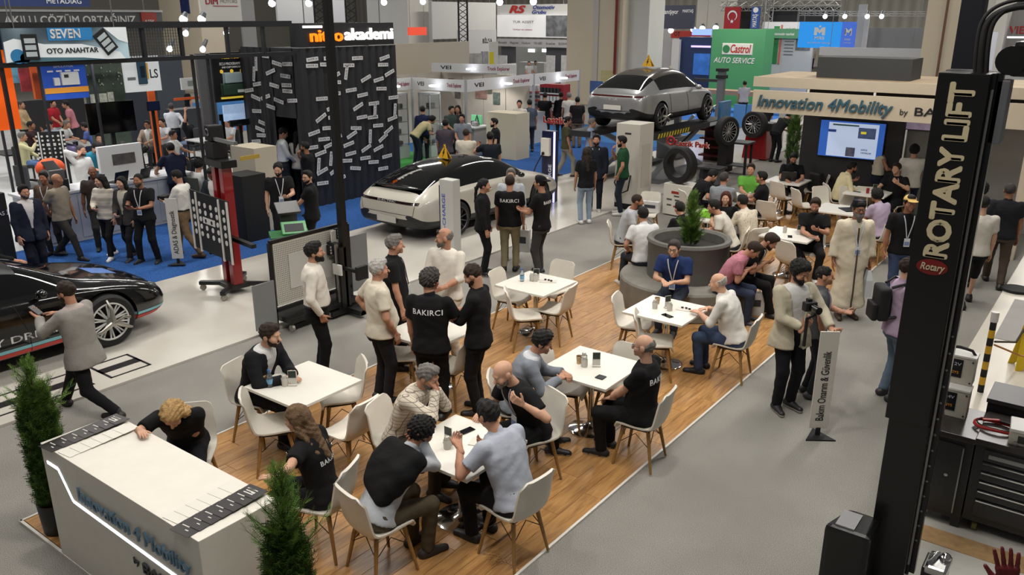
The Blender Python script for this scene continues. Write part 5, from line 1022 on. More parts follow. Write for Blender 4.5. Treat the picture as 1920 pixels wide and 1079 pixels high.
m=MB();m.tube([(.17*math.cos(a)*(1+.03*math.sin(a*2.3)),.11*math.sin(a)*(1+.04*math.cos(a*1.7)),.012+.006*(a/6.28)+.006*math.sin(a*3))for a in np.linspace(0,6.28*3.4,90)],.0075,6);t=thing('jump_leads','coil of red and black jump leads on the tool chest','cable',(-.52,7.7,.93));m.build('red_cable',mat('cable_red','b02a22',.45),t,smooth=60);m=MB();m.tube([(.15*math.cos(a),.1*math.sin(a),.034+.004*math.sin(a*3))for a in np.linspace(.5,6.28*1.6,44)],.007,6);m.build('black_cable',MATTEB,t,smooth=60);MB().box((-.05,.04,.05),(.14,.03,.02),rz=.5).build('clamp',mat('cable_red','b02a22',.45),t,bevel=.005)
t=thing('tester_case','grey tester case at the right edge of the tool chest','tester',(-.26,7.6,.93),R(6));MB().box((0,0,.06),(.3,.26,.12)).build('case',mat('charger_grey','b5b0a2',.45),t,bevel=.012);MB().box((0,.0,.13),(.31,.27,.03)).build('lid',mat('charger_pale','cfcdc8',.4),t,bevel=.008);MB().box((-.02,-.133,.06),(.14,.006,.06)).build('panel',DARK,t);MB().cyl((-.1,-.13,.02),(-.1,-.15,.02),.02,n=10).build('latch',STEEL,t)
# things on the cream platform
x,y=G(1838,735,.05);t=thing('bollard','yellow and black banded post with a white cap on the cream platform','post',(x,y,.05));
for i in range(9):MB().cyl((0,0,i*.1),(0,0,i*.1+.1),.035,n=16).build('band',mat('band_yellow','c79a1e',.5)if i%2 else MATTEB,t,smooth=40)
MB().cyl((0,0,.9),(0,0,1.02),.042,n=16).build('cap',mat('cap_pale','c9c8c4',.3),t,smooth=40)
MB().tube([(.05,.0,.62),(.3,.3,.45),(.9,.4,.4),(1.4,.5,.62)],.012,6).build('barrier_chain',mat('chain_orange','b0752f',.5),t)
MB().tube([(.05,.0,.66),(.2,.9,.4),(.32,1.4,.75),(.45,2.0,1.0)],.013,6).build('barrier_strap',mat('strap_black','2b2313',.6),t)
x,y=G(1920,690,.05);t=thing('wet_floor_sign','yellow folding wet floor sign cut by the right edge','floor sign',(x,y,.05),R(25))
for k in(-1,1):
 o=MB().prism([(-.15,0),(-.07,0),(-.04,.06),(.04,.06),(.07,0),(.15,0),(.1,.6),(-.1,.6)],-.006,.006).build('panel',mat('safety_yellow','d3b318',.5),t,bevel=.003);o.rotation_euler=(R(90+k*12),0,0);o.location=(0,k*.13,0);tri=MB().prism([(-.07,.25),(.07,.25),(0,.42)],.0065,.009).build('symbol',MATTEB,o)
x,y=G(1905,545,.056);MB_=MB().cyl((0,0,0),(0,0,.04),.22,n=28);add(MB_,'rubber_disc',RUB,'round black rubber disc lying on the grey inlay at the right edge','disc',(x,y,.056))
# ---------------------------------------------------------------- booths and hall behind
def board(name,label,cat,px0,px1,py0,py1,y=None,x=None,m=None,th=.06,parent=None,bev=0.,ext_down=None):
 """flat upright board at a real distance: spans the pixels px0..px1, py0..py1 on the wall plane y = const (facing -Y) or x = const (facing +X)"""
 pm=(px0+px1)/2;pym=(py0+py1)/2
 if y is not None:
  x0,x1=PY(px0,pym,y)[0],PY(px1,pym,y)[0];z1,z0=PY(pm,py0,y)[2],PY(pm,py1,y)[2];c=((x0+x1)/2,y+th/2,(z0+z1)/2);d=(x1-x0,th,z1-z0);fr=((x0+x1)/2,y-.004,(z0+z1)/2);dirx=(1,0,0);nn=(0,-1,0);w=x1-x0
 else:
  y0,y1=PX(px0,pym,x)[1],PX(px1,pym,x)[1];z1,z0=PX(pm,py0,x)[2],PX(pm,py1,x)[2];c=(x-th/2,(y0+y1)/2,(z0+z1)/2);d=(th,y1-y0,z1-z0);fr=(x+.004,(y0+y1)/2,(z0+z1)/2);dirx=(0,1,0);nn=(1,0,0);w=y1-y0
 if ext_down is not None:z0=ext_down;c=(c[0],c[1],(z0+z1)/2);d=(d[0],d[1],z1-z0)
 o=MB().box(c,d).build(name,m or WHITE,parent,bevel=bev)
 if label:tag(o,label,cat)
 if z0>2.6 and ext_down is None and parent is None:
  for s_ in(-.4,.4):q_=Vector(c)+Vector(dirx)*(s_*w);MB().cyl((q_[0],q_[1],z1-.02),(q_[0],q_[1],9.6),.012,n=4).build('cable',STEEL,o)
 return dict(o=o,c=fr,w=w,h=z1-z0,x=dirx,n=nn,z0=z0,z1=z1)
def btext(B,body,u,v,size,m,width=None,ext=.003,bold=.01,shear=0.,off=.0):
 """lettering on a board: u, v in -0.5..0.5 of its width and height, size as a share of the height, width as a share of the width"""
 c=Vector(B['c'])+Vector(B['x'])*(u*B['w'])+Vector((0,0,v*B['h']))+Vector(B['n'])*off
 return text(body,B['o'],c,B['x'],B['n'],size*B['h'],m,ext,shear,bold,width=width*B['w']if width else None)
def bbox(B,u0,u1,v0,v1,m,th=.012,name='print',bev=0.):
 X=Vector(B['x']);N_=Vector(B['n']);c=Vector(B['c']);vs=[]
 for t_ in(0,th):
  for u,v in((u0,v0),(u1,v0),(u1,v1),(u0,v1)):vs.append(tuple(c+X*(u*B['w'])+Vector((0,0,v*B['h']))+N_*t_))
 mb=MB();mb._add(vs,[(0,1,2,3),(4,5,6,7),(0,1,5,4),(1,2,6,5),(2,3,7,6),(3,0,4,7)]);return mb.build(name,m,B['o'],bevel=bev)
LW=mat('letters_white','dedede',.5);LB=mat('letters_black','1a1a1c',.5);LR=mat('letters_red2','b3221d',.5);LITW=glow('fffaf2',2.2)
def bulb(px,py,y=None,x=None,e=8,r=.09,label='bright white spot lamp above the booths',parent=None):
 p=PY(px,py,y)if y is not None else PX(px,py,x);t=thing('spot_lamp',label,'lamp',p,0,'spot lamps above the booths');MB().sphere((0,0,0),r,12).build('lamp_face',glow('fdfdff',e),t,smooth=60);MB().cyl((0,.02,.06),(0,.12,.2),r*.9,r*.6,12).build('housing',GREYM,t,smooth=40)
def truss(a,b,w,m,name='truss',label=None,n=14,cat='truss'):
 a,b=Vector(a),Vector(b);d=(b-a);L_=d.length;d.normalize();u=d.orthogonal().normalized();v=d.cross(u);mb=MB();cs=[(1,1),(1,-1),(-1,-1),(-1,1)]
 for s_,q in cs:mb.tube([a+u*s_*w/2+v*q*w/2,b+u*s_*w/2+v*q*w/2],w*.07,5)
 for k in range(n):
  p,q_=a+d*L_*k/n,a+d*L_*(k+1)/n
  for i in range(4):
   s0,s1=cs[i],cs[(i+1)%4]
   if k%2:s0,s1=s1,s0
   mb.tube([p+(u*s0[0]+v*s0[1])*w/2,q_+(u*s1[0]+v*s1[1])*w/2],w*.045,4)
 o=mb.build(name,m);
 if label:tag(o,label,cat)
 return o
 # ---- left black booth: front beam, banner, lettering sign, plate wall
BX=-15.4;t=thing('booth_gantry','black truss frame along the front of the left booth','booth frame',(BX,8,0));bf=mat('booth_frame_black','17181c',.45)
def fb(lo,hi,name='beam',m=bf):return MB().b2((lo[0]-BX,lo[1]-8,lo[2]),(hi[0]-BX,hi[1]-8,hi[2])).build(name,m,t)
fb((BX-.1,4.9,4.13),(BX+.02,12.35,4.25));fb((BX-.1,4.9,3.52),(BX+.02,12.35,3.60));
for y in(8.05,8.85,9.65,10.7,11.6):fb((BX-.08,y-.03,3.6),(BX,y+.03,4.13),'upright')
fb((BX-.06,6.24,0),(BX+.0,6.30,4.2),'post');
for yy,xx in((9.85,-15.45),(10.2,-15.45),(11.6,-15.6),(9.6,-19),(8.9,-20),(7.6,-20.3),(8.1,-20.5)):MB().b2((xx-BX-.025,yy-8-.025,0),(xx-BX+.025,yy-8+.025,3.62)).build('post',bf,t)
for x_ in(-17.5,-19.5):fb((x_,4.9,4.13),(x_+.1,12.3,4.22));
fb((-21.6,8.0,4.13),(BX,8.1,4.22));m=MB()
for i in range(30):m.b2((-.06,.1+i*.054-.0,3.6),(-.05,.108+i*.054,4.13))
for i in range(9):m.b2((-.06,.08,3.64+i*.055),(-.05,1.72,3.646+i*.055))
tag(m.build('wire_mesh',mat('mesh_wire','4a4c52',.5,.5),t),kind='stuff')
# long banner with keys on it
bn=board('banner','wide banner with a blue lettered tab and printed car keys, left booth','banner',6,240,52,114,x=BX+.06,m=None,th=.05)
mb_,nt,b,N,L=nodes_mat('banner_print');tc=N('ShaderNodeTexCoord');w1=N('ShaderNodeTexWave');w1.inputs['Scale'].default_value=.55;w1.inputs['Distortion'].default_value=5;w1.inputs['Detail'].default_value=2;r=N('ShaderNodeValToRGB');e=r.color_ramp.elements;e[0].color=lin('2c3a44');e[1].color=lin('f0f2f2');q=e.new(.4);q.color=lin('9fb6be');L(tc.outputs['Object'],w1.inputs['Vector']);L(w1.outputs['Fac'],r.inputs['Fac']);L(r.outputs[0],b.inputs['Base Color']);L(r.outputs[0],b.inputs['Emission Color']);b.inputs['Emission Strength'].default_value=.55  # glow mixed into the printed colours to brighten the banner
bn['o'].data.materials[0]=mb_
sw=MB();ct=Vector(bn['c']);W2,H2=bn['w'],bn['h']
for pts,m_i in(([(-.5,-.5),(-.5,.1),(-.42,.2),(-.2,.02),(.1,.0),(.42,-.28),(.46,-.5)],0),([(.3,.5),(.42,.1),(.5,.0),(.5,.5)],0),([(-.5,-.5),(.3,-.5),(.1,-.42),(-.3,-.36)],1)):sw._add([tuple(ct+Vector((.004+.004*m_i,u*W2,v*H2)))for u,v in pts],[tuple(range(len(pts)))],m_i)
sw.build('printed_swoosh',[mat('swoosh_white','d9dfe1',.5,noise=.1,nscale=2,emit=.3),mat('swoosh_teal','4f7684',.5)],bn['o'])  # the white swoosh glows faintly too, brightness put into the print
o=bbox(bn,-.16,.20,.12,.5,mat('tab_blue','2a86c8',.5));btext(bn,'SEVEN',-.02,.31,.38,LW,width=.24,off=.016,bold=.03);btext(bn,'OTO ANAHTAR',.02,-.2,.22,mat('letters_ink','14181b',.5),width=.42,off=.01,bold=.02)
for(u,v,s_,rot_)in((-.31,-.05,1,0),(.3,.05,1,.6)):
 kx=Vector(bn['c'])+Vector((.02,u*bn['w'],v*bn['h']));k=MB().box((0,0,0),(.02,.26,.42)).build('car_key',mat('key_black','1d2023',.4),bn['o'],bevel=.008);k.matrix_local=Matrix.Translation(kx)@Matrix.Rotation(rot_,4,'X')
 for i in range(3):kb=MB().box((.012,0,.1-.11*i),(.006,.18,.08)).build('key_button',mat('key_button','b9c4c8',.5),k)
for(u,v,r_)in((-.41,-.32,.12),(-.36,-.38,.08)):o=MB().cyl((0,0,0),(.008,0,0),r_,n=20).build('blue_dot',mat('dot_blue','2f7fb5',.5),bn['o']);o.location=Vector(bn['c'])+Vector((0,u*bn['w'],v*bn['h']))
# akademi sign box
sgn=board('sign_box','black sign box with lit orange and white lettering above the plate wall','sign',562,738,43,86,x=BX+.05,m=mat('sign_black','232327',.4),th=.35)
btext(sgn,'nitro',-.245,-.05,.72,glow('ff7a12',2.0),width=.33,ext=.02,bold=.02,off=.02);btext(sgn,'akademi',.215,-.02,.72,LITW,width=.54,ext=.02,bold=.02,off=.02);bbox(sgn,-.47,-.28,.30,.40,LITW)
# plate wall: two faces of a room block, corrugated, with number plates
cw=mat('corrugated_black','222327',.5,noise=.05);wall=thing('plate_booth','black corrugated booth wall stuck all over with white number plates','booth wall',(0,0,0))
def corr(face,a0,a1,k,z1):
 m=MB();n=int(round((a1-a0)/.06));pts=[]
 for i in range(n+1):a=a0+(a1-a0)*i/n;off=.04 if(i//2)%2 else 0.;pts.append((k+off,a)if face=='x' else(a,k-off))
 m.grid([[(p[0],p[1],0)for p in pts],[(p[0],p[1],z1)for p in pts]]);return m.build('corrugated_panel',cw,wall)
yc=float(PX(566,200,BX)[1]);ye=float(PX(744,200,BX)[1])
corr('x',yc,ye,BX,3.66);corr('y',-17.5,-16.35,yc,3.66);corr('y',-15.62,BX,yc,3.66);MB().b2((-16.4,yc-.02,2.1),(-15.6,yc+.02,3.66)).build('door_lintel',cw,wall);MB().b2((-17.5,yc+1.5,0),(BX-.05,ye,3.6)).build('room_core',MATTEB,wall);MB().b2((-17.56,yc,0),(-17.5,ye,3.6)).build('inner_wall',MATTEB,wall);MB().b2((-17.5,yc+.05,3.55),(BX-.02,ye,3.62)).build('room_lid',cw,wall)
plm=mat('plate_enamel','cfcfcf',.5);plt_t=mat('plate_text','33343a',.6);rg=random.Random(4)
pl0=MB().box((0,0,0),(.012,.34,.085)).build('number_plate',plm,wall);ptm=text_mesh('34 NTR 34',.062,.001,0,.01,'CENTER');
def plate(face,a,z,roll,first=[True]):
 o=pl0 if first[0]else link('number_plate',pl0.data,wall);first[0]=False
 o.matrix_local=(Matrix.Translation((BX+.055,a,z))if face=='x' else Matrix.Translation((a,yc-.055,z))@Matrix.Rotation(-math.pi/2,4,'Z'))@Matrix.Rotation(roll,4,'X')
 pm_=ptm.copy()if not PT else PT[0]
 if not PT:pm_.materials.clear();pm_.materials.append(plt_t);pm_.transform(frame((.0065,0,0),(0,1,0),(1,0,0)));PT.append(pm_)
 link('plate_lettering',pm_,o)
PT=[]
used=[]
def free(a,z):
 if any(abs(a-q[0])<.36 and abs(z-q[1])<.13 for q in used):return False
 used.append((a,z));return True
k=0
while k<150:
 a=rg.uniform(yc+.15,ye-.12);z=rg.uniform(.5,3.5)
 k+=1
 if free(a,z):plate('x',a,z,rg.choice([0,0,0,.15,-.1,.3,.45,1.4])+rg.uniform(-.08,.08))
used.clear();k=0
while k<90:
 a=rg.uniform(-17.3,BX-.25);z=rg.uniform(.9,3.5);k+=1
 if not(-16.55<a<-15.45 and z<2.3)and free(a,z):plate('y',a,z,rg.choice([0,0,.1,.3,-.2,1.4])+rg.uniform(-.08,.08))
 # counter of the left booth
CL=mat('counter_left','c2c3c4',.35);t=thing('booth_counter','long white booth counter behind the walking visitors','counter',(-17.1,8.4,0));y0,y1=6.85,10.3
MB().b2((-.35,y0-8.4,0),(.35,y1-8.4,1.0)).build('body',CL,t,bevel=.01);MB().b2((-.4,y0-8.45,1.0),(.4,y1-8.35,1.05)).build('worktop',mat('counter_top','d0d1d2',.3),t,bevel=.006)
for i in range(4):MB().b2((.35,y0-8.4+.06+i*.86,.08),(.362,y0-8.4+.84+i*.86,.95)).build('door',CL,t,bevel=.003)
o=MB().tube([(.365,-.9+.12*math.cos(a),.75+.12*math.sin(a))for a in np.linspace(0,6.28,15)[:-1]],.012,5,closed=True).build('ring_emblem',mat('emblem_grey','8d9093',.4),t)
cz_=1.052
t=thing('key_machine','chrome key-cutting machine with a small screen on the booth counter','machine',(-16.95,7.45,cz_));MB().box((0,0,.12),(.4,.42,.24)).build('body',mat('machine_dark','3b3c3f',.35,.5),t,bevel=.02);MB().box((0,.02,.34),(.34,.3,.2)).build('housing',STEEL,t,bevel=.02);o=MB().box((0,0,0),(.3,.24,.03)).build('tablet',BLACK,t,bevel=.006);o.location=(.02,0,.5);o.rotation_euler=(0,R(30),0)
for dz in(.12,.22,.3):MB().cyl((.2,0,dz),(.3,0,dz),.045,n=14).build('chuck',CHROME,t,smooth=40)
t=thing('hood_sack','orange hood-shaped bag behind the key machine','bag',(-17.2,7.55,cz_));MB().sphere((0,0,.42),(.22,.28,.2),14).build('bag_body',mat('orange_cloth','d2501e',.7,noise=.15),t,smooth=60);MB().cyl((0,0,0),(0,0,.3),.12,.16,14).build('neck',mat('orange_cloth2','a93f18',.7),t,smooth=40)
t=thing('display_case','white upright panel with a framed picture on the booth counter','display',(-17.2,9.0,cz_));MB().box((0,0,.35),(.1,.95,.72)).build('panel',CL,t,bevel=.01);MB().box((.055,.05,.42),(.01,.5,.22)).build('picture',mat('picture_dark','4c4a4a',.4,noise=.4,nscale=10),t)
for i in range(3):laptop((-16.9,8.2+i*.5,cz_),R(-90+i*12),('first','second','third')[i]+' dark laptop from the left on the booth counter')
# TV on stand, posters and panels in the left booth
def poster(label,px0,px1,py0,py1,x,m,th=.05,down=None,y=None):return board('wall_poster',label,'poster',px0,px1,py0,py1,x=x,y=y,m=m,th=th,ext_down=down)
tv=board('television','black blank television screen in the middle of the left booth','television',164,254,191,250,x=-19.5,m=mat('tv_black','050506',.12),th=.07,bev=.01);bbox(tv,-.49,.49,-.47,.47,mat('tv_glass','030304',.08),.004,'screen')
m=MB();p=Vector(tv['c']);m.b2((p[0]-.12,p[1]-.05,0),(p[0]-.06,p[1]+.05,tv['z0']+.3));m.build('stand_pole',BLACK,tv['o']);MB().b2((p[0]-.4,p[1]-.4,0),(p[0]+.2,p[1]+.4,.04)).build('stand_base',BLACK,tv['o'])
OR=mat('poster_orange','e0601c',.5);ob=poster('glowing orange panel with a dark top at the far left edge',-40,28,92,246,BX-.4,glow('e85a12',.9),.08);o=MB().box(tuple(Vector(ob['c'])+Vector((.02,0,ob['h']*.62))),(.08,ob['w'],ob['h']*.26)).build('top_panel',mat('poster_navy2','171a2e',.4),ob['o'])
b1=poster('blue ECU tester poster with a white device and an orange stripe',80,163,112,186,-20.5,mat('poster_blue','1f49a8',.5,noise=.25,nscale=2.5,emit=.25));bbox(b1,-.5,.5,-.34,-.20,mat('stripe_orange','e39a35',.5));bbox(b1,-.1,.30,-.14,.18,mat('device_pale','d6dadc',.5),.05,'device',.005);bbox(b1,-.27,-.14,-.14,.05,mat('device_pale','d6dadc',.5),.04,'device_small',.005);bbox(b1,-.04,.06,.05,.13,DARK,.056,'device_screen');btext(b1,'KT-1000 ECU TEST',0,.42,.1,LW,width=.8);btext(b1,'SIMULATOR',0,.33,.07,LW,width=.45)
for i in range(4):bbox(b1,-.38+i*.2,-.25+i*.2,.2,.24,LW,.006)
board('upright_board','orange upright panel left of the blue tester poster','panel',62,84,118,186,x=-20.9,m=OR,th=.1);poster('red and dark product poster behind the orange panel',38,62,128,172,-22.5,mat('poster_red','8f2b30',.5,noise=.6,nscale=5));poster('pale blue poster strip with a pink edge at the far left',16,36,120,156,-22.8,mat('poster_sky','69b0cc',.5,noise=.3,nscale=3))
# green circuit wall made of small boards
gw=board('circuit_wall','dark green wall hung with small circuit boards','booth wall',160,232,112,195,x=-21.0,m=mat('pcb_green','3a463a',.6,noise=.3,nscale=6),th=.1,ext_down=1.2);rg=random.Random(2)
for i in range(54):
 u=rg.uniform(-.46,.44);v=rg.uniform(-.05,.47);s_=rg.uniform(.008,.02);bbox(gw,u,u+s_*1.6,v,v+s_,mat('chip_pale','a7b09a',.5),.03,'chip')
for u0,v0,w_,h_ in((-.45,-.3,.2,.17),(-.22,-.28,.2,.15),(.0,-.25,.16,.13),(-.42,-.48,.2,.1),(.1,-.46,.14,.13)):bbox(gw,u0,u0+w_,v0,v0+h_,mat('pcb_pale','b9bbad',.5,noise=.4,nscale=18),.03,'circuit_board')
w2=poster('white poster with a dark handheld device and a white car',232,300,105,172,-20.4,mat('poster_white','d5d9db',.45,emit=.3));bbox(w2,-.12,.1,-.28,.36,mat('device_teal','2f4a5c',.4),.05,'device',.01);bbox(w2,-.07,.05,-.1,.22,mat('device_dark','1b2a36',.3),.056,'device_screen');bbox(w2,.1,.16,-.15,.3,mat('device_yellow','d6a23a',.5),.03,'side');btext(w2,'LS',.32,-.02,.35,LB,width=.22);bbox(w2,-.42,-.2,-.16,-.08,mat('car_print','6c7074',.5),.006)
for k,(px0,px1,py0,py1,x_,col,lab)in enumerate(((296,345,103,205,-30,'3c424b','grey booth wall panel right of the white poster'),(392,402,100,215,-19.8,'4a4a4e','narrow grey booth pillar left of the programming poster'),(232,300,172,250,-27,'2f3540','dark lower booth wall below the white poster'),(36,160,186,225,-31,'17171a','black booth wall behind the seated men at far left'),(374,392,100,205,-24,'58585c','grey booth pillar left of the black programming poster'))):
 board('partition_wall',lab,'booth wall',px0,px1,py0,py1,x=x_,m=mat('booth_panel_'+str(k),col,.6,noise=.06),th=.12,ext_down=0)
a1=poster('black ECU programming poster with gold lettering and a glowing device',400,470,98,190,-17.6,mat('poster_black','15171a',.35,noise=.2,nscale=4));btext(a1,'ALIENTECH',.02,.40,.085,mat('gold','d8b23c',.5,emit=.4),width=.5);btext(a1,'ECU PROGRAMMING',.05,.27,.075,LW,width=.72);btext(a1,'AND CHIPTUNING DEVICE',.05,.2,.05,LW,width=.62);o=bbox(a1,-.32,.38,-.36,-.14,mat('device_green','2c4236',.4),.08,'device',.02);bbox(a1,-.24,.3,-.12,.08,mat('device_steel','8fa0a5',.4),.06,'device_top',.02);bbox(a1,-.36,.42,-.44,-.40,glow('c8b03a',.8),.03,'glow_edge');bbox(a1,.05,.3,-.32,-.26,LW,.09)
for i in range(3):o=MB().cyl((0,0,0),(.012,0,0),.045,n=14).build('gold_disc',mat('gold','d8b23c',.5,emit=.4),a1['o']);o.location=Vector(a1['c'])+Vector((0,(-.28+i*.27)*a1['w'],.12*a1['h']))
poster('lit white and blue picture panel below the black poster',420,464,196,226,-17.8,mat('poster_lit','9fb8d8',.5,noise=.5,nscale=3,emit=.8))
def monitor(px0,px1,py0,py1,x,label,scr='101418'):B=board('monitor',label,'monitor',px0,px1,py0,py1,x=x,m=BLACK,th=.05,bev=.006);bbox(B,-.47,.47,-.43,.47,mat('monitor_face',scr,.15),.004,'screen');c_=Vector(B['c']);MB().b2((c_[0]-.1,c_[1]-.04,0.0),(c_[0]-.06,c_[1]+.04,B['z0']+.1)).build('stand',BLACK,B['o']);return B
monitor(276,300,190,208,-20.6,'small navy monitor beside the orange stripe','1c2440');monitor(412,428,214,226,-18.5,'small black monitor left of the lit picture');monitor(432,474,224,236,-17.4,'wide black printer screen in front of the lit picture');mm=board('monitor','white framed monitor beside the man in a black T-shirt','monitor',340,370,146,168,x=-22.8,m=CL,th=.06,bev=.01);bbox(mm,-.1,.36,-.2,.25,mat('pic_grey','7b8280',.4),.01,'picture')
board('upright_board','orange post between the booth walls','panel',282,294,170,236,x=-21.8,m=OR,th=.08,ext_down=.3);sc=board('booth_counter','long grey counter with an orange front edge','counter',330,386,204,240,x=-25.5,m=mat('counter_slate','41464f',.5),th=.6,ext_down=0);bbox(sc,-.5,.5,.44,.5,OR,.03,'edge')
lb=board('booth_counter','beige box counter with a cable, in front of the lit plate wall','counter',478,520,276,330,x=-14.4,m=mat('counter_beige','c0b6a2',.5),th=.8,ext_down=0)
bs=board('shelf_table','black equipment bench with a yellow edge behind the red mast','bench',455,500,328,380,x=-13.9,m=MATTEB,th=.6,ext_down=0);bbox(bs,-.5,.3,.44,.5,mat('edge_yellow','b3953c',.5),.02,'edge')
# office chairs and stools in the left booth
def task_chair(x,y,az,col,label,z=.5):
 t=thing('swivel_chair',label,'chair',(x,y,0),face_az(az));m_=mat('seat_'+col,col,.7);MB().box((0,0,.48),(.46,.44,.07)).build('seat',m_,t,bevel=.03);o=MB().box((0,-.22,.78),(.42,.05,.5)).build('backrest',m_,t,bevel=.02);MB().cyl((0,0,.08),(0,0,.45),.03,n=10).build('gas_column',STEEL,t)
 for i in range(5):a=i*1.257;MB().tube([(0,0,.1),(.28*math.cos(a),.28*math.sin(a),.05)],[.03,.018],6).build('base_arm',BLACK,t)
for q in((425,262,250,'b8481c','orange chair in the booth behind the black poster'),(440,246,280,'a33a1e','red-orange chair right of the orange one'),(392,268,200,'2a2b2e','dark wire chair on the pale booth floor'),(60,350,20,'35363a','black mesh chair behind the man in navy')):task_chair(*G(q[0],q[1],.5),*q[2:])
for i,(px,py,lab)in enumerate(((110,262,'white meeting table before the man in a white T-shirt'),(20,285,'dark low table at the far left edge'),(385,262,'small grey table beside the wire chair'),(135,205,'black bar table in front of the man in red'))):
 x,y=G(px,py,.75);t=thing('meeting_table',lab,'table',(x,y,0));MB().box((0,0,.73),(1.1,.7,.04)).build('top',CL if i in(0,2)else BLACK,t,bevel=.006)
 for sx in(-1,1):
  for sy in(-1,1):MB().box((sx*.5,sy*.3,.36),(.04,.04,.71)).build('leg',BLACK,t)
  # racks of gear along the left booth's back
for i,(px,py,x_)in enumerate(((215,262,-19.2),(232,262,-19.0))):
 B=board('product_rack',('pale wall of hanging key blanks beside the television','second pale wall of hanging key blanks')[i],'rack',px-10,px+12,242,285,x=x_-2.2,m=mat('rack_pale','9a9c96',.5,noise=.5,nscale=9),th=.1,ext_down=0)
 for a_ in range(4):
  for c_ in range(4):bbox(B,-.45+a_*.24,-.3+a_*.24,.4-c_*.12,.47-c_*.12,mat('blank_dark','3a3b3a',.5),.03,'hanging_pack')
bb=board('banner','grey banner with large pale lettering behind the left booth','banner',-60,305,18,60,x=-26,m=mat('banner_grey','4f5052',.6),th=.1);btext(bb,'AKILLI ÇÖZÜM ORTAĞINIZ',.0,.02,.5,LW,width=.68,bold=.02);bbox(bb,.37,.46,-.3,.38,mat('badge_brick','a0392e',.5),.05,'badge');btext(bb,'ATEK',.415,-.05,.2,LW,width=.06,off=.06);bbox(bb,-.5,.5,.4,.5,mat('rail_pale','b8b8b8',.5),.06,'rail')
nb=board('banner','navy banner with white capital lettering at the top left','banner',-40,168,-12,12,x=-31,m=mat('banner_navy','253566',.5),th=.1);btext(nb,'METADIAG',.25,-.08,.55,LW,width=.33)
db=board('banner','white hanging banner with dark red lettering','banner',376,452,-16,44,x=-27.5,m=mat('banner_white','c6c3bc',.6),th=.08);btext(db,'DIM',-.22,.18,.26,mat('crimson','9b2633',.5),width=.3,bold=.03);btext(db,'MOTORS',.2,.2,.16,mat('letters_grey','8c8780',.5),width=.42);bbox(db,-.2,.42,.04,.06,mat('crimson','9b2633',.5),.006,'rule')
for px,py,lab in((344,36,'spot lamp above the wire mesh, left of the pair'),(378,36,'spot lamp above the wire mesh, right of the pair'),(510,6,'spot lamp above the orange lettering, left one'),(579,6,'spot lamp above the orange lettering, right one'),(720,4,'spot lamp above the end of the white lit lettering'),(793,3,'spot lamp above the small red light box')):bulb(px,py,x=-25.5,r=.13,label='bright '+lab)
for px,py,lab in((348,63,'upper left'),(424,62,'upper right'),(318,92,'lower left'),(380,93,'lower right')):bulb(px,py,x=-16.4,r=.06,label='small spot lamp at the %s of the left booth’s mesh panel'%lab)
for px,y_,lab in((601,0,'black truss tower above the orange lit lettering'),(659,0,'black truss tower above the white lit lettering'),(868,0,'black truss tower above the pale booth wall')):
 p=PX(px,40,-27.0);truss((p[0],p[1],0.2),(p[0],p[1],7.5),.42,MATTEB,'truss_tower',lab,26)
for k,(px0,px1,py0,py1,x_,col,lab)in enumerate(((520,592,0,44,-29,'c9c9c9','white tilted canopy panel behind the black sign box, left one'),(612,650,0,42,-29,'c4c4c6','white canopy panel behind the black sign box, right one'),(810,930,4,72,-31,'bfbfbd','large white booth wall at the top centre'),(766,812,0,110,-34,'9b9a96','grey hall wall strip beside the large white wall'),(741,880,80,136,-21.6,'b5ab9a','plain beige back wall of the white corner booth'),(452,478,0,60,-33,'8f8d88','grey hall wall strip left of the canopy'))):
 board('partition_wall',lab,'booth wall',px0,px1,py0,py1,x=x_,m=mat('panel_w%d'%k,col,.6),th=.1,ext_down=0 if k in(3,4,5)else None)
rd=board('light_box','small red light box glowing behind the beige wall','light box',767,800,51,66,x=-30,m=glow('c8442e',1.2),th=.1)
bl=board('partition_wall','white fascia with short black lettering left of the lit white booth','sign',860,931,56,128,x=-29,m=mat('fascia_white','c3c3c5',.5),th=.1);btext(bl,'BİLSA',.25,.2,.16,LB,width=.26,bold=.02)
for i,(u,c_)in enumerate(((-.42,'6a72a8'),(-.3,'b03030'),(-.18,'3a7a50'),(-.06,'8a8a90'))):bbox(bl,u,u+.1,-.42,-.1,mat('goods_%d'%i,c_,.6,noise=.4,nscale=6),.2,'goods_box')
fg=board('feather_flag','white and yellow feather flag by the white booth','flag',917,934,78,126,x=-26,m=mat('flag_white','d4d4d0',.6),th=.04);bbox(fg,-.5,0,-.5,.1,mat('flag_yellow','d9cb2a',.6),.01,'yellow_part')
for k in range(3):board('partition_wall',('pale shelf wall left of the feather flag','grey partition behind the feather flag','white counter behind the feather flag')[k],'booth wall',(880,905,930)[k],(904,932,968)[k],(100,96,120)[k],132,x=-27-k,m=mat('pw%d'%k,('b4b4b4','8b8d92','c8c8c8')[k],.6,noise=.3,nscale=5),th=.1,ext_down=0)
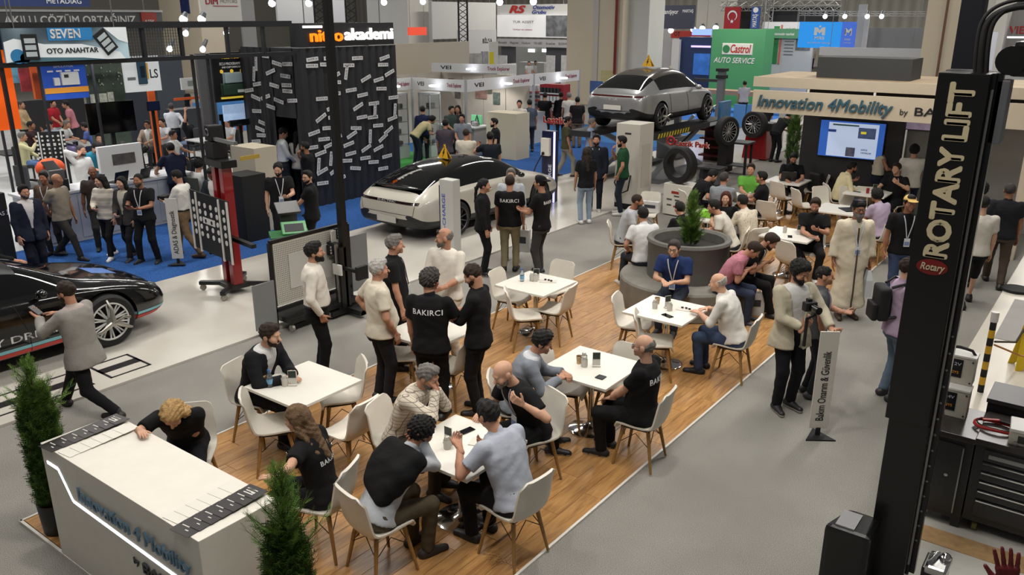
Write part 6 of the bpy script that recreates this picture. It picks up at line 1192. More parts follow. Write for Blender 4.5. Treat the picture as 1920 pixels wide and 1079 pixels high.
# white RS booth
rs=board('fascia_sign','white lit booth fascia with red and blue lettering left of the beige column','sign',932,1066,28,70,y=42,m=mat('fascia_lit','e2e2e2',.5,emit=.5),th=.5);btext(rs,'TUR ASSIST',-.12,.18,.16,mat('letters_grey2','8d7f80',.5),width=.30);btext(rs,'Türkiye nin asistanı',-.13,-.16,.09,LR,width=.28);bbox(rs,.2,.5,-.45,.48,mat('car_photo','77797e',.5,noise=.7,nscale=2.5),.02,'photo')
rt=board('fascia_sign','pale top fascia with a slanted red emblem','sign',932,1066,8,28,y=42.2,m=mat('fascia_pale','c6c6c4',.5),th=.5);btext(rt,'RS',-.22,0,.95,LR,width=.24,bold=.05,shear=.3,off=.03);btext(rt,'Otomotiv',.16,.2,.5,mat('royal','2b3a86',.5),width=.30,bold=.03,shear=.3,off=.03);btext(rt,'Grubu',.10,-.25,.48,mat('royal','2b3a86',.5),width=.2,bold=.03,shear=.3,off=.03)
rb=board('fascia_sign','pale lower fascia printed with a row of small logos','sign',932,1066,74,88,y=42,m=mat('fascia_pale2','b5b5b8',.5),th=.4)
for i in range(6):btext(rb,('Bosch','Magneti','Gedore','TUR ASSIST','kale','ELRING')[i],-.42+i*.17,0,.42,mat('letters_grey3','6c6c74',.5),width=.12)
for i,(px0,px1)in enumerate(((940,962),(1024,1066))):board('partition_wall',('dark slanted booth side left of the opening','dark grey booth side right of the opening')[i],'booth wall',px0,px1,88,132,y=42.1,m=mat('slate2','47484f',.6),th=.3,ext_down=0)
for i,(px0,px1)in enumerate(((934,950),(1024,1040),(1052,1064))):board('roll_up_banner',('first','second','third')[i]+' white slanted roll-up banner from the left in the white booth','banner',px0,px1,104,130,y=41.2,m=mat('rollup','c9cacd',.5,noise=.15,nscale=6),th=.05,ext_down=0)
board('partition_wall','grey rear wall of the white booth with two lit panes','booth wall',960,1026,88,130,y=45,m=mat('rear_grey','8a8c8a',.6),th=.1,ext_down=0)
for px in(996,1022):board('wall_light',('left' if px<1000 else 'right')+' small lit pane in the white booth','light',px-6,px+6,92,98,y=44.9,m=glow('f4f4f4',2),th=.05)
board('booth_counter','white reception counter of the white booth','counter',972,1020,117,128,y=43,m=CL,th=.6,ext_down=0);bulb(1000,3,y=41,r=.2,label='bright lamp over the slanted red emblem');bulb(937,4,y=41,r=.2,label='bright lamp over the left end of the lit white fascia')
# ---- white shell-scheme corner booth
sh=thing('shell_booth','white shell-scheme corner booth with small lettered fascias','booth',(0,0,0));alu=mat('alu','b9bcc0',.35,.6);fas=mat('shell_fascia','c8c7c8',.5);A_=(-18.75,19.6);B_=(-16.65,19.75);C_=(-16.65,23.3);D_=(-16.55,26.0)
def fasc(p,q,z1=2.5,h=.36,back=False):
 d=Vector((q[0]-p[0],q[1]-p[1],0));L_=d.length;c=Vector(((p[0]+q[0])/2,(p[1]+q[1])/2,z1-h/2));n=Vector((d.y,-d.x,0)).normalized();o=MB().box((0,0,0),(L_,.04,h)).build('fascia',fas,sh);o.location=c;o.rotation_euler=(0,0,math.atan2(d.y,d.x));x_=d.normalized()
 for u,b_,w,m_ in((-.32,'VEI',.13,LB),(.3,'Truck Explorer',.26,mat('magenta','8e2f55',.5))):text(b_,sh,c+x_*(u*L_)+n*.024,x_,n,.17,m_,.002,0,.015,width=w*L_)
 t_=MB().box((0,0,0),(.3,.16,.05)).build('arm_lamp',glow('f4f6ff',9),sh);t_.location=c+x_*.02+n*.22+Vector((0,0,-.02))
fasc(A_,B_);fasc(B_,C_);fasc(C_,D_);fasc((-18.75,17.6),A_);fasc((-20.8,22.8),(-17.6,23.6),2.75,.3)
for p in(A_,B_,C_,D_):MB().b2((p[0]-.03,p[1]-.03,0),(p[0]+.03,p[1]+.03,2.52)).build('post',alu,sh)
board_m=mat('shell_wall','b3a99c',.6,noise=.1,nscale=2)
for i in range(4):MB().b2((-20.9+i*1.0,23.4,0),(-19.92+i*1.0,23.45,2.4)).build('wall_panel',board_m,sh)
MB().b2((-20.95,19.5,0),(-20.9,23.4,2.4)).build('wall_panel',board_m,sh)
for(x_,z_,w,h_,c_)in((-20.4,2.1,.25,.18,'6a4a44'),(-20.1,1.65,.25,.3,'5a5652'),(-19.0,1.8,.5,.5,'8a6a60'),(-18.6,1.9,.2,.3,'5a5a4a'),(-18.3,1.6,.3,.4,'4f5a55')):MB().box((x_,23.38,z_),(w,.03,h_)).build('wall_print',mat('wall_print_'+c_,c_,.6,noise=.5,nscale=8),sh)
def showcase(x,y,label):
 t=thing('glass_showcase',label,'showcase',(x,y,0));gl=mat('showcase_glass','dfe8ea',.05,trans=.95)
 MB().box((0,0,.2),(.5,.5,.4)).build('base',mat('case_base','b5bcbc',.4),t);MB().box((0,0,2.02),(.5,.5,.06)).build('top',alu,t)
 for sx in(-1,1):
  for sy in(-1,1):MB().box((sx*.235,sy*.235,1.2),(.03,.03,1.62)).build('frame',alu,t)
 for sx,sy in((0,-1),(1,0)):MB().box((sx*.24,sy*.24,1.2),(.006 if sx else .46,.006 if sy else .46,1.6)).build('glass_pane',gl,t)
 for i,z in enumerate((.75,1.15,1.55)):MB().box((0,0,z),(.44,.44,.01)).build('shelf',gl,t);MB().box((-.05+.05*i,0,z+.09),(.2,.2,.16)).build('goods',mat('goods_dark','4a4640',.6,noise=.5,nscale=20),t,bevel=.02)
 MB().box((0,0,.48),(.22,.2,.12)).build('goods',mat('goods_orange','b06a34',.6),t,bevel=.02)
showcase(-18.95,19.1,'lit glass showcase left of the corner booth’s front post');showcase(-18.3,19.9,'second lit glass showcase behind the front post')
vc=board('booth_counter','white booth counter with black lettering at the aisle corner','counter',963,992,212,285,y=23.9,m=CL,th=1.2,ext_down=0);btext(vc,'VEI',.0,.25,.3,LB,width=.7,bold=.03);bx=board('booth_counter','tall cream cabinet block beside the man in a black polo','counter',912,968,212,300,y=20.9,m=mat('cabinet_cream','c9bfa8',.5),th=.7,ext_down=0)
gr=board('totem_board','green triangular truck diagram panel by the booth post','panel',884,903,216,250,y=21.5,m=mat('mint','6fc08e',.5),th=.05);
MB().tube([Vector(gr['c'])+Vector((-.25,-.03,-.5)),Vector(gr['c'])+Vector((.05,-.03,.3)),Vector(gr['c'])+Vector((.3,-.03,-.5))],.02,6).build('black_arms',MATTEB,gr['o'])
t=thing('demo_table','booth table heaped with small parts between the visitors','table',(-18.0,21.2,0));MB().box((0,0,.9),(1.6,.8,.05)).build('top',CL,t);MB().box((0,0,.44),(1.5,.7,.86)).build('body',mat('table_grey','8c8b8a',.5),t)
for i,(dx,dy,c_)in enumerate(((-.5,0,'b5662e'),(-.2,.1,'3b3c3e'),(.1,-.1,'b04030'),(.4,.1,'2d2f33'),(.6,-.1,'8f8f90'))):tag(MB().box((0,0,.07),(.2,.16,.14)).build('demo_part',mat('part_'+c_,c_,.5),None,bevel=.03),('orange','black','red','dark','grey')[i]+' demo part on the corner booth’s table','part').location=(-18.0+dx,21.2+dy,.925)
pw_=board('tool_wall','shelf wall of silver and blue tools in the corner booth','shelf',886,946,168,222,y=24.6,m=mat('tool_wall_grey','6a6f75',.5,noise=.6,nscale=9),th=.2,ext_down=0);rg=random.Random(6)
for i in range(40):u=rg.uniform(-.48,.4);v=rg.uniform(-.1,.45);bbox(pw_,u,u+rg.uniform(.03,.08),v,v+rg.uniform(.03,.1),mat('tool_%d'%(i%5),('c8ccd0','23262b','3d6ea0','9a3030','b0b4b8')[i%5],.4,.3),.08,'hung_tool')
board('roll_up_banner','blue panel in the corner booth behind the man in a black suit','banner',918,938,168,200,y=24.3,m=mat('banner_blue2','2f6ea8',.5),th=.05)
# ---- red and white display racks, column notice, blue MAN banner
rk=board('product_rack','red and white drinks-style rack behind the men in black','rack',1012,1056,158,240,y=29,m=mat('rack_red2','8e1f28',.5),th=.5,ext_down=0)
for j in range(3):
 bbox(rk,-.45,.45,.30-.2*j,.33-.2*j,CL,.12,'shelf')
 for i in range(6):bbox(rk,-.42+i*.14,-.33+i*.14,.33-.2*j,.45-.2*j,mat('bottle_pale' if j else 'bottle_dark','c5c5bd' if j else '2a2a2a',.5),.1,'bottle_pack')
for k in range(2):
 B=board('product_rack',('pale rack of white and black packs behind the booth post','second pale rack of packs left of the red rack')[k],'rack',(975,995)[k],(998,1014)[k],160,240,y=30+k*.3,m=mat('rack_w','b8b7b4',.5),th=.4,ext_down=0)
 for j in range(7):bbox(B,-.45,.45,.42-.12*j,.46-.12*j,mat('strip_dark' if j%2 else 'strip_red','3a3b3e' if j%2 else 'a03030',.5),.1,'pack_row')
mn=board('banner','blue roll-up banner with big white capitals behind the silver car','banner',1105,1128,152,238,y=30.2,m=mat('banner_steel_blue','3c5686',.5,noise=.2,nscale=3),th=.06,ext_down=.1);btext(mn,'ECULAR',0,.18,.1,LW,width=.8);btext(mn,'MAN',0,.02,.13,LW,width=.85,bold=.03);btext(mn,'MERCEDES',0,-.1,.07,LW,width=.8);btext(mn,'DAF IVECO',0,-.18,.07,LW,width=.8)
ls=thing('pin_sign','small red lettering sign behind the navy charging post','sign',tuple(P(1038,226,1.6)));text('Lastik',ls,(0,0,0),(1,0,0),(0,-1,0),.24,mat('letters_red','a8201c',.5),.01,0,.02,width=.7);text('Lastik',ls,(0,.01,0),(1,0,0),(0,-1,0),.25,mat('letters_halo','d8d0c8',.6),.004,0,.05,width=.74);MB().cyl((0,.02,-1.6),(0,.02,0),.015,n=6).build('rod',STEEL,ls)
# ---- behind the silver car
tb=board('banner','dark hanging banner with white lettering between two pale columns','banner',1214,1302,10,54,y=46,m=mat('banner_slate','35384a',.6),th=.1);btext(tb,'tale',-.36,.24,.28,LW,width=.2);btext(tb,'tanışıyor',0,.22,.28,LW,width=.32);btext(tb,'MARTAŞ',.36,.25,.18,LW,width=.22)
board('banner','dark green upright edge beside the slate banner','panel',1210,1218,24,128,y=45.8,m=mat('green_dark','1c5440',.6),th=.2,ext_down=0)
for k,(px0,px1,py0,py1,y_,col,lab)in enumerate(((1218,1262,54,128,50,'a9a9ac','pale booth interior below the slate banner'),(1258,1330,58,72,49,'a8312a','red fascia strip behind the navy booth'),(1262,1276,72,128,49,'c2c2c2','white booth pillar left of the navy booth'),(1218,1232,58,72,47.5,'b0382e','small red fascia at the slate banner’s foot'),(1232,1240,58,130,47,'6f7072','grey pillar beside the small red fascia'))):
 board('partition_wall',lab,'booth wall',px0,px1,py0,py1,y=y_,m=mat('bk%d'%k,col,.6),th=.2,ext_down=0 if k in(0,2,4)else None)
nv=board('fascia_sign','navy booth block with a glowing blue sign','sign',1272,1332,70,130,y=44,m=mat('navy_block','1d2f58',.5),th=1.5,ext_down=0);bbox(nv,-.1,.5,.30,.40,glow('6f86ff',2.5),.05,'lit_sign');bbox(nv,-.1,.5,.1,.13,glow('c9b8ff',1.5),.05,'lit_line');bbox(nv,0,.5,-.35,.0,mat('blue_inside','2f62b0',.4,noise=.5,nscale=2,emit=.5),.03,'lit_interior');otp=board('partition_wall','white booth corner with two big black letters','sign',1259,1273,74,130,y=43.8,m=mat('ot_white','bfbfc2',.5),th=.2,ext_down=0);btext(otp,'OT',.1,.35,.1,LB,width=.8,bold=.03)
cs=board('stand_wall','plain green booth wall with a red and white oil brand badge and AUTO SERVICE lettering','booth wall',1331,1430,55,200,y=41,m=mat('castrol_green','4a9463',.5),th=1.2,ext_down=0);bbox(cs,-.28,.28,.18,.32,mat('badge_white','d9d9d2',.5),.05,'badge',.02);btext(cs,'Castrol',.06,.25,.15,LR,width=.38,bold=.02,shear=.2,off=.06);btext(cs,'AUTO SERVICE',-.05,.1,.1,LW,width=.78,bold=.015,shear=.25,off=.02);o=MB().cyl((0,0,0),(0,-.02,0),.19,n=20).build('badge_disc',mat('disc_green','2b7a48',.5),cs['o']);o.location=Vector(cs['c'])+Vector((-.2*cs['w'],-.055,.25*cs['h']))
fl_=board('flag','red Turkish flag with white crescent and star','flag',1358,1388,13,54,y=46,m=mat('flag_red','9c1a22',.6),th=.04);c0=Vector(fl_['c'])+Vector((0,-.01,fl_['h']*.1));m=MB();r1=fl_['w']*.3;n_=22;A1=np.linspace(R(-60),R(240),n_)
outer=[(r1*math.cos(a),r1*math.sin(a))for a in A1];inner_=[(r1*.8*math.cos(a),r1*.8*math.sin(a)-r1*.12)for a in np.linspace(R(-52),R(232),n_)]
m.grid([[(p[0],0,p[1])for p in outer],[(p[0],0,p[1])for p in inner_]]);o=m.build('crescent',LW,fl_['o']);o.location=c0
m=MB();pts=[]
for i in range(10):r_=fl_['w']*(.13 if i%2==0 else .055);a=R(90+i*36);pts.append((r_*math.cos(a),0,r_*math.sin(a)))
m._add(pts+[(0,0,0)],[(i,(i+1)%10,10)for i in range(10)]);o=m.build('star',LW,fl_['o']);o.location=c0+Vector((0,0,-fl_['h']*.26))
board('backdrop','black cloth backdrop right of the red flag','backdrop',1388,1424,15,54,y=47,m=MATTEB,th=.1);mv=board('banner','narrow blue banner with vertical white lettering right of the flag','banner',1408,1424,13,54,y=45.6,m=mat('banner_royal','2c4f96',.5),th=.05);text('MARTAŞ',mv['o'],Vector(mv['c'])+Vector((0,-.01,-.15)),(0,0,1),(0,-1,0),mv['w']*.7,LW,.004,0,.02,width=mv['h']*.6);o=MB().cyl((0,0,0),(0,-.02,0),mv['w']*.3,n=16).build('globe_emblem',LW,mv['o']);o.location=Vector(mv['c'])+Vector((0,0,mv['h']*.36))
truss(tuple(PY(1352,12,46.5)),tuple(PY(1575,10,46.5)),.35,mat('truss_grey','a8a8a6',.4,.6),'truss_beam','pale truss beam above the flag and the black backdrops',22)
p=PY(1438,30,46.3);truss((p[0],p[1],0),(p[0],p[1],5.6),.45,mat('truss_grey','a8a8a6',.4,.6),'truss_tower','pale truss tower right of the vertical blue banner',16)
board('backdrop','long black backdrop above the green fascia','backdrop',1442,1572,14,42,y=46.8,m=mat('backdrop_dark','1b1c22',.7),th=.1);board('fascia_sign','white lit strip below the long black backdrop','sign',1430,1500,41,54,y=46,m=mat('strip_lit','c6c6c8',.5,emit=.4),th=.2)
gf=board('fascia_sign','green fascia with small pale lettering above the white poster walls','sign',1430,1500,54,72,y=44,m=mat('fascia_green','4b8560',.5),th=.3);btext(gf,'otomotiv market',.08,-.05,.4,LW,width=.55)
pg=board('poster_wall','white poster wall with green and red slanted stripes','poster',1430,1464,72,142,y=44.2,m=mat('poster_w','bdbfbd',.5),th=.2,ext_down=0);bbox(pg,.0,.3,-.1,.48,mat('slant_green','2f7a44',.5),.02,'stripe');bbox(pg,.36,.46,-.1,.5,mat('slant_red','c06a5a',.5),.03,'stripe')
p2=board('poster_wall','white poster wall with a grey photo of a crowd','poster',1464,1522,72,140,y=44.2,m=mat('poster_w2','b4b5b8',.5),th=.2,ext_down=0);bbox(p2,-.05,.42,.1,.3,mat('photo_grey','5a5b5e',.5,noise=.7,nscale=4),.02,'photo');btext(p2,'YENİ NESİL',-.26,.40,.07,mat('letters_grey3','6c6c74',.5),width=.34)
for i in range(5):bbox(p2,-.42,-.12,.22-.05*i,.235-.05*i,mat('letters_grey3','6c6c74',.5),.01,'text_line')
ms=board('led_screen','bright blue hanging screen with a white M emblem','screen',1497,1577,41,90,y=34,m=glow('1f86d8',.9),th=.12);o=MB().prism([(-.5,-.35),(-.5,.35),(-.2,.35),(0,.08),(.2,.35),(.5,.35),(.5,-.35),(.22,-.35),(.22,0),(0,-.22),(-.22,0),(-.22,-.35)],0,.02).build('emblem',LW,ms['o']);o.matrix_local=frame(Vector(ms['c'])+Vector((0,-.005,.14*ms['h'])),(1,0,0),(0,-1,0))@Matrix.Scale(.42,4);o=MB().prism([(0,.5),(.12,.38),(0,.26),(-.12,.38)],0,.02).build('emblem_diamond',LW,ms['o']);o.matrix_local=frame(Vector(ms['c'])+Vector((0,-.005,.16*ms['h'])),(1,0,0),(0,-1,0))@Matrix.Scale(.42,4)
btext(ms,'MRS',0,-.12,.16,LW,width=.24,bold=.03);btext(ms,'Your Vehicle Our Technology',0,-.30,.09,LW,width=.55)
ms2=board('led_screen','narrow darker blue screen right of the M emblem','screen',1577,1603,41,90,y=34,m=glow('3f66c8',.7),th=.12);btext(ms2,'M',0,.1,.35,LW,width=.5,bold=.05);btext(ms2,'MRS',0,-.18,.1,LW,width=.4);btext(ms2,'Technology',0,-.3,.07,LW,width=.55)
for k,(px0,px1,py0,py1,y_,col,lab)in enumerate(((1602,1734,52,92,38,'8d8e90','grey hall panel row right of the blue screens'),(1536,1728,90,106,33,'b7b9bd','long white booth fascia above the grey roof box'),(1605,1620,8,100,37.5,'b5b6b8','white steel post right of the blue screens'),(1618,1626,30,92,37,'c2c2c2','second white steel post right of the blue screens'))):
 board('partition_wall',lab,'booth wall',px0,px1,py0,py1,y=y_,m=mat('rp%d'%k,col,.6),th=.15,ext_down=0 if k>1 else None)
truss(tuple(PY(1500,25,36)),tuple(PY(1735,26,36)),.12,mat('truss_white','c0c0be',.5),'lighting_bar','thin white lighting bar above the blue screens',20)
for px,lab in((1547,'first'),(1584,'second'),(1626,'third'),(1653,'fourth')):bulb(px,31,y=35.8,r=.09,e=6,label=lab+' lamp from the left on the thin white lighting bar')
for px,py,lab in((1237,54,'below the slate banner’s left part'),(1300,55,'below the slate banner’s right end'),(1317,53,'left of the green wall’s top corner'),(1342,52,'over the green wall’s top left corner'),(1258,57,'above the red fascia strip')):bulb(px,py,y=46.5,r=.16,e=8,label='bright lamp '+lab)
# ---- pavilion with the wooden roof and the screen wall
FY=17.5;pv=thing('pavilion','cream pavilion frame with petrol blue lettering and a dark screen wall','pavilion',(0,0,0));cream=mat('pavilion_cream','c5b8a2',.55,noise=.03)
MB().b2((-6.75,FY,2.40),(-1.5,FY+.06,2.86)).build('lettered_fascia',cream,pv,bevel=.004);MB().b2((-6.9,FY+.35,2.9),(-1.5,FY+.41,3.11)).build('upper_beam',cream,pv,bevel=.004);MB().b2((-6.85,FY+.4,3.06),(-1.5,FY+2.6,3.11)).build('roof_board',mat('roof_ply','b29c7c',.6,noise=.2,nscale=4),pv)
for x_ in(-5.6,-4.3):MB().b2((x_-.02,FY+.02,2.86),(x_+.02,FY+.06,2.92)).build('hanger',WHITE,pv)
text('Innovation 4Mobility',pv,(-5.3,FY-.03,2.63),(1,0,0),(0,-1,0),.34,mat('letter_petrol','3d6272',.4,.2),.02,.22,.015,width=2.7);text('by',pv,(-3.72,FY-.012,2.58),(1,0,0),(0,-1,0),.16,LB,.004);text('BAKIRCI',pv,(-2.95,FY-.012,2.60),(1,0,0),(0,-1,0),.22,LB,.004,0,.01,width=1.15)
WY=19.6;MB().b2((-6.3,WY,0),(-4.1,WY+.12,2.42)).build('screen_wall',mat('screen_wall','27272a',.6),pv);MB().b2((-4.1,WY+.3,0),(-1.5,WY+.4,2.42)).build('grey_wall',mat('grey_wall','8f8d89',.6),pv);MB().b2((-6.3,WY,2.42),(-1.6,WY+.4,3.04)).build('soffit',mat('soffit','1c1c1e',.7),pv)
gb=board('storage_box','large dark grey box standing on the pavilion roof','box',1532,1710,109,148,y=18.3,m=mat('roof_box','38393a',.6),th=.9,ext_down=3.11)
MB().b2((-1.6,FY,0),(-1.45,FY+.15,3.06)).build('post',cream,pv)
tv=board('television','lit television showing blue pages with car pictures on the dark wall','television',1535,1659,227,298,y=WY-.06,m=MATTEB,th=.05);S=bbox(tv,-.49,.49,-.48,.48,glow('2f5fb8',.8),.004,'screen');bbox(tv,-.36,.4,-.46,.44,glow('b8c8e4',.9),.008,'page');bbox(tv,.1,.36,.06,.34,mat('page_photo','4a5a80',.4,noise=.8,nscale=7,emit=.5),.012,'picture');bbox(tv,.14,.22,.18,.24,glow('e0cf3a',.8),.014,'yellow_car');bbox(tv,-.06,.08,-.44,-.2,mat('page_photo2','55586a',.4,noise=.9,nscale=9,emit=.5),.012,'picture');bbox(tv,-.36,-.24,.18,.25,glow('27407e',.6),.012,'caption_box');btext(tv,'GÜNCEL',.22,-.24,.06,LB,width=.1,off=.012);btext(tv,'YAYINLAR',.25,-.32,.06,LB,width=.16,off=.012);bbox(tv,-.3,.1,.36,.4,glow('35534a',.5),.012,'headline')
t2=board('television','small tilted screen on the grey wall beside the lift column','television',1696,1748,226,245,y=WY+.2,m=MATTEB,th=.05);bbox(t2,-.47,.47,-.42,.42,mat('slide','8f7f92',.4,noise=.8,nscale=5,emit=.6),.004,'screen')
bp_=thing('backpack','black backpack standing on the empty chair below the screen wall','backpack',G(1528,360,.46)+(.475,),face_az(240));MB().box((0,0,.22),(.32,.2,.44)).build('bag_body',mat('nylon_black','121214',.7),bp_,bevel=.08,seg=4,smooth=50);MB().box((0,.11,.14),(.24,.06,.2)).build('front_pocket',mat('nylon_black','121214',.7),bp_,bevel=.025)
# ---- right rear
wb=board('stand_wall','grey booth wall with red capitals behind the hoses','booth wall',1884,1990,20,120,y=34,m=mat('wieber_grey','8d8b87',.6),th=.3,ext_down=0);text('WIEBER',wb['o'],Vector(PY(1920,57,34))+Vector((0,-.02,0)),(1,0,0),(0,-1,0),.34,LR,.01,0,.015);board('light_tube','violet-white light line under the red lettering','light',1888,1990,69,72,y=32.8,m=glow('dcd0ff',4),th=.1)
board('curtain','pale grey curtain wall right of the lift column','curtain',1868,1990,120,232,y=27.5,m=mat('curtain_grey','a3a5a6',.7,noise=.1,nscale=3),th=.2,ext_down=0);board('upright_board','bright white panel glimpsed behind the hoses','panel',1826,1866,60,126,y=31,m=mat('panel_bright','c9cbd4',.5,emit=.3),th=.1,ext_down=0)
x,y=G(1905,330);t=thing('equipment_cart','black and grey equipment cart at the right edge, behind the bald man','cart',(x+.4,y-6.2,0));MB().box((0,0,.5),(.8,.6,.9)).build('body',MATTEB,t,bevel=.02);MB().box((0,0,.98),(.86,.64,.06)).build('tray',GREYM,t);MB().box((0,.1,1.1),(.5,.4,.18)).build('case',STEEL,t,bevel=.01)
for sx in(-1,1):
 for sy in(-1,1):cyl_caster(t,sx*.35,sy*.25)
bw=thing('work_bench','cream bench with a beam in front of the green wall','bench',(-15.2,38,0));MB().b2((-3.3,0,.8),(3.2,.8,1.0)).build('beam',mat('beam_tan','a98c74',.6),bw);MB().b2((-3.2,.1,0),(-2.6,.7,.8)).build('leg',WHITE,bw);MB().b2((2.5,.1,0),(3.1,.7,.8)).build('leg',WHITE,bw);p=PY(1353,150,30);t=thing('lift_post','grey lift post with a black head behind the silver car','post',(p[0],p[1],0));MB().box((0,0,1.2),(.24,.24,2.4)).build('post',GREYM,t);MB().box((0,0,2.2),(.34,.34,.12)).build('collar',MATTEB,t);MB().box((0,0,2.45),(.36,.36,.1)).build('head',MATTEB,t);MB().box((-.6,0,2.05),(1.0,.1,.1)).build('arm',DARK,t)
for k,(px0,px1,col)in enumerate(((1352,1362,'5a1a1a'),(1375,1397,'4f86c8'),(1400,1412,'4f86c8'))):board('upright_board',('dark red post below the green wall','blue panel below the green wall, wider one','blue panel below the green wall, narrower one')[k],'panel',px0,px1,196,226,y=33+k*.1,m=mat('lowp%d'%k,col,.5),th=.1,ext_down=0)
for q in((-17.0,6.8,3.95,-17.5,6.8),(-18.5,9.5,3.95,-19,9.5),(-22,7.5,4.6,-23,7.5),(-24,12,4.8,-24,12)):spot('booth_spot',q[:3],(q[3],q[4],0),380,110,(.95,.97,1))
for q in((-17.8,20.5,2.45),(-17.9,22.5,2.45)):spot('booth_spot',q,(q[0]-.3,q[1],0),140,130,(1,.98,.95))
spot('green_wall_spot',(-17,37.5,5.4),(-17,41,2),500,90);spot('fascia_spot',(-4.8,15.4,4.4),(-4.8,17.5,2.6),120,100)
kp=board('stand_wall','black booth panel with white lettering behind the man in navy','booth wall',-60,20,366,480,x=-15.6,m=MATTEB,th=.3,ext_down=0);text('ADAS İLE',kp['o'],Vector(PX(4,401,-15.59)),(0,1,0),(1,0,0),.1,LW,.002)
# ---------------------------------------------------------------- people
PP={}
CHL=dict(blonde='white chair under the blonde woman behind the counter',suit='white chair under the man in the black suit',plaid='white chair under the man in the plaid shirt',sweater='white chair nearest the viewer, under the man with a sweater on his shoulders',pale_polo='white chair under the man in the pale blue polo',bald_lany='white chair under the bald man with a lanyard',blazer='white chair under the man in the grey blazer',bald_bak='white chair under the bald man in a black shirt, on the deck edge',white_e='white chair under the grey-haired man in a white shirt',seatedwoman='white chair under the long-haired woman at the counter',crossleg='white chair under the cross-legged man in a black polo',grey_tee='white chair under the man in a grey T-shirt left of the planter',white_tee='white chair under the man in a white T-shirt behind the planter',speckled='white chair under the man in a patterned beige shirt',bak_i='white chair under the man in black beside the checked blazer',black_i='white chair under the man in a black polo opposite the green shirt',checked='white chair under the man in a checked blazer',green_shirt='white chair under the man in the green shirt',laptopman='white chair under the man typing on a laptop',yellow='white chair under the man in a pale yellow shirt',black_k='white chair under the man in a black T-shirt by the lift',lilac_seat='white chair under the man in the lilac shirt',hoodie='white chair under the young man in a lettered jacket',redhair='white chair under the red-haired woman')
def man(k,at,az,label,**kw):
 p=PP[k]=person(at,az,label,**kw)
 if kw.get('pose')=='sit':
  w=W_(p,(0,-.0,0))
  if k in CHL:chair(0,0,az,CHL[k],xy=(w[0],w[1]))
  elif at[0]=='h':task_chair(w[0],w[1],az,('2a2b2e','3a3d33','35363a','2f2f33')[len(PP)%4],'swivel chair under the '+' '.join(label.split(' with ')[0].split(',')[0].split()[:11]))
 return p
BK=('BAKIRCI','b',.075,0,.40)
def held(pr,i,mb,name,m,label,cat,dz=0.,rz=0.,rx=0.,**k):
 p=W_(pr,pr['hands'][i]);o=mb.build(name,m,**k);o.location=(p[0],p[1],p[2]+dz);o.rotation_euler=(rx,0,face_az(pr['az'])+rz);return tag(o,label,cat)
def phone_in(pr,i,label,rx=.6):return held(pr,i,MB().box((0,0,0),(.075,.15,.01)),'smartphone',BLACK,label,'phone',.012,0,rx,bevel=.004)
# patterned cloths
def plaid(name,base,line_,sc,wd=.08,mix=.8,AXES=None):
 m,nt,b,N,L=nodes_mat(name,.9);tc=N('ShaderNodeTexCoord');sp=N('ShaderNodeSeparateXYZ');L(tc.outputs['Object'],sp.inputs[0]);outs=[]
 for ax in(AXES or('X','Z')):
  a=N('ShaderNodeMath');a.operation='MULTIPLY_ADD';a.inputs[1].default_value=sc;a.inputs[2].default_value=.2;L(sp.outputs[ax],a.inputs[0]);f=N('ShaderNodeMath');f.operation='FRACT';L(a.outputs[0],f.inputs[0]);c=N('ShaderNodeMath');c.operation='LESS_THAN';c.inputs[1].default_value=wd;L(f.outputs[0],c.inputs[0]);outs.append(c)
 mx=N('ShaderNodeMath');mx.operation='MAXIMUM';L(outs[0].outputs[0],mx.inputs[0]);L(outs[-1].outputs[0],mx.inputs[1]);m2=N('ShaderNodeMath');m2.operation='MULTIPLY';m2.inputs[1].default_value=mix;L(mx.outputs[0],m2.inputs[0])
 r=N('ShaderNodeMixRGB');r.inputs[1].default_value=lin(base);r.inputs[2].default_value=lin(line_);L(m2.outputs[0],r.inputs[0]);L(r.outputs[0],b.inputs['Base Color']);b.inputs['Roughness'].default_value=.9;return m
PLAID=plaid('plaid_cloth','cfc5b4','4a3d33',26,.13,.75);CHECK=plaid('check_cloth','8d9299','5c626b',24,.12,.5);STRIPE=plaid('stripe_cloth','c8c0b2','8a827a',7,.4,.6,('Z',))
SPECK,nt_,b_,N_,L_=nodes_mat('speckled_cloth');tc_=N_('ShaderNodeTexCoord');v_=N_('ShaderNodeTexVoronoi');v_.inputs['Scale'].default_value=28;r_=N_('ShaderNodeValToRGB');r_.color_ramp.elements[0].color=lin('8a6a52');r_.color_ramp.elements[0].position=.12;r_.color_ramp.elements[1].color=lin('cfc4b0');r_.color_ramp.elements[1].position=.3;L_(tc_.outputs['Object'],v_.inputs['Vector']);L_(v_.outputs['Distance'],r_.inputs['Fac']);L_(r_.outputs[0],b_.inputs['Base Color'])
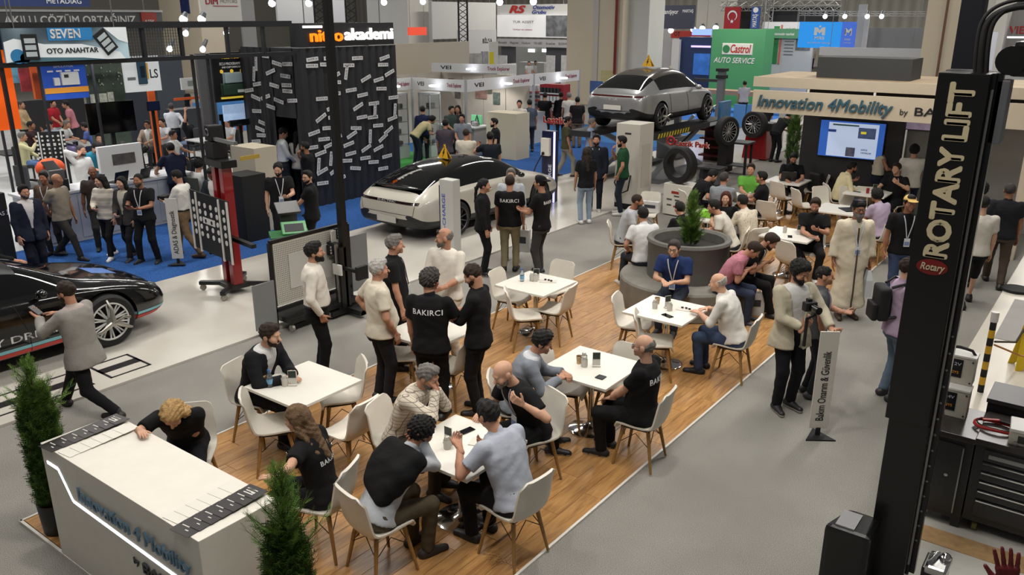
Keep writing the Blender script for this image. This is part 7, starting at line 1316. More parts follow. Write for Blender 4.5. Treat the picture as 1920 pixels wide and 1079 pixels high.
# --- foreground and counter
p=man('walker',HT(118,529,1.76),285,'bearded man with a bun striding left in a grey blazer',h=1.72,shirt='jacket',sc='8f8b86',inner='b9a9a4',pants='141416',shoe='1c1410',hair='bun',hc='b',beard='m',R_=(.20,.46,1.12,'reach'),L_=(-.12,.40,1.18,'phone'),legs=[(.10,.46,0),(-.10,-.42,.04)],lean=4,head=(0,12))
phone_in(p,1,'phone in the hand of the striding man in a grey blazer')
man('blonde',HT(316,770),168,'blonde woman in black bending her head down behind the white counter',pose='sit',seat=.52,h=1.68,shirt='tee',sc='131315',pants='17171a',hair='wavy',hc='b08d5c',fem=True,lean=26,curl=26,head=(5,34),R_=('w',-6.12,3.03,1.10,'table'),L_=(.0,.3,.95,'tphone'),skin='l',txt=('BAKIRCI','b',.06,0,.36))
man('seatedwoman',HT(552,762),285,'long-haired woman in a black lettered shirt seated at the counter',pose='sit',h=1.66,shirt='tee',sc='131315',pants='17171a',hair='long',hc='6b543c',fem=True,lean=8,curl=8,R_=(.12,.30,.70,'lap'),L_=('w',-4.5,2.98,1.1,'table'),skin='l',txt=('BAKIRCI','b',.06,0,.34),head=(-5,8))
man('suit',HT(506,608),112,'bearded man in a black suit seated with a water bottle',pose='sit',h=1.78,shirt='jacket',sc='17171a',inner='d2d2d0',pants='141416',hc='b',beard='sb',R_=(.1,.47,.82,'table'),L_=(-.02,.5,.83,'tfold'),lean=14,curl=8,head=(-8,2),skin='l')
man('stand_white',HT(585,455,1.76),78,'bearded man in a white shirt standing, hand in pocket',h=1.78,shirt='long',sc='d9d2c8',pants='111113',tuck=True,hc='k',beard='m',R_='pocket',L_='down',belly=.06,fat=1.06,skin='m',head=(0,-4))
man('cream',HT(708,487,1.74),62,'grey-haired man in a cream polo standing with his back turned',h=1.74,shirt='polo',sc='d3cab8',pants='1f2024',hc='w',hair='short',R_=(.22,.12,.92,'hang'),L_='hip',belly=.12,fat=1.1,skin='m',head=(8,0))
man('bak_back',HT(806,506,1.75),12,'man in a black shirt with white back lettering, among the standing group',h=1.76,shirt='polo',sc='111113',pants='101012',hair='curly',hc='s',R_=(.2,.34,1.12,'phone'),L_='hang',txt=('BAKIRCI','b',.085,0,.40),head=(30,6),fat=1.05)
p=man('black_long',HT(878,497,1.76),285,'balding bearded man in a black long-sleeved top looking at his phone',h=1.78,shirt='roll',sc='121214',pants='121214',hair='thin',hc='b',beard='s',R_=(.1,.34,1.18,'phone'),L_=(-.06,.36,1.16,'phone'),head=(0,30));phone_in(p,0,'phone of the balding man in a black long-sleeved top')
man('white_front',HT(833,428,1.78),205,'man in a white shirt with sunglasses pushed up on his balding head',h=1.8,shirt='roll',sc='d6cfc4',pants='cfc6b8',hair='side',hc='g',glasses='top',beard='sg',R_=(.1,.3,1.12,'phone'),L_=(-.1,.3,1.1,'front'),head=(62,4),belly=.05,fat=1.05)
man('grey_black',HT(738,441,1.76),82,'grey-haired man in a black polo with a lanyard, behind the cream polo',h=1.78,shirt='polo',sc='151517',pants='1a1a1d',hair='short',hc='g',R_='hang',L_='down',lanyard='22222a',fat=1.08,belly=.06)
man('plaid',HT(806,686),112,'grey-haired man in a plaid shirt with his hands at his chin',pose='sit',h=1.74,shirt='long',sc='cfc5b4',patt=PLAID,pants='3b352e',hair='short',hc='g',beard='sg',R_=(.03,.40,1.10,'tchin'),L_=(-.02,.39,1.08,'tchin'),lean=16,curl=12,head=(0,8),skin='m',fat=1.08)
man('sweater',HT(797,785),48,'young man with a black sweater over his shoulders, elbow on the nearest table',pose='sit',h=1.74,shirt='long',sc='a9adb3',pants='4b4233',shoe='2a2320',hair='curly',hc='k',R_=(.02,.44,1.06,'tchin'),L_=(-.05,.42,1.0,'tchin'),lean=24,curl=22,head=(4,10),skin='t')
man('pale_polo',HT(912,752),312,'man in a pale blue polo seen from behind at the nearest table',pose='sit',h=1.76,shirt='polo',sc='a3a8b4',pants='131315',hair='short',hc='k',R_=(.12,.38,.84,'tphone'),L_=(-.22,.42,.95,'tphone'),lean=14,curl=12,fat=1.08,head=(10,10),skin='m')
man('bald_lany',HT(936,681),238,'bald man in black with a lanyard, gesturing with his left hand',pose='sit',h=1.78,shirt='tee',sc='121214',pants='18181b',hair='bald',R_=(.1,.5,.80,'table'),L_=(-.30,.32,1.0,'gest'),lean=18,curl=12,lanyard='b8b8c4',head=(0,16),skin='l',beard='sg')
p=man('blazer',HT(1022,622),92,'dark-haired man in a grey blazer leaning on the table',pose='sit',h=1.74,shirt='jacket',sc='7d838c',inner='c6c8cc',pants='131315',hair='short',hc='k',R_=(.05,.46,.84,'tfold'),L_=(-.1,.5,.84,'tfold'),lean=12,curl=12,head=(0,12),shoe='1c1c1e',sole='c8c4ba')
man('bald_bak',HT(1210,629),300,'bald grey-haired man in a black lettered shirt, hands on his lap',pose='sit',h=1.74,shirt='tee',sc='111113',pants='111113',hair='side',hc='g',R_=(.08,.34,.68,'lap'),L_=(-.05,.34,.66,'lap'),txt=('BAKIRCI','b',.085,0,.40),belly=.08,fat=1.08,head=(-4,0),skin='l',sole='b0aca4',glasses='y')
man('white_e',HT(1346,513),300,'balding grey-haired man in a white shirt seated at the bench-side table',pose='sit',h=1.74,shirt='roll',sc='d2cfc9',pants='34425c',hair='side',hc='w',R_=(.12,.42,.82,'tfold'),L_=(-.1,.44,.82,'table'),lean=12,curl=12,fat=1.08,belly=.06,head=(0,4),skin='l',shoe='151517')
# --- around the planter
man('blue_polo',(-4.98,10.55),205,'man in a navy polo with glasses and a white lanyard, sitting on the bench',pose='sit',h=1.74,shirt='polo',sc='20305c',pants='2a2f3c',hair='short',hc='s',R_=(.08,.4,.8,'table'),L_=(-.06,.42,.8,'table'),lanyard='d8d8da',glasses='y',lean=12,curl=6,skin='l',seat=.465)
man('pink',(-4.52,11.15),110,'man in a pink checked shirt reading a phone on the bench',pose='sit',h=1.72,shirt='polo',sc='b06f7c',patt=plaid('pink_check','b87886','96566a',40,.3,.5),pants='2c3448',hair='short',hc='b',R_=(.07,.36,.86,'tphone'),L_=(-.06,.36,.84,'tphone'),lean=18,curl=22,head=(0,30),shoe='15171d',sole='cfd2d6',seat=.465)
man('bench_black',(-4.50,11.75),118,'bearded man in a black polo with a lanyard, bent over a phone on the bench',pose='sit',h=1.78,shirt='polo',sc='141416',pants='121214',hair='short',hc='b',R_=(.07,.38,.84,'tphone'),L_=(-.06,.38,.82,'tphone'),lean=20,curl=18,head=(0,28),beard='s',lanyard='c6c8d0',foot=[(.14,.55,0),(-.12,.45,0)],seat=.465)
man('white_polo',(-6.12,11.72),348,'man in a white polo seen from behind on the left of the bench',pose='sit',h=1.76,shirt='polo',sc='d6d6d6',pants='2c2e36',hair='short',hc='k',R_=(.16,.34,.66,'lap'),L_=(-.2,.2,.66,'knee'),curl=8,lean=4,shoe='c9c5bc',seat=.465,foot=[(.1,.40,0),(-.25,.34,0)])
man('grey_tee',HT(1196,365),98,'tanned man in a pale grey T-shirt left of the planter',pose='sit',h=1.76,shirt='tee',sc='b0b2b6',pants='3a3b40',hair='stub',hc='b',R_=(.12,.4,.74,'lap'),L_='lap',lean=10,curl=10,skin='t',beard='ss')
man('hoodie',HT(1275,379),340,'young man in a black lettered jacket half hidden by the small thuja',pose='sit',h=1.70,shirt='long',sc='121214',pants='18181b',hair='short',hc='k',R_='table',L_='table',txt=('BAKIRCI','b',.07,0,.38),lean=14,curl=14)
man('white_tee',HT(1338,375),290,'man in a white T-shirt with arms on the green bag table',pose='sit',h=1.76,shirt='tee',sc='cfc9bd',pants='2c2e36',hair='short',hc='k',R_='tfold',L_='table',lean=18,curl=14,skin='m')
man('redhair',HT(1362,360),200,'red-haired woman in black with a fringe behind the planter',pose='sit',h=1.66,shirt='tee',sc='151517',pants='1a1a1d',hair='long',hc='r',fem=True,R_='table',L_='lap',skin='l')
man('speckled',HT(1393,366),335,'man in a beige speckled shirt seen from behind, right of the planter',pose='sit',h=1.74,shirt='long',sc='cfc4b0',patt=SPECK,pants='24262c',hair='short',hc='k',R_='tfold',L_='table',lean=12,curl=12)
man('bak_i',HT(1341,320),78,'man in black bending forward beside the checked blazer',pose='sit',h=1.74,shirt='tee',sc='131315',pants='151518',hair='short',hc='k',R_=(.18,.36,.68,'lap'),L_='table',lean=22,curl=16,head=(0,20),fat=1.05)
man('checked',HT(1358,324),25,'man in a checked grey blazer seen from behind',pose='sit',h=1.74,shirt='long',sc='8d9299',patt=CHECK,pants='26282e',hair='short',hc='s',R_='table',L_='table',fat=1.08,head=(20,0))
man('green_shirt',HT(1409,307),205,'man in a bright green shirt talking across the table',pose='sit',h=1.74,shirt='polo',sc='5d9a3c',pants='8a7a50',hair='short',hc='b',R_='tfold',L_='table',fat=1.08,skin='m')
man('black_i',HT(1430,322),288,'man in a black polo facing the man in green',pose='sit',h=1.76,shirt='polo',sc='141416',pants='77787c',hair='short',hc='k',R_='table',L_='tfold',fat=1.06)
man('laptopman',HT(1489,288),192,'man in a black polo typing on a laptop before the screen wall',pose='sit',h=1.74,shirt='polo',sc='141416',pants='3c3a38',hair='short',hc='k',R_='type',L_='type',head=(0,22),beard='s',lean=6)
man('yellow',HT(1599,304),92,'man in a pale yellow shirt seated below the screen',pose='sit',h=1.74,shirt='long',sc='d3c8a0',pants='17181c',hair='short',hc='k',R_='table',L_='tphone',lean=14,curl=8,skin='t',beard='s')
man('black_k',HT(1683,306),232,'man in a black T-shirt gesturing at the red can table',pose='sit',h=1.74,shirt='tee',sc='141416',pants='1c1d22',hair='short',hc='b',R_=(.16,.42,.84,'table'),L_='gest',lean=4,fat=1.06,skin='l')
man('woman_stand',HT(1656,267,1.66),92,'long-haired woman in a sleeveless cream top standing by the screen',h=1.68,shirt='sleeveless',sc='d0c8b4',pants='23283a',hair='long',hc='k',fem=True,R_='phone',L_='front',tuck=True,skin='m')
man('white_stand',HT(1716,272,1.74),22,'man in a white T-shirt standing with his back turned beside the column',h=1.74,shirt='tee',sc='cbc7be',pants='22283c',hair='curly',hc='k',R_='front',L_='hang',fat=1.05)
man('dark_suit',HT(1735,262,1.76),200,'man in a dark suit facing us, mostly hidden by the lift column',h=1.76,shirt='jacket',sc='20242e',inner='c8c8cc',pants='1a1c22',hair='short',hc='b')
man('lilac_seat',HT(1645,355),335,'man in a lilac shirt seated at the open laptop',pose='sit',h=1.72,shirt='polo',sc='a898ac',pants='2a2c34',hair='curly',hc='k',R_='table',L_='type',skin='t',lean=10,curl=10)
man('crossleg',HT(1530,372),205,'man in a black polo sitting cross-legged at the white table',pose='sit',h=1.78,shirt='polo',sc='141416',pants='141416',hair='short',hc='b',R_='tfold',L_='tphone',beard='ss',head=(0,14),legs=[(-.02,.50,.22),(-.16,.42,0)],shoe='cdc8be',knees=.3)
# --- aisle
man('robe',HT(1612,376,1.78),182,'bearded man in a long white robe, black hat and glasses',h=1.80,shirt='robe',sc='d4cab4',pants='cfc6b2',shoe='3a2a1e',hair='short',hc='s',beard='fg',cap=('16161c','fez'),glasses='y',lanyard='c9ccd6',R_='down',L_='down',fat=1.15,skin='t')
m_=MB();m_.grid([[(.02,-.09,.1),(.02,.09,.1),(-.02,.09,.1),(-.02,-.09,.1)],[(.05,-.14,-.05),(.05,.14,-.05),(-.05,.14,-.05),(-.05,-.14,-.05)],[(.05,-.15,-.3),(.05,.15,-.3),(-.05,.15,-.3),(-.05,-.15,-.3)]],closed=True);held(PP['robe'],1,m_,'carrier_bag',mat('bag_pale','c4c8cc',.5),'pale carrier bag in the robed man’s hand','bag',-.12)
man('cap',HT(1708,366,1.76),186,'man in a yellow cap, black T-shirt and lanyard beside the column',h=1.78,shirt='tee',sc='141416',pants='3a4764',hair='short',hc='k',cap=('c9a868','front'),lanyard='c9ccd6',R_='down',L_='hang',skin='t')
m_=MB();q_=PP['robe'];sf=q_['surf'](np.zeros(16),np.linspace(.22,1.42,16),off=.006);m_.tube([tuple(a)for a in sf],.012,6);m_.build('front_trim',mat('robe_trim','4a3d30',.8),q_['root'],smooth=60)
p=man('camman',HT(1507,492,1.78),165,'bearded cameraman in a pale open overshirt on the aisle carpet',h=1.80,shirt='open',sc='b5ad98',inner='c9c8c4',pants='131316',shoe='1a1a1c',sole='b9b6ae',hair='curly',hc='k',beard='m',lanyard='c9ccd6',R_=(.05,.30,1.12,'chin'),L_=(-.26,.36,1.10,'give'),head=(-10,22),skin='m')
pw=W_(p,p['wr'][0]+V(0,.04,.06));t=thing('video_camera','black camera on a handheld gimbal held by the cameraman','camera',pw,face_az(165));MB().cyl((0,0,-.26),(0,0,.06),.018,n=10).build('gimbal_handle',MATTEB,t);MB().tube([(0,0,.06),(-.09,0,.09),(-.1,0,.2),(-.02,0,.24)],.015,6).build('gimbal_arm',MATTEB,t);MB().box((0,.02,.21),(.14,.08,.1)).build('camera_body',MATTEB,t,bevel=.015);MB().cyl((0,.05,.21),(0,.19,.21),.036,.042,16).build('lens',mat('lens','0a0a0c',.2),t,smooth=40);MB().box((.0,.0,.275),(.05,.05,.03)).build('viewfinder',MATTEB,t,bevel=.005)
man('cam_behind',HT(1547,500),105,'man in a dark grey polo half hidden behind the cameraman',h=1.62,shirt='polo',sc='585a5e',pants='202228',hair='stub',hc='k',lanyard='b8a8c0',R_='hang',L_='phone',skin='m',shoe='3a3a3c')
g=G(1652,752);man('lilac',(g[0]+.03,g[1]+.1),95,'man in a lilac polo and jeans, half hidden by the lift column',h=1.74,shirt='polo',sc='b09ab0',pants='5f7080',shoe='26242a',R_='phone',L_='phone',hair='short',hc='b',skin='l',fat=1.05)
b_=thing('backpack','black backpack on the back of the man in a lilac polo','backpack',tuple(W_(PP['lilac'],(0,-.22,1.02))),face_az(95));MB().box((0,0,.2),(.30,.13,.40)).build('bag_body',mat('nylon_black','121214',.7),b_,bevel=.06,seg=4,smooth=50);MB().box((0,-.09,.1),(.24,.06,.2)).build('pocket',mat('nylon_black','121214',.7),b_,bevel=.025)
for sx in(-1,1):MB().tube([(sx*.1,.06,.4),(sx*.15,.17,.46),(sx*.16,.34,.34),(sx*.16,.32,.12),(sx*.12,.06,.04)],.018,6).build('strap',mat('nylon_black','121214',.7),b_,smooth=60)
man('white_r',HT(1846,368,1.76),15,'man in a white T-shirt and black shorts right of the column, back turned',h=1.78,shirt='tee',sc='c9c4ba',pants='141418',short=True,hair='short',hc='k',R_='hang',L_='down',shoe='18181a',legs=[(.1,.25,0),(-.1,-.2,0)],skin='l')
man('dark_r',HT(1842,342,1.78),355,'dark-haired man mostly hidden behind the white T-shirt man',h=1.78,shirt='tee',sc='2a2b30',pants='1d1f26',hair='curly',hc='k')
man('black_r',HT(1896,344,1.76),28,'balding man in a black shirt walking away at the right edge',h=1.78,shirt='polo',sc='1f2024',pants='4a3f36',hair='thin',hc='s',R_='hang',L_='down',lanyard='c9ccd6',legs=[(.1,-.22,0),(-.1,.26,0)],skin='t',fat=1.08)
man('far_r',HT(1884,218,1.74),185,'bald man in a grey polo walking towards us far along the right aisle',h=1.74,shirt='polo',sc='8f9094',pants='262b36',hair='bald',R_='down',L_='hang',belly=.06,fat=1.1,skin='m')
man('far_r2',HT(1913,203,1.78),185,'man in a pale blue jacket at the far right edge',h=1.78,shirt='jacket',sc='93a4b8',inner='20242e',pants='7284a0',hair='short',hc='k')
man('edge_r',(-1.35,19.6),200,'person in a pale shirt with a black bag at the far right',h=1.72,shirt='tee',sc='c4b8ae',pants='2a2c33',hair='short',hc='b')if False else None
# gloved hand reaching in at the bottom right corner
man('glove',(.0,3.5),12,'person below the bottom right corner raising a dark red gloved hand',h=1.88,shirt='tee',sc='1a1a1c',pants='1a1a1c',glove='5a1418',R_=('w',-.10,3.64,2.05,'open'),L_='down',hair='short')
# --- left aisle
man('navy_l',HT(42,347,1.74),128,'man in a navy suit and white shirt standing at the far left',h=1.68,shirt='jacket',sc='1c2030',inner='d4cfd0',pants='171922',hair='short',hc='k',R_='hang',L_='down',beard='ss',fat=1.06,skin='m')
man('brown_l',HT(80,322,1.72),175,'man in a brown shirt with a white lanyard behind the bald man',h=1.6,shirt='long',sc='5a463a',pants='2c2a2a',hair='short',hc='k',lanyard='cfcdd0',skin='t')
man('bald_l',HT(104,326,1.72),100,'bald man in a grey-beige short-sleeved shirt striding right',h=1.68,shirt='polo',sc='837a6c',pants='2f2c2a',hair='bald',R_='back',L_='hang',head=(-70,0),legs=[(.1,.34,0),(-.1,-.3,.02)],skin='t',belly=.04)
man('dark_l',HT(172,312,1.76),150,'bald dark-skinned man behind the woman in a striped top',h=1.64,shirt='tee',sc='38302c',pants='34322f',hair='bald',skin='d')
man('stripe_w',HT(186,328,1.66),190,'long-haired woman in a pale striped top and black trousers',h=1.6,shirt='long',sc='c8c0b2',patt=STRIPE,pants='161618',shoe='d5d3ce',hair='long',hc='k',fem=True,R_=(.06,.26,1.0,'front'),L_='hang',head=(25,5),skin='l',legs=[(.1,-.18,0),(-.1,.2,0)])
man('dark_w',HT(226,332,1.64),195,'dark-haired woman with a cream bag beside the man in black',h=1.57,shirt='jacket',sc='3a3736',inner='b9b2a4',pants='1c1c20',shoe='2a2a2e',sole='c8c8c8',hair='long',hc='k',fem=True,R_='front',L_='hang',legs=[(.1,-.15,0),(-.1,.2,0)],skin='l')
p=man('black_l',HT(258,326,1.74),186,'man in a black T-shirt with a white lanyard holding a phone',h=1.66,shirt='tee',sc='151517',pants='141416',shoe='161618',sole='c0bcb4',hair='stub',hc='k',lanyard='d2d0d2',R_='phone',L_='phone',fat=1.06,skin='t',beard='ss',legs=[(.16,.05,0),(-.16,.0,0)]);phone_in(p,0,'phone of the man in a black T-shirt and white lanyard')
p=man('tie',HT(328,320,1.76),282,'man in a white shirt, dark tie and khaki trousers looking at a device',h=1.68,shirt='long',sc='d2cfc8',pants='6e5a42',shoe='4a3220',tuck=True,hair='short',hc='k',R_='phone',L_='phone',head=(0,20),legs=[(.1,.26,0),(-.1,-.32,.02)],skin='m');sf=p['surf'](np.zeros(6),np.linspace(float(p['spine'](.12)[2]),float(p['spine'](.50)[2]),6),off=.012);MB().tube([tuple(a)for a in sf],[.03,.034,.03,.026,.022,.02],6).build('tie',cloth('2a2030'),p['root'],smooth=60)
held(p,0,MB().box((0,0,0),(.22,.16,.08)),'handheld_tester',MATTEB,'black handheld tester held by the man with a tie','device',.02,bevel=.02)
man('board_suit',HT(393,316,1.74),195,'man in a dark suit looking down behind the dotted board',h=1.66,shirt='jacket',sc='20242c',inner='d0ccc8',pants='1c1e24',hair='short',hc='k',R_='phone',L_='phone',head=(0,30),skin='d')
man('navy_polo',HT(318,268,1.76),325,'man in a navy polo leaning on the booth counter, back turned',h=1.78,shirt='polo',sc='20263c',pants='15171e',hair='short',hc='k',lean=16,curl=10,R_=(.1,.48,1.08,'table'),L_=(-.34,.42,1.08,'table'),skin='m',fat=1.05)
man('teal',HT(186,268,1.74),125,'bearded man in a teal polo leaning on the booth counter',h=1.76,shirt='polo',sc='2d7c96',pants='1c1c22',hair='short',hc='k',lean=22,curl=12,R_=(.2,.42,1.09,'table'),L_=(-.2,.42,1.09,'table'),beard='m',head=(-60,25),skin='l')
man('phone_w',HT(150,272,1.74),110,'man in a white shirt with a phone at his ear behind the orange hood',h=1.74,shirt='long',sc='c9cac8',pants='24262c',hair='stub',hc='s',R_='ear',L_='hang',skin='m',beard='ss')
man('white_c',HT(229,268,1.72),165,'dark-haired man in a white polo working behind the counter',h=1.74,shirt='polo',sc='cfd0cd',pants='24262c',hair='short',hc='k',R_=(.12,.42,1.09,'table'),L_=(-.12,.42,1.09,'table'),lean=16,curl=8,head=(0,30),skin='t')
man('behind_teal',HT(186,250,1.74),170,'dark-haired man whose head shows behind the man in teal',h=1.74,shirt='tee',sc='22242a',pants='1b1d22',hair='short',hc='k',skin='l',R_='front',L_='front')
for q in(('yellow_l',(40,248),70,'man in a pale yellow shirt seated with his back to us at the far left',dict(shirt='long',sc='c9c398',pants='6580ac',hc='g',R_='tchin',L_='lap')),('brown2',(56,228),80,'man in a dark brown shirt with his hand at his mouth, seated at far left',dict(shirt='tee',sc='38262a',pants='1d1d20',hc='k',R_='tchin',L_='lap',skin='t')),('grey_m',(92,226),190,'man in a grey shirt seated behind the white meeting table',dict(shirt='tee',sc='8a93a0',pants='2a2c30',R_='table',L_='table')),('white_m',(124,226),95,'grey-haired man in a white T-shirt at the meeting table',dict(shirt='tee',sc='c4c6c4',pants='8a80a8',hc='g',R_='table',L_='table',lean=14,curl=8)),('blue_m',(157,230),275,'man in a blue shirt bent over the meeting table',dict(shirt='tee',sc='4a5a96',pants='24304a',R_='tfold',L_='table',lean=18,curl=12)),('tan',(275,226),180,'man with glasses in a tan blazer and white shirt seated behind the white panel',dict(shirt='jacket',sc='8f7f70',inner='d0d0cc',pants='2a2a2c',glasses='y',R_='table',L_='table',skin='t')),('phone_b',(345,219),285,'man in a black T-shirt and jeans seated talking on a phone',dict(shirt='tee',sc='181a20',pants='8092b4',R_='lap',L_='ear',beard='m',lean=10,curl=8)),('cap_b',(323,245),95,'man in a white polo seated looking right behind the navy polo',dict(shirt='polo',sc='c6c7c4',pants='2a2c30',R_='lap',L_='table',skin='t')),('purple_b',(303,222),200,'dark-haired person in white seated behind the black television',dict(shirt='tee',sc='bfc0c4',pants='26262a',R_='table',L_='table')),('curly_b',(371,299),30,'curly-haired person whose head shows above the pale booth sofa',dict(shirt='tee',sc='c8c8c6',pants='2a2a2c',hair='curly',R_='table',L_='table')),('orange_b',(425,222),200,'person with a white top seated between the orange chairs',dict(shirt='tee',sc='c8c9cc',pants='2a2a2c',R_='table',L_='table'))):
 man(q[0],HT(*q[1]),q[2],q[3],pose='sit',**q[4])
man('vest',HT(38,190,1.74),90,'man in a beige shirt and dark vest standing at the far left',h=1.74,shirt='long',sc='b09a78',pants='24262e',hair='thin',hc='s',R_='front',L_='front');man('red_l',HT(97,187,1.74),100,'man in a red polo at the black bar table',h=1.74,shirt='polo',sc='a02430',pants='c0c2c6',hair='short',hc='k',R_='front',L_='front');PP['red_l']['root']['label']='man in a red polo standing at the black bar table'
man('pink_l',HT(122,189,1.74),250,'person in a pink-grey top leaning beside the man in red',h=1.74,shirt='tee',sc='b0737c',pants='26282e',hair='short',hc='k',R_='front',L_='hang',lean=10)
man('white_back',HT(320,194,1.76),350,'man in a white shirt standing with his back to us before the grey counter',h=1.76,shirt='long',sc='c4c8d0',pants='242b40',tuck=True,hair='short',hc='s',R_='hip',L_='front');man('black_far',HT(342,162,1.74),180,'young man in a black T-shirt standing beside the framed monitor',h=1.74,shirt='tee',sc='141416',pants='1b1b1f',hair='short',hc='k',R_='down',L_='down')
man('hood',HT(-28,418),100,'person in a black jacket at the left edge, one hand on the black car',h=1.66,shirt='long',sc='141416',pants='141416',hair='short',R_=('w',*[float(q)for q in P(52,497,1.0)[:2]],1.0,'table'),L_='down',lean=18)
# --- middle
man('lany_black',HT(520,306,1.78),158,'bearded man in black with a white lanyard beside the tablet stand',h=1.72,shirt='tee',sc='151517',pants='151517',hair='tail',hc='k',beard='m',lanyard='d0d0d4',R_='down',L_='phone',head=(20,14),fat=1.06,skin='l')
man('glasses_b',HT(576,320,1.76),268,'man in glasses and a black polo turning to look at us',h=1.7,shirt='polo',sc='141416',pants='131315',hair='short',hc='k',beard='s',glasses='y',R_=(.06,.34,1.0,'table'),L_=(-.02,.34,1.02,'table'),head=(-62,0),skin='l')
man('door_w',HT(534,240),70,'man in a white shirt at the dark doorway of the plate wall',h=1.84,shirt='long',sc='c8ccd0',pants='1f2530',hair='short',hc='k',R_='front',L_='phone',head=(0,25),tuck=True);man('door_f',HT(557,246,1.64),20,'long-haired woman in a white and black outfit at the dark doorway',h=1.74,shirt='tee',sc='b8b4b0',pants='161618',hair='long',hc='k',fem=True,R_='front',L_='front')
man('chin_b',HT(572,266,1.74),282,'man in a black T-shirt with a hand at his chin before the plate wall',h=1.68,shirt='tee',sc='141416',pants='141416',hair='short',hc='k',R_='chin',L_='fold',beard='s',skin='t');p=man('white_walk',HT(616,236,1.78),110,'bearded man in a white T-shirt walking past the plate wall',h=1.8,shirt='tee',sc='cdd0d2',pants='17181c',hair='short',hc='k',beard='m',R_='hang',L_='down',legs=[(.1,-.32,0),(-.1,.4,.03)],skin='l');held(p,0,MB().box((0,0,0),(.05,.2,.14)),'helmet_bag',mat('pouch_pale','a9bcc4',.5),'pale pouch in the walking man’s hand','pouch',-.03,bevel=.04)
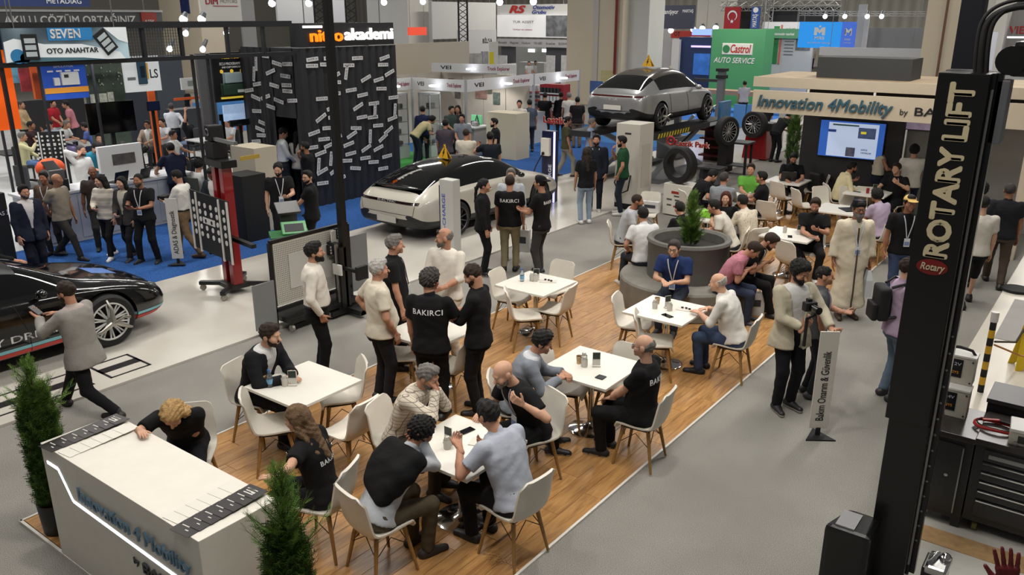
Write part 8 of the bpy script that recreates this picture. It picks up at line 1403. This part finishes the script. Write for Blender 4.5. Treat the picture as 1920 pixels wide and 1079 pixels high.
# --- corner booth
for k,px,py,az,lab,kw in(('vb1',792,199,350,'man in a navy top facing the booth’s beige wall',dict(shirt='long',sc='22264a')),('vb2',812,218,60,'person in a yellow-cream top bending over the demo table',dict(shirt='tee',sc='c4b78e',pants='24293a',lean=40,curl=20,hair='curly')),('vb3',835,224,10,'man in a dark grey checked shirt with his back to us',dict(shirt='polo',sc='4a434a',pants='25242a',fat=1.05)),('vb4',866,214,190,'man in a grey shirt behind the demo table',dict(shirt='polo',sc='7a8088')),('vb5',874,242,15,'man in a loose white T-shirt with his back to us at the booth',dict(shirt='tee',sc='c8c0b0',pants='2a2a2e',fat=1.15,belly=.06,hair='thin',hc='b')),('vb6',919,248,350,'man in a navy T-shirt raising a hand, back turned',dict(shirt='tee',sc='1c2028',pants='8a7a5a',R_='hang',L_=(-.25,.35,1.35,'chin'))),('vb7',927,222,262,'bearded man in a black polo by the cream cabinet block',dict(shirt='polo',sc='16171a',pants='1a1b1f',beard='m',skin='l')),('vb8',858,198,190,'woman with long brown hair at the back of the corner booth',dict(shirt='tee',sc='3a3c40',hair='long',hc='b',fem=True)),('vb9',952,173,100,'man in a black suit standing in front of the blue booth panel',dict(shirt='jacket',sc='17181b',inner='c8c8c8')),('vb10',974,188,190,'man in a white shirt behind the small white lettered counter',dict(shirt='long',sc='c6bfb6')),('vb11',846,199,140,'man in a dark polo seated far back in the corner booth',dict(shirt='polo',sc='3c4a44')),('f1',993,187,350,'man in a slate blue shirt with his back to us by the white counter',dict(shirt='polo',sc='4a5260',pants='2a303c')),('f2',1022,174,15,'man in a black T-shirt looking at the red rack',dict(shirt='tee',sc='18181a')),('f3',1052,173,355,'man in a long black shirt, back turned, before the red rack',dict(shirt='long',sc='151517')),('f4',1067,174,350,'grey-haired man in a white shirt behind the man in long black',dict(shirt='polo',sc='bdb8b0',hc='g')),('f5',1083,182,5,'man in a black T-shirt with a round grey print on the back',dict(shirt='tee',sc='1c1a1b',pants='7a6650')),('f6',1064,219,85,'man in an olive T-shirt walking past the charging post',dict(shirt='tee',sc='4c4a34',pants='8c877c',legs=[(.1,.2,0),(-.1,-.25,0)],shoe='2a2420')),('f7',1110,222,100,'grey-haired man in a pale blue polo behind the man in a dark suit',dict(shirt='polo',sc='8f9cb4',pants='3a3f4a',hc='g')),('g1',1100,277,350,'long-haired woman in a black top and pale jeans',dict(shirt='tee',sc='17171a',pants='8c9cae',hair='long',hc='b',fem=True,shoe='cfcfcf',h=1.66)),('g2',1119,252,192,'bearded man in a dark suit with a white lanyard',dict(shirt='jacket',sc='1c212c',inner='20242c',pants='1a1f2a',beard='m',lanyard='d0d0d6',h=1.8,shoe='b5b2ac')),('g3',1166,255,285,'bearded man in a dark green polo with one hand on his hip',dict(shirt='polo',sc='1f4a30',pants='262c38',beard='m',R_='chin',L_='pocket',shoe='c9c6c0',h=1.8,head=(0,8))),('p1',907,336,95,'dark-haired woman in black with a backpack beside the estate car',dict(shirt='long',sc='161618',pants='151517',hair='tail',hc='k',fem=True,h=1.7,R_='hang',L_='hang',shoe='1a1a1c',sole='bdbab2')),('p2',956,329,8,'man in a black lettered shirt and khaki trousers, back turned',dict(shirt='tee',sc='121214',pants='8f8468',txt=('BAKIRCI','b',.085,0,.40),hair='short',hc='b',fat=1.06)),('p3',958,316,185,'man in a pale shirt facing us behind the khaki trousers man',dict(shirt='long',sc='b0b6bc',pants='2c2e34',skin='l',hc='g')),('p4',1014,330,300,'man in a backwards black cap and a black lettered T-shirt',dict(shirt='tee',sc='131315',pants='3a3838',cap=('111113','back'),txt=('BAKIRCI','b',.075,0,.40),R_='phone',L_='phone',shoe='18181a',sole='b9b6ae',h=1.78,legs=[(.16,.1,0),(-.16,-.05,0)])),('r1',1325,116,180,'person in a mint top far off beside the navy booth',dict(shirt='tee',sc='8fc0b0')),('r2',1362,118,150,'person in white and black far off below the green wall’s left edge',dict(shirt='tee',sc='b8b4b8')),('r3',1312,115,200,'person in dark clothes far off behind the raised silver car',dict(shirt='tee',sc='2a2c36')),('r4',1392,130,160,'person in dark clothes in front of the green wall',dict(shirt='tee',sc='2a2a28')),('r5',1397,152,10,'man in a pale striped shirt below the green wall',dict(shirt='polo',sc='a9a8b4',pants='2c2c34')),('r6',1438,188,20,'man in a black top and pale trousers bending by the red wheel balancer',dict(shirt='tee',sc='17171a',pants='a39c8e',lean=25,R_='front',L_='front')),('r7',1482,210,60,'man in a black lettered top bending, left of the screen wall',dict(shirt='tee',sc='15161a',pants='1b1c20',lean=35,curl=15,R_='front',L_='front')),('r8',1232,113,180,'dark-haired person at the white counter far behind the silver car',dict(shirt='tee',sc='1f2024')),('r9',1262,115,150,'person in cream at the white counter far behind the silver car',dict(shirt='tee',sc='bdb6a4')),('r10',1228,108,200,'person in black beside the pale booth interior',dict(shirt='tee',sc='202024')),('r11',1525,90,190,'person in a white shirt far off between the poster walls',dict(shirt='tee',sc='b8b8b4')),('r12',992,115,190,'dark-haired person in white at the white booth counter',dict(shirt='tee',sc='b5b6b8')),('r13',1004,114,170,'second person in white in the white booth, further right',dict(shirt='tee',sc='c0c0c2'))):
 kw=dict(kw);hh=kw.pop('h',1.72);kw.setdefault('pants','22242a');kw.setdefault('R_','front' if k[0]in 'vr' else 'hang');kw.setdefault('L_','hang');
 man(k,HT(px,py),az,lab,h=hh,**kw)
p=PP['p2'];q=W_(p,p['hands'][0]);paper_bag((q[0],q[1],q[2]-.42),face_az(20),'white carrier bag with dark print held by the khaki trousers man',.3,.4)
# black sweater draped over the young man's shoulders
p=PP['sweater'];S=Shape();sp=p['spine'];s_=p['s']
S.cap(sp(.50*s_)+V(.17,-.02,0),sp(.50*s_)+V(-.17,-.02,0),.085,None,.03);S.cap(sp(.40*s_)+V(.16,-.05,0),sp(.40*s_)+V(-.16,-.05,0),.10,None,.06);S.cap(sp(.28*s_)+V(.13,-.07,0),sp(.30*s_)+V(-.13,-.07,0),.09,None,.06);S.cap(sp(.18*s_)+V(.09,-.08,0),sp(.24*s_)+V(-.08,-.08,0),.075,None,.06)
for sx in(-1,1):S.cap(sp(.50*s_)+V(sx*.17,0,0),sp(.36*s_)+V(sx*.13,.16,0),.055,.045,.03)
mesh_np('sweater',[nets(S,.013,.004,32)],[cloth('0f0f11')],p['root'])
# water bottle in the suit man's hand, cup in hand of the pale polo man, cigarette-free extras
tag(bt_:=MB().lathe([(.03,0),(.032,.01),(.032,.1),(.014,.14),(.013,.16)],n=12).build('water_bottle',mat('clear_plastic','c8d6de',.08,trans=.85),smooth=40),'small water bottle in the suit man’s hand','bottle').location=tuple(W_(PP['suit'],PP['suit']['hands'][1]+V(0,.02,-.04)))
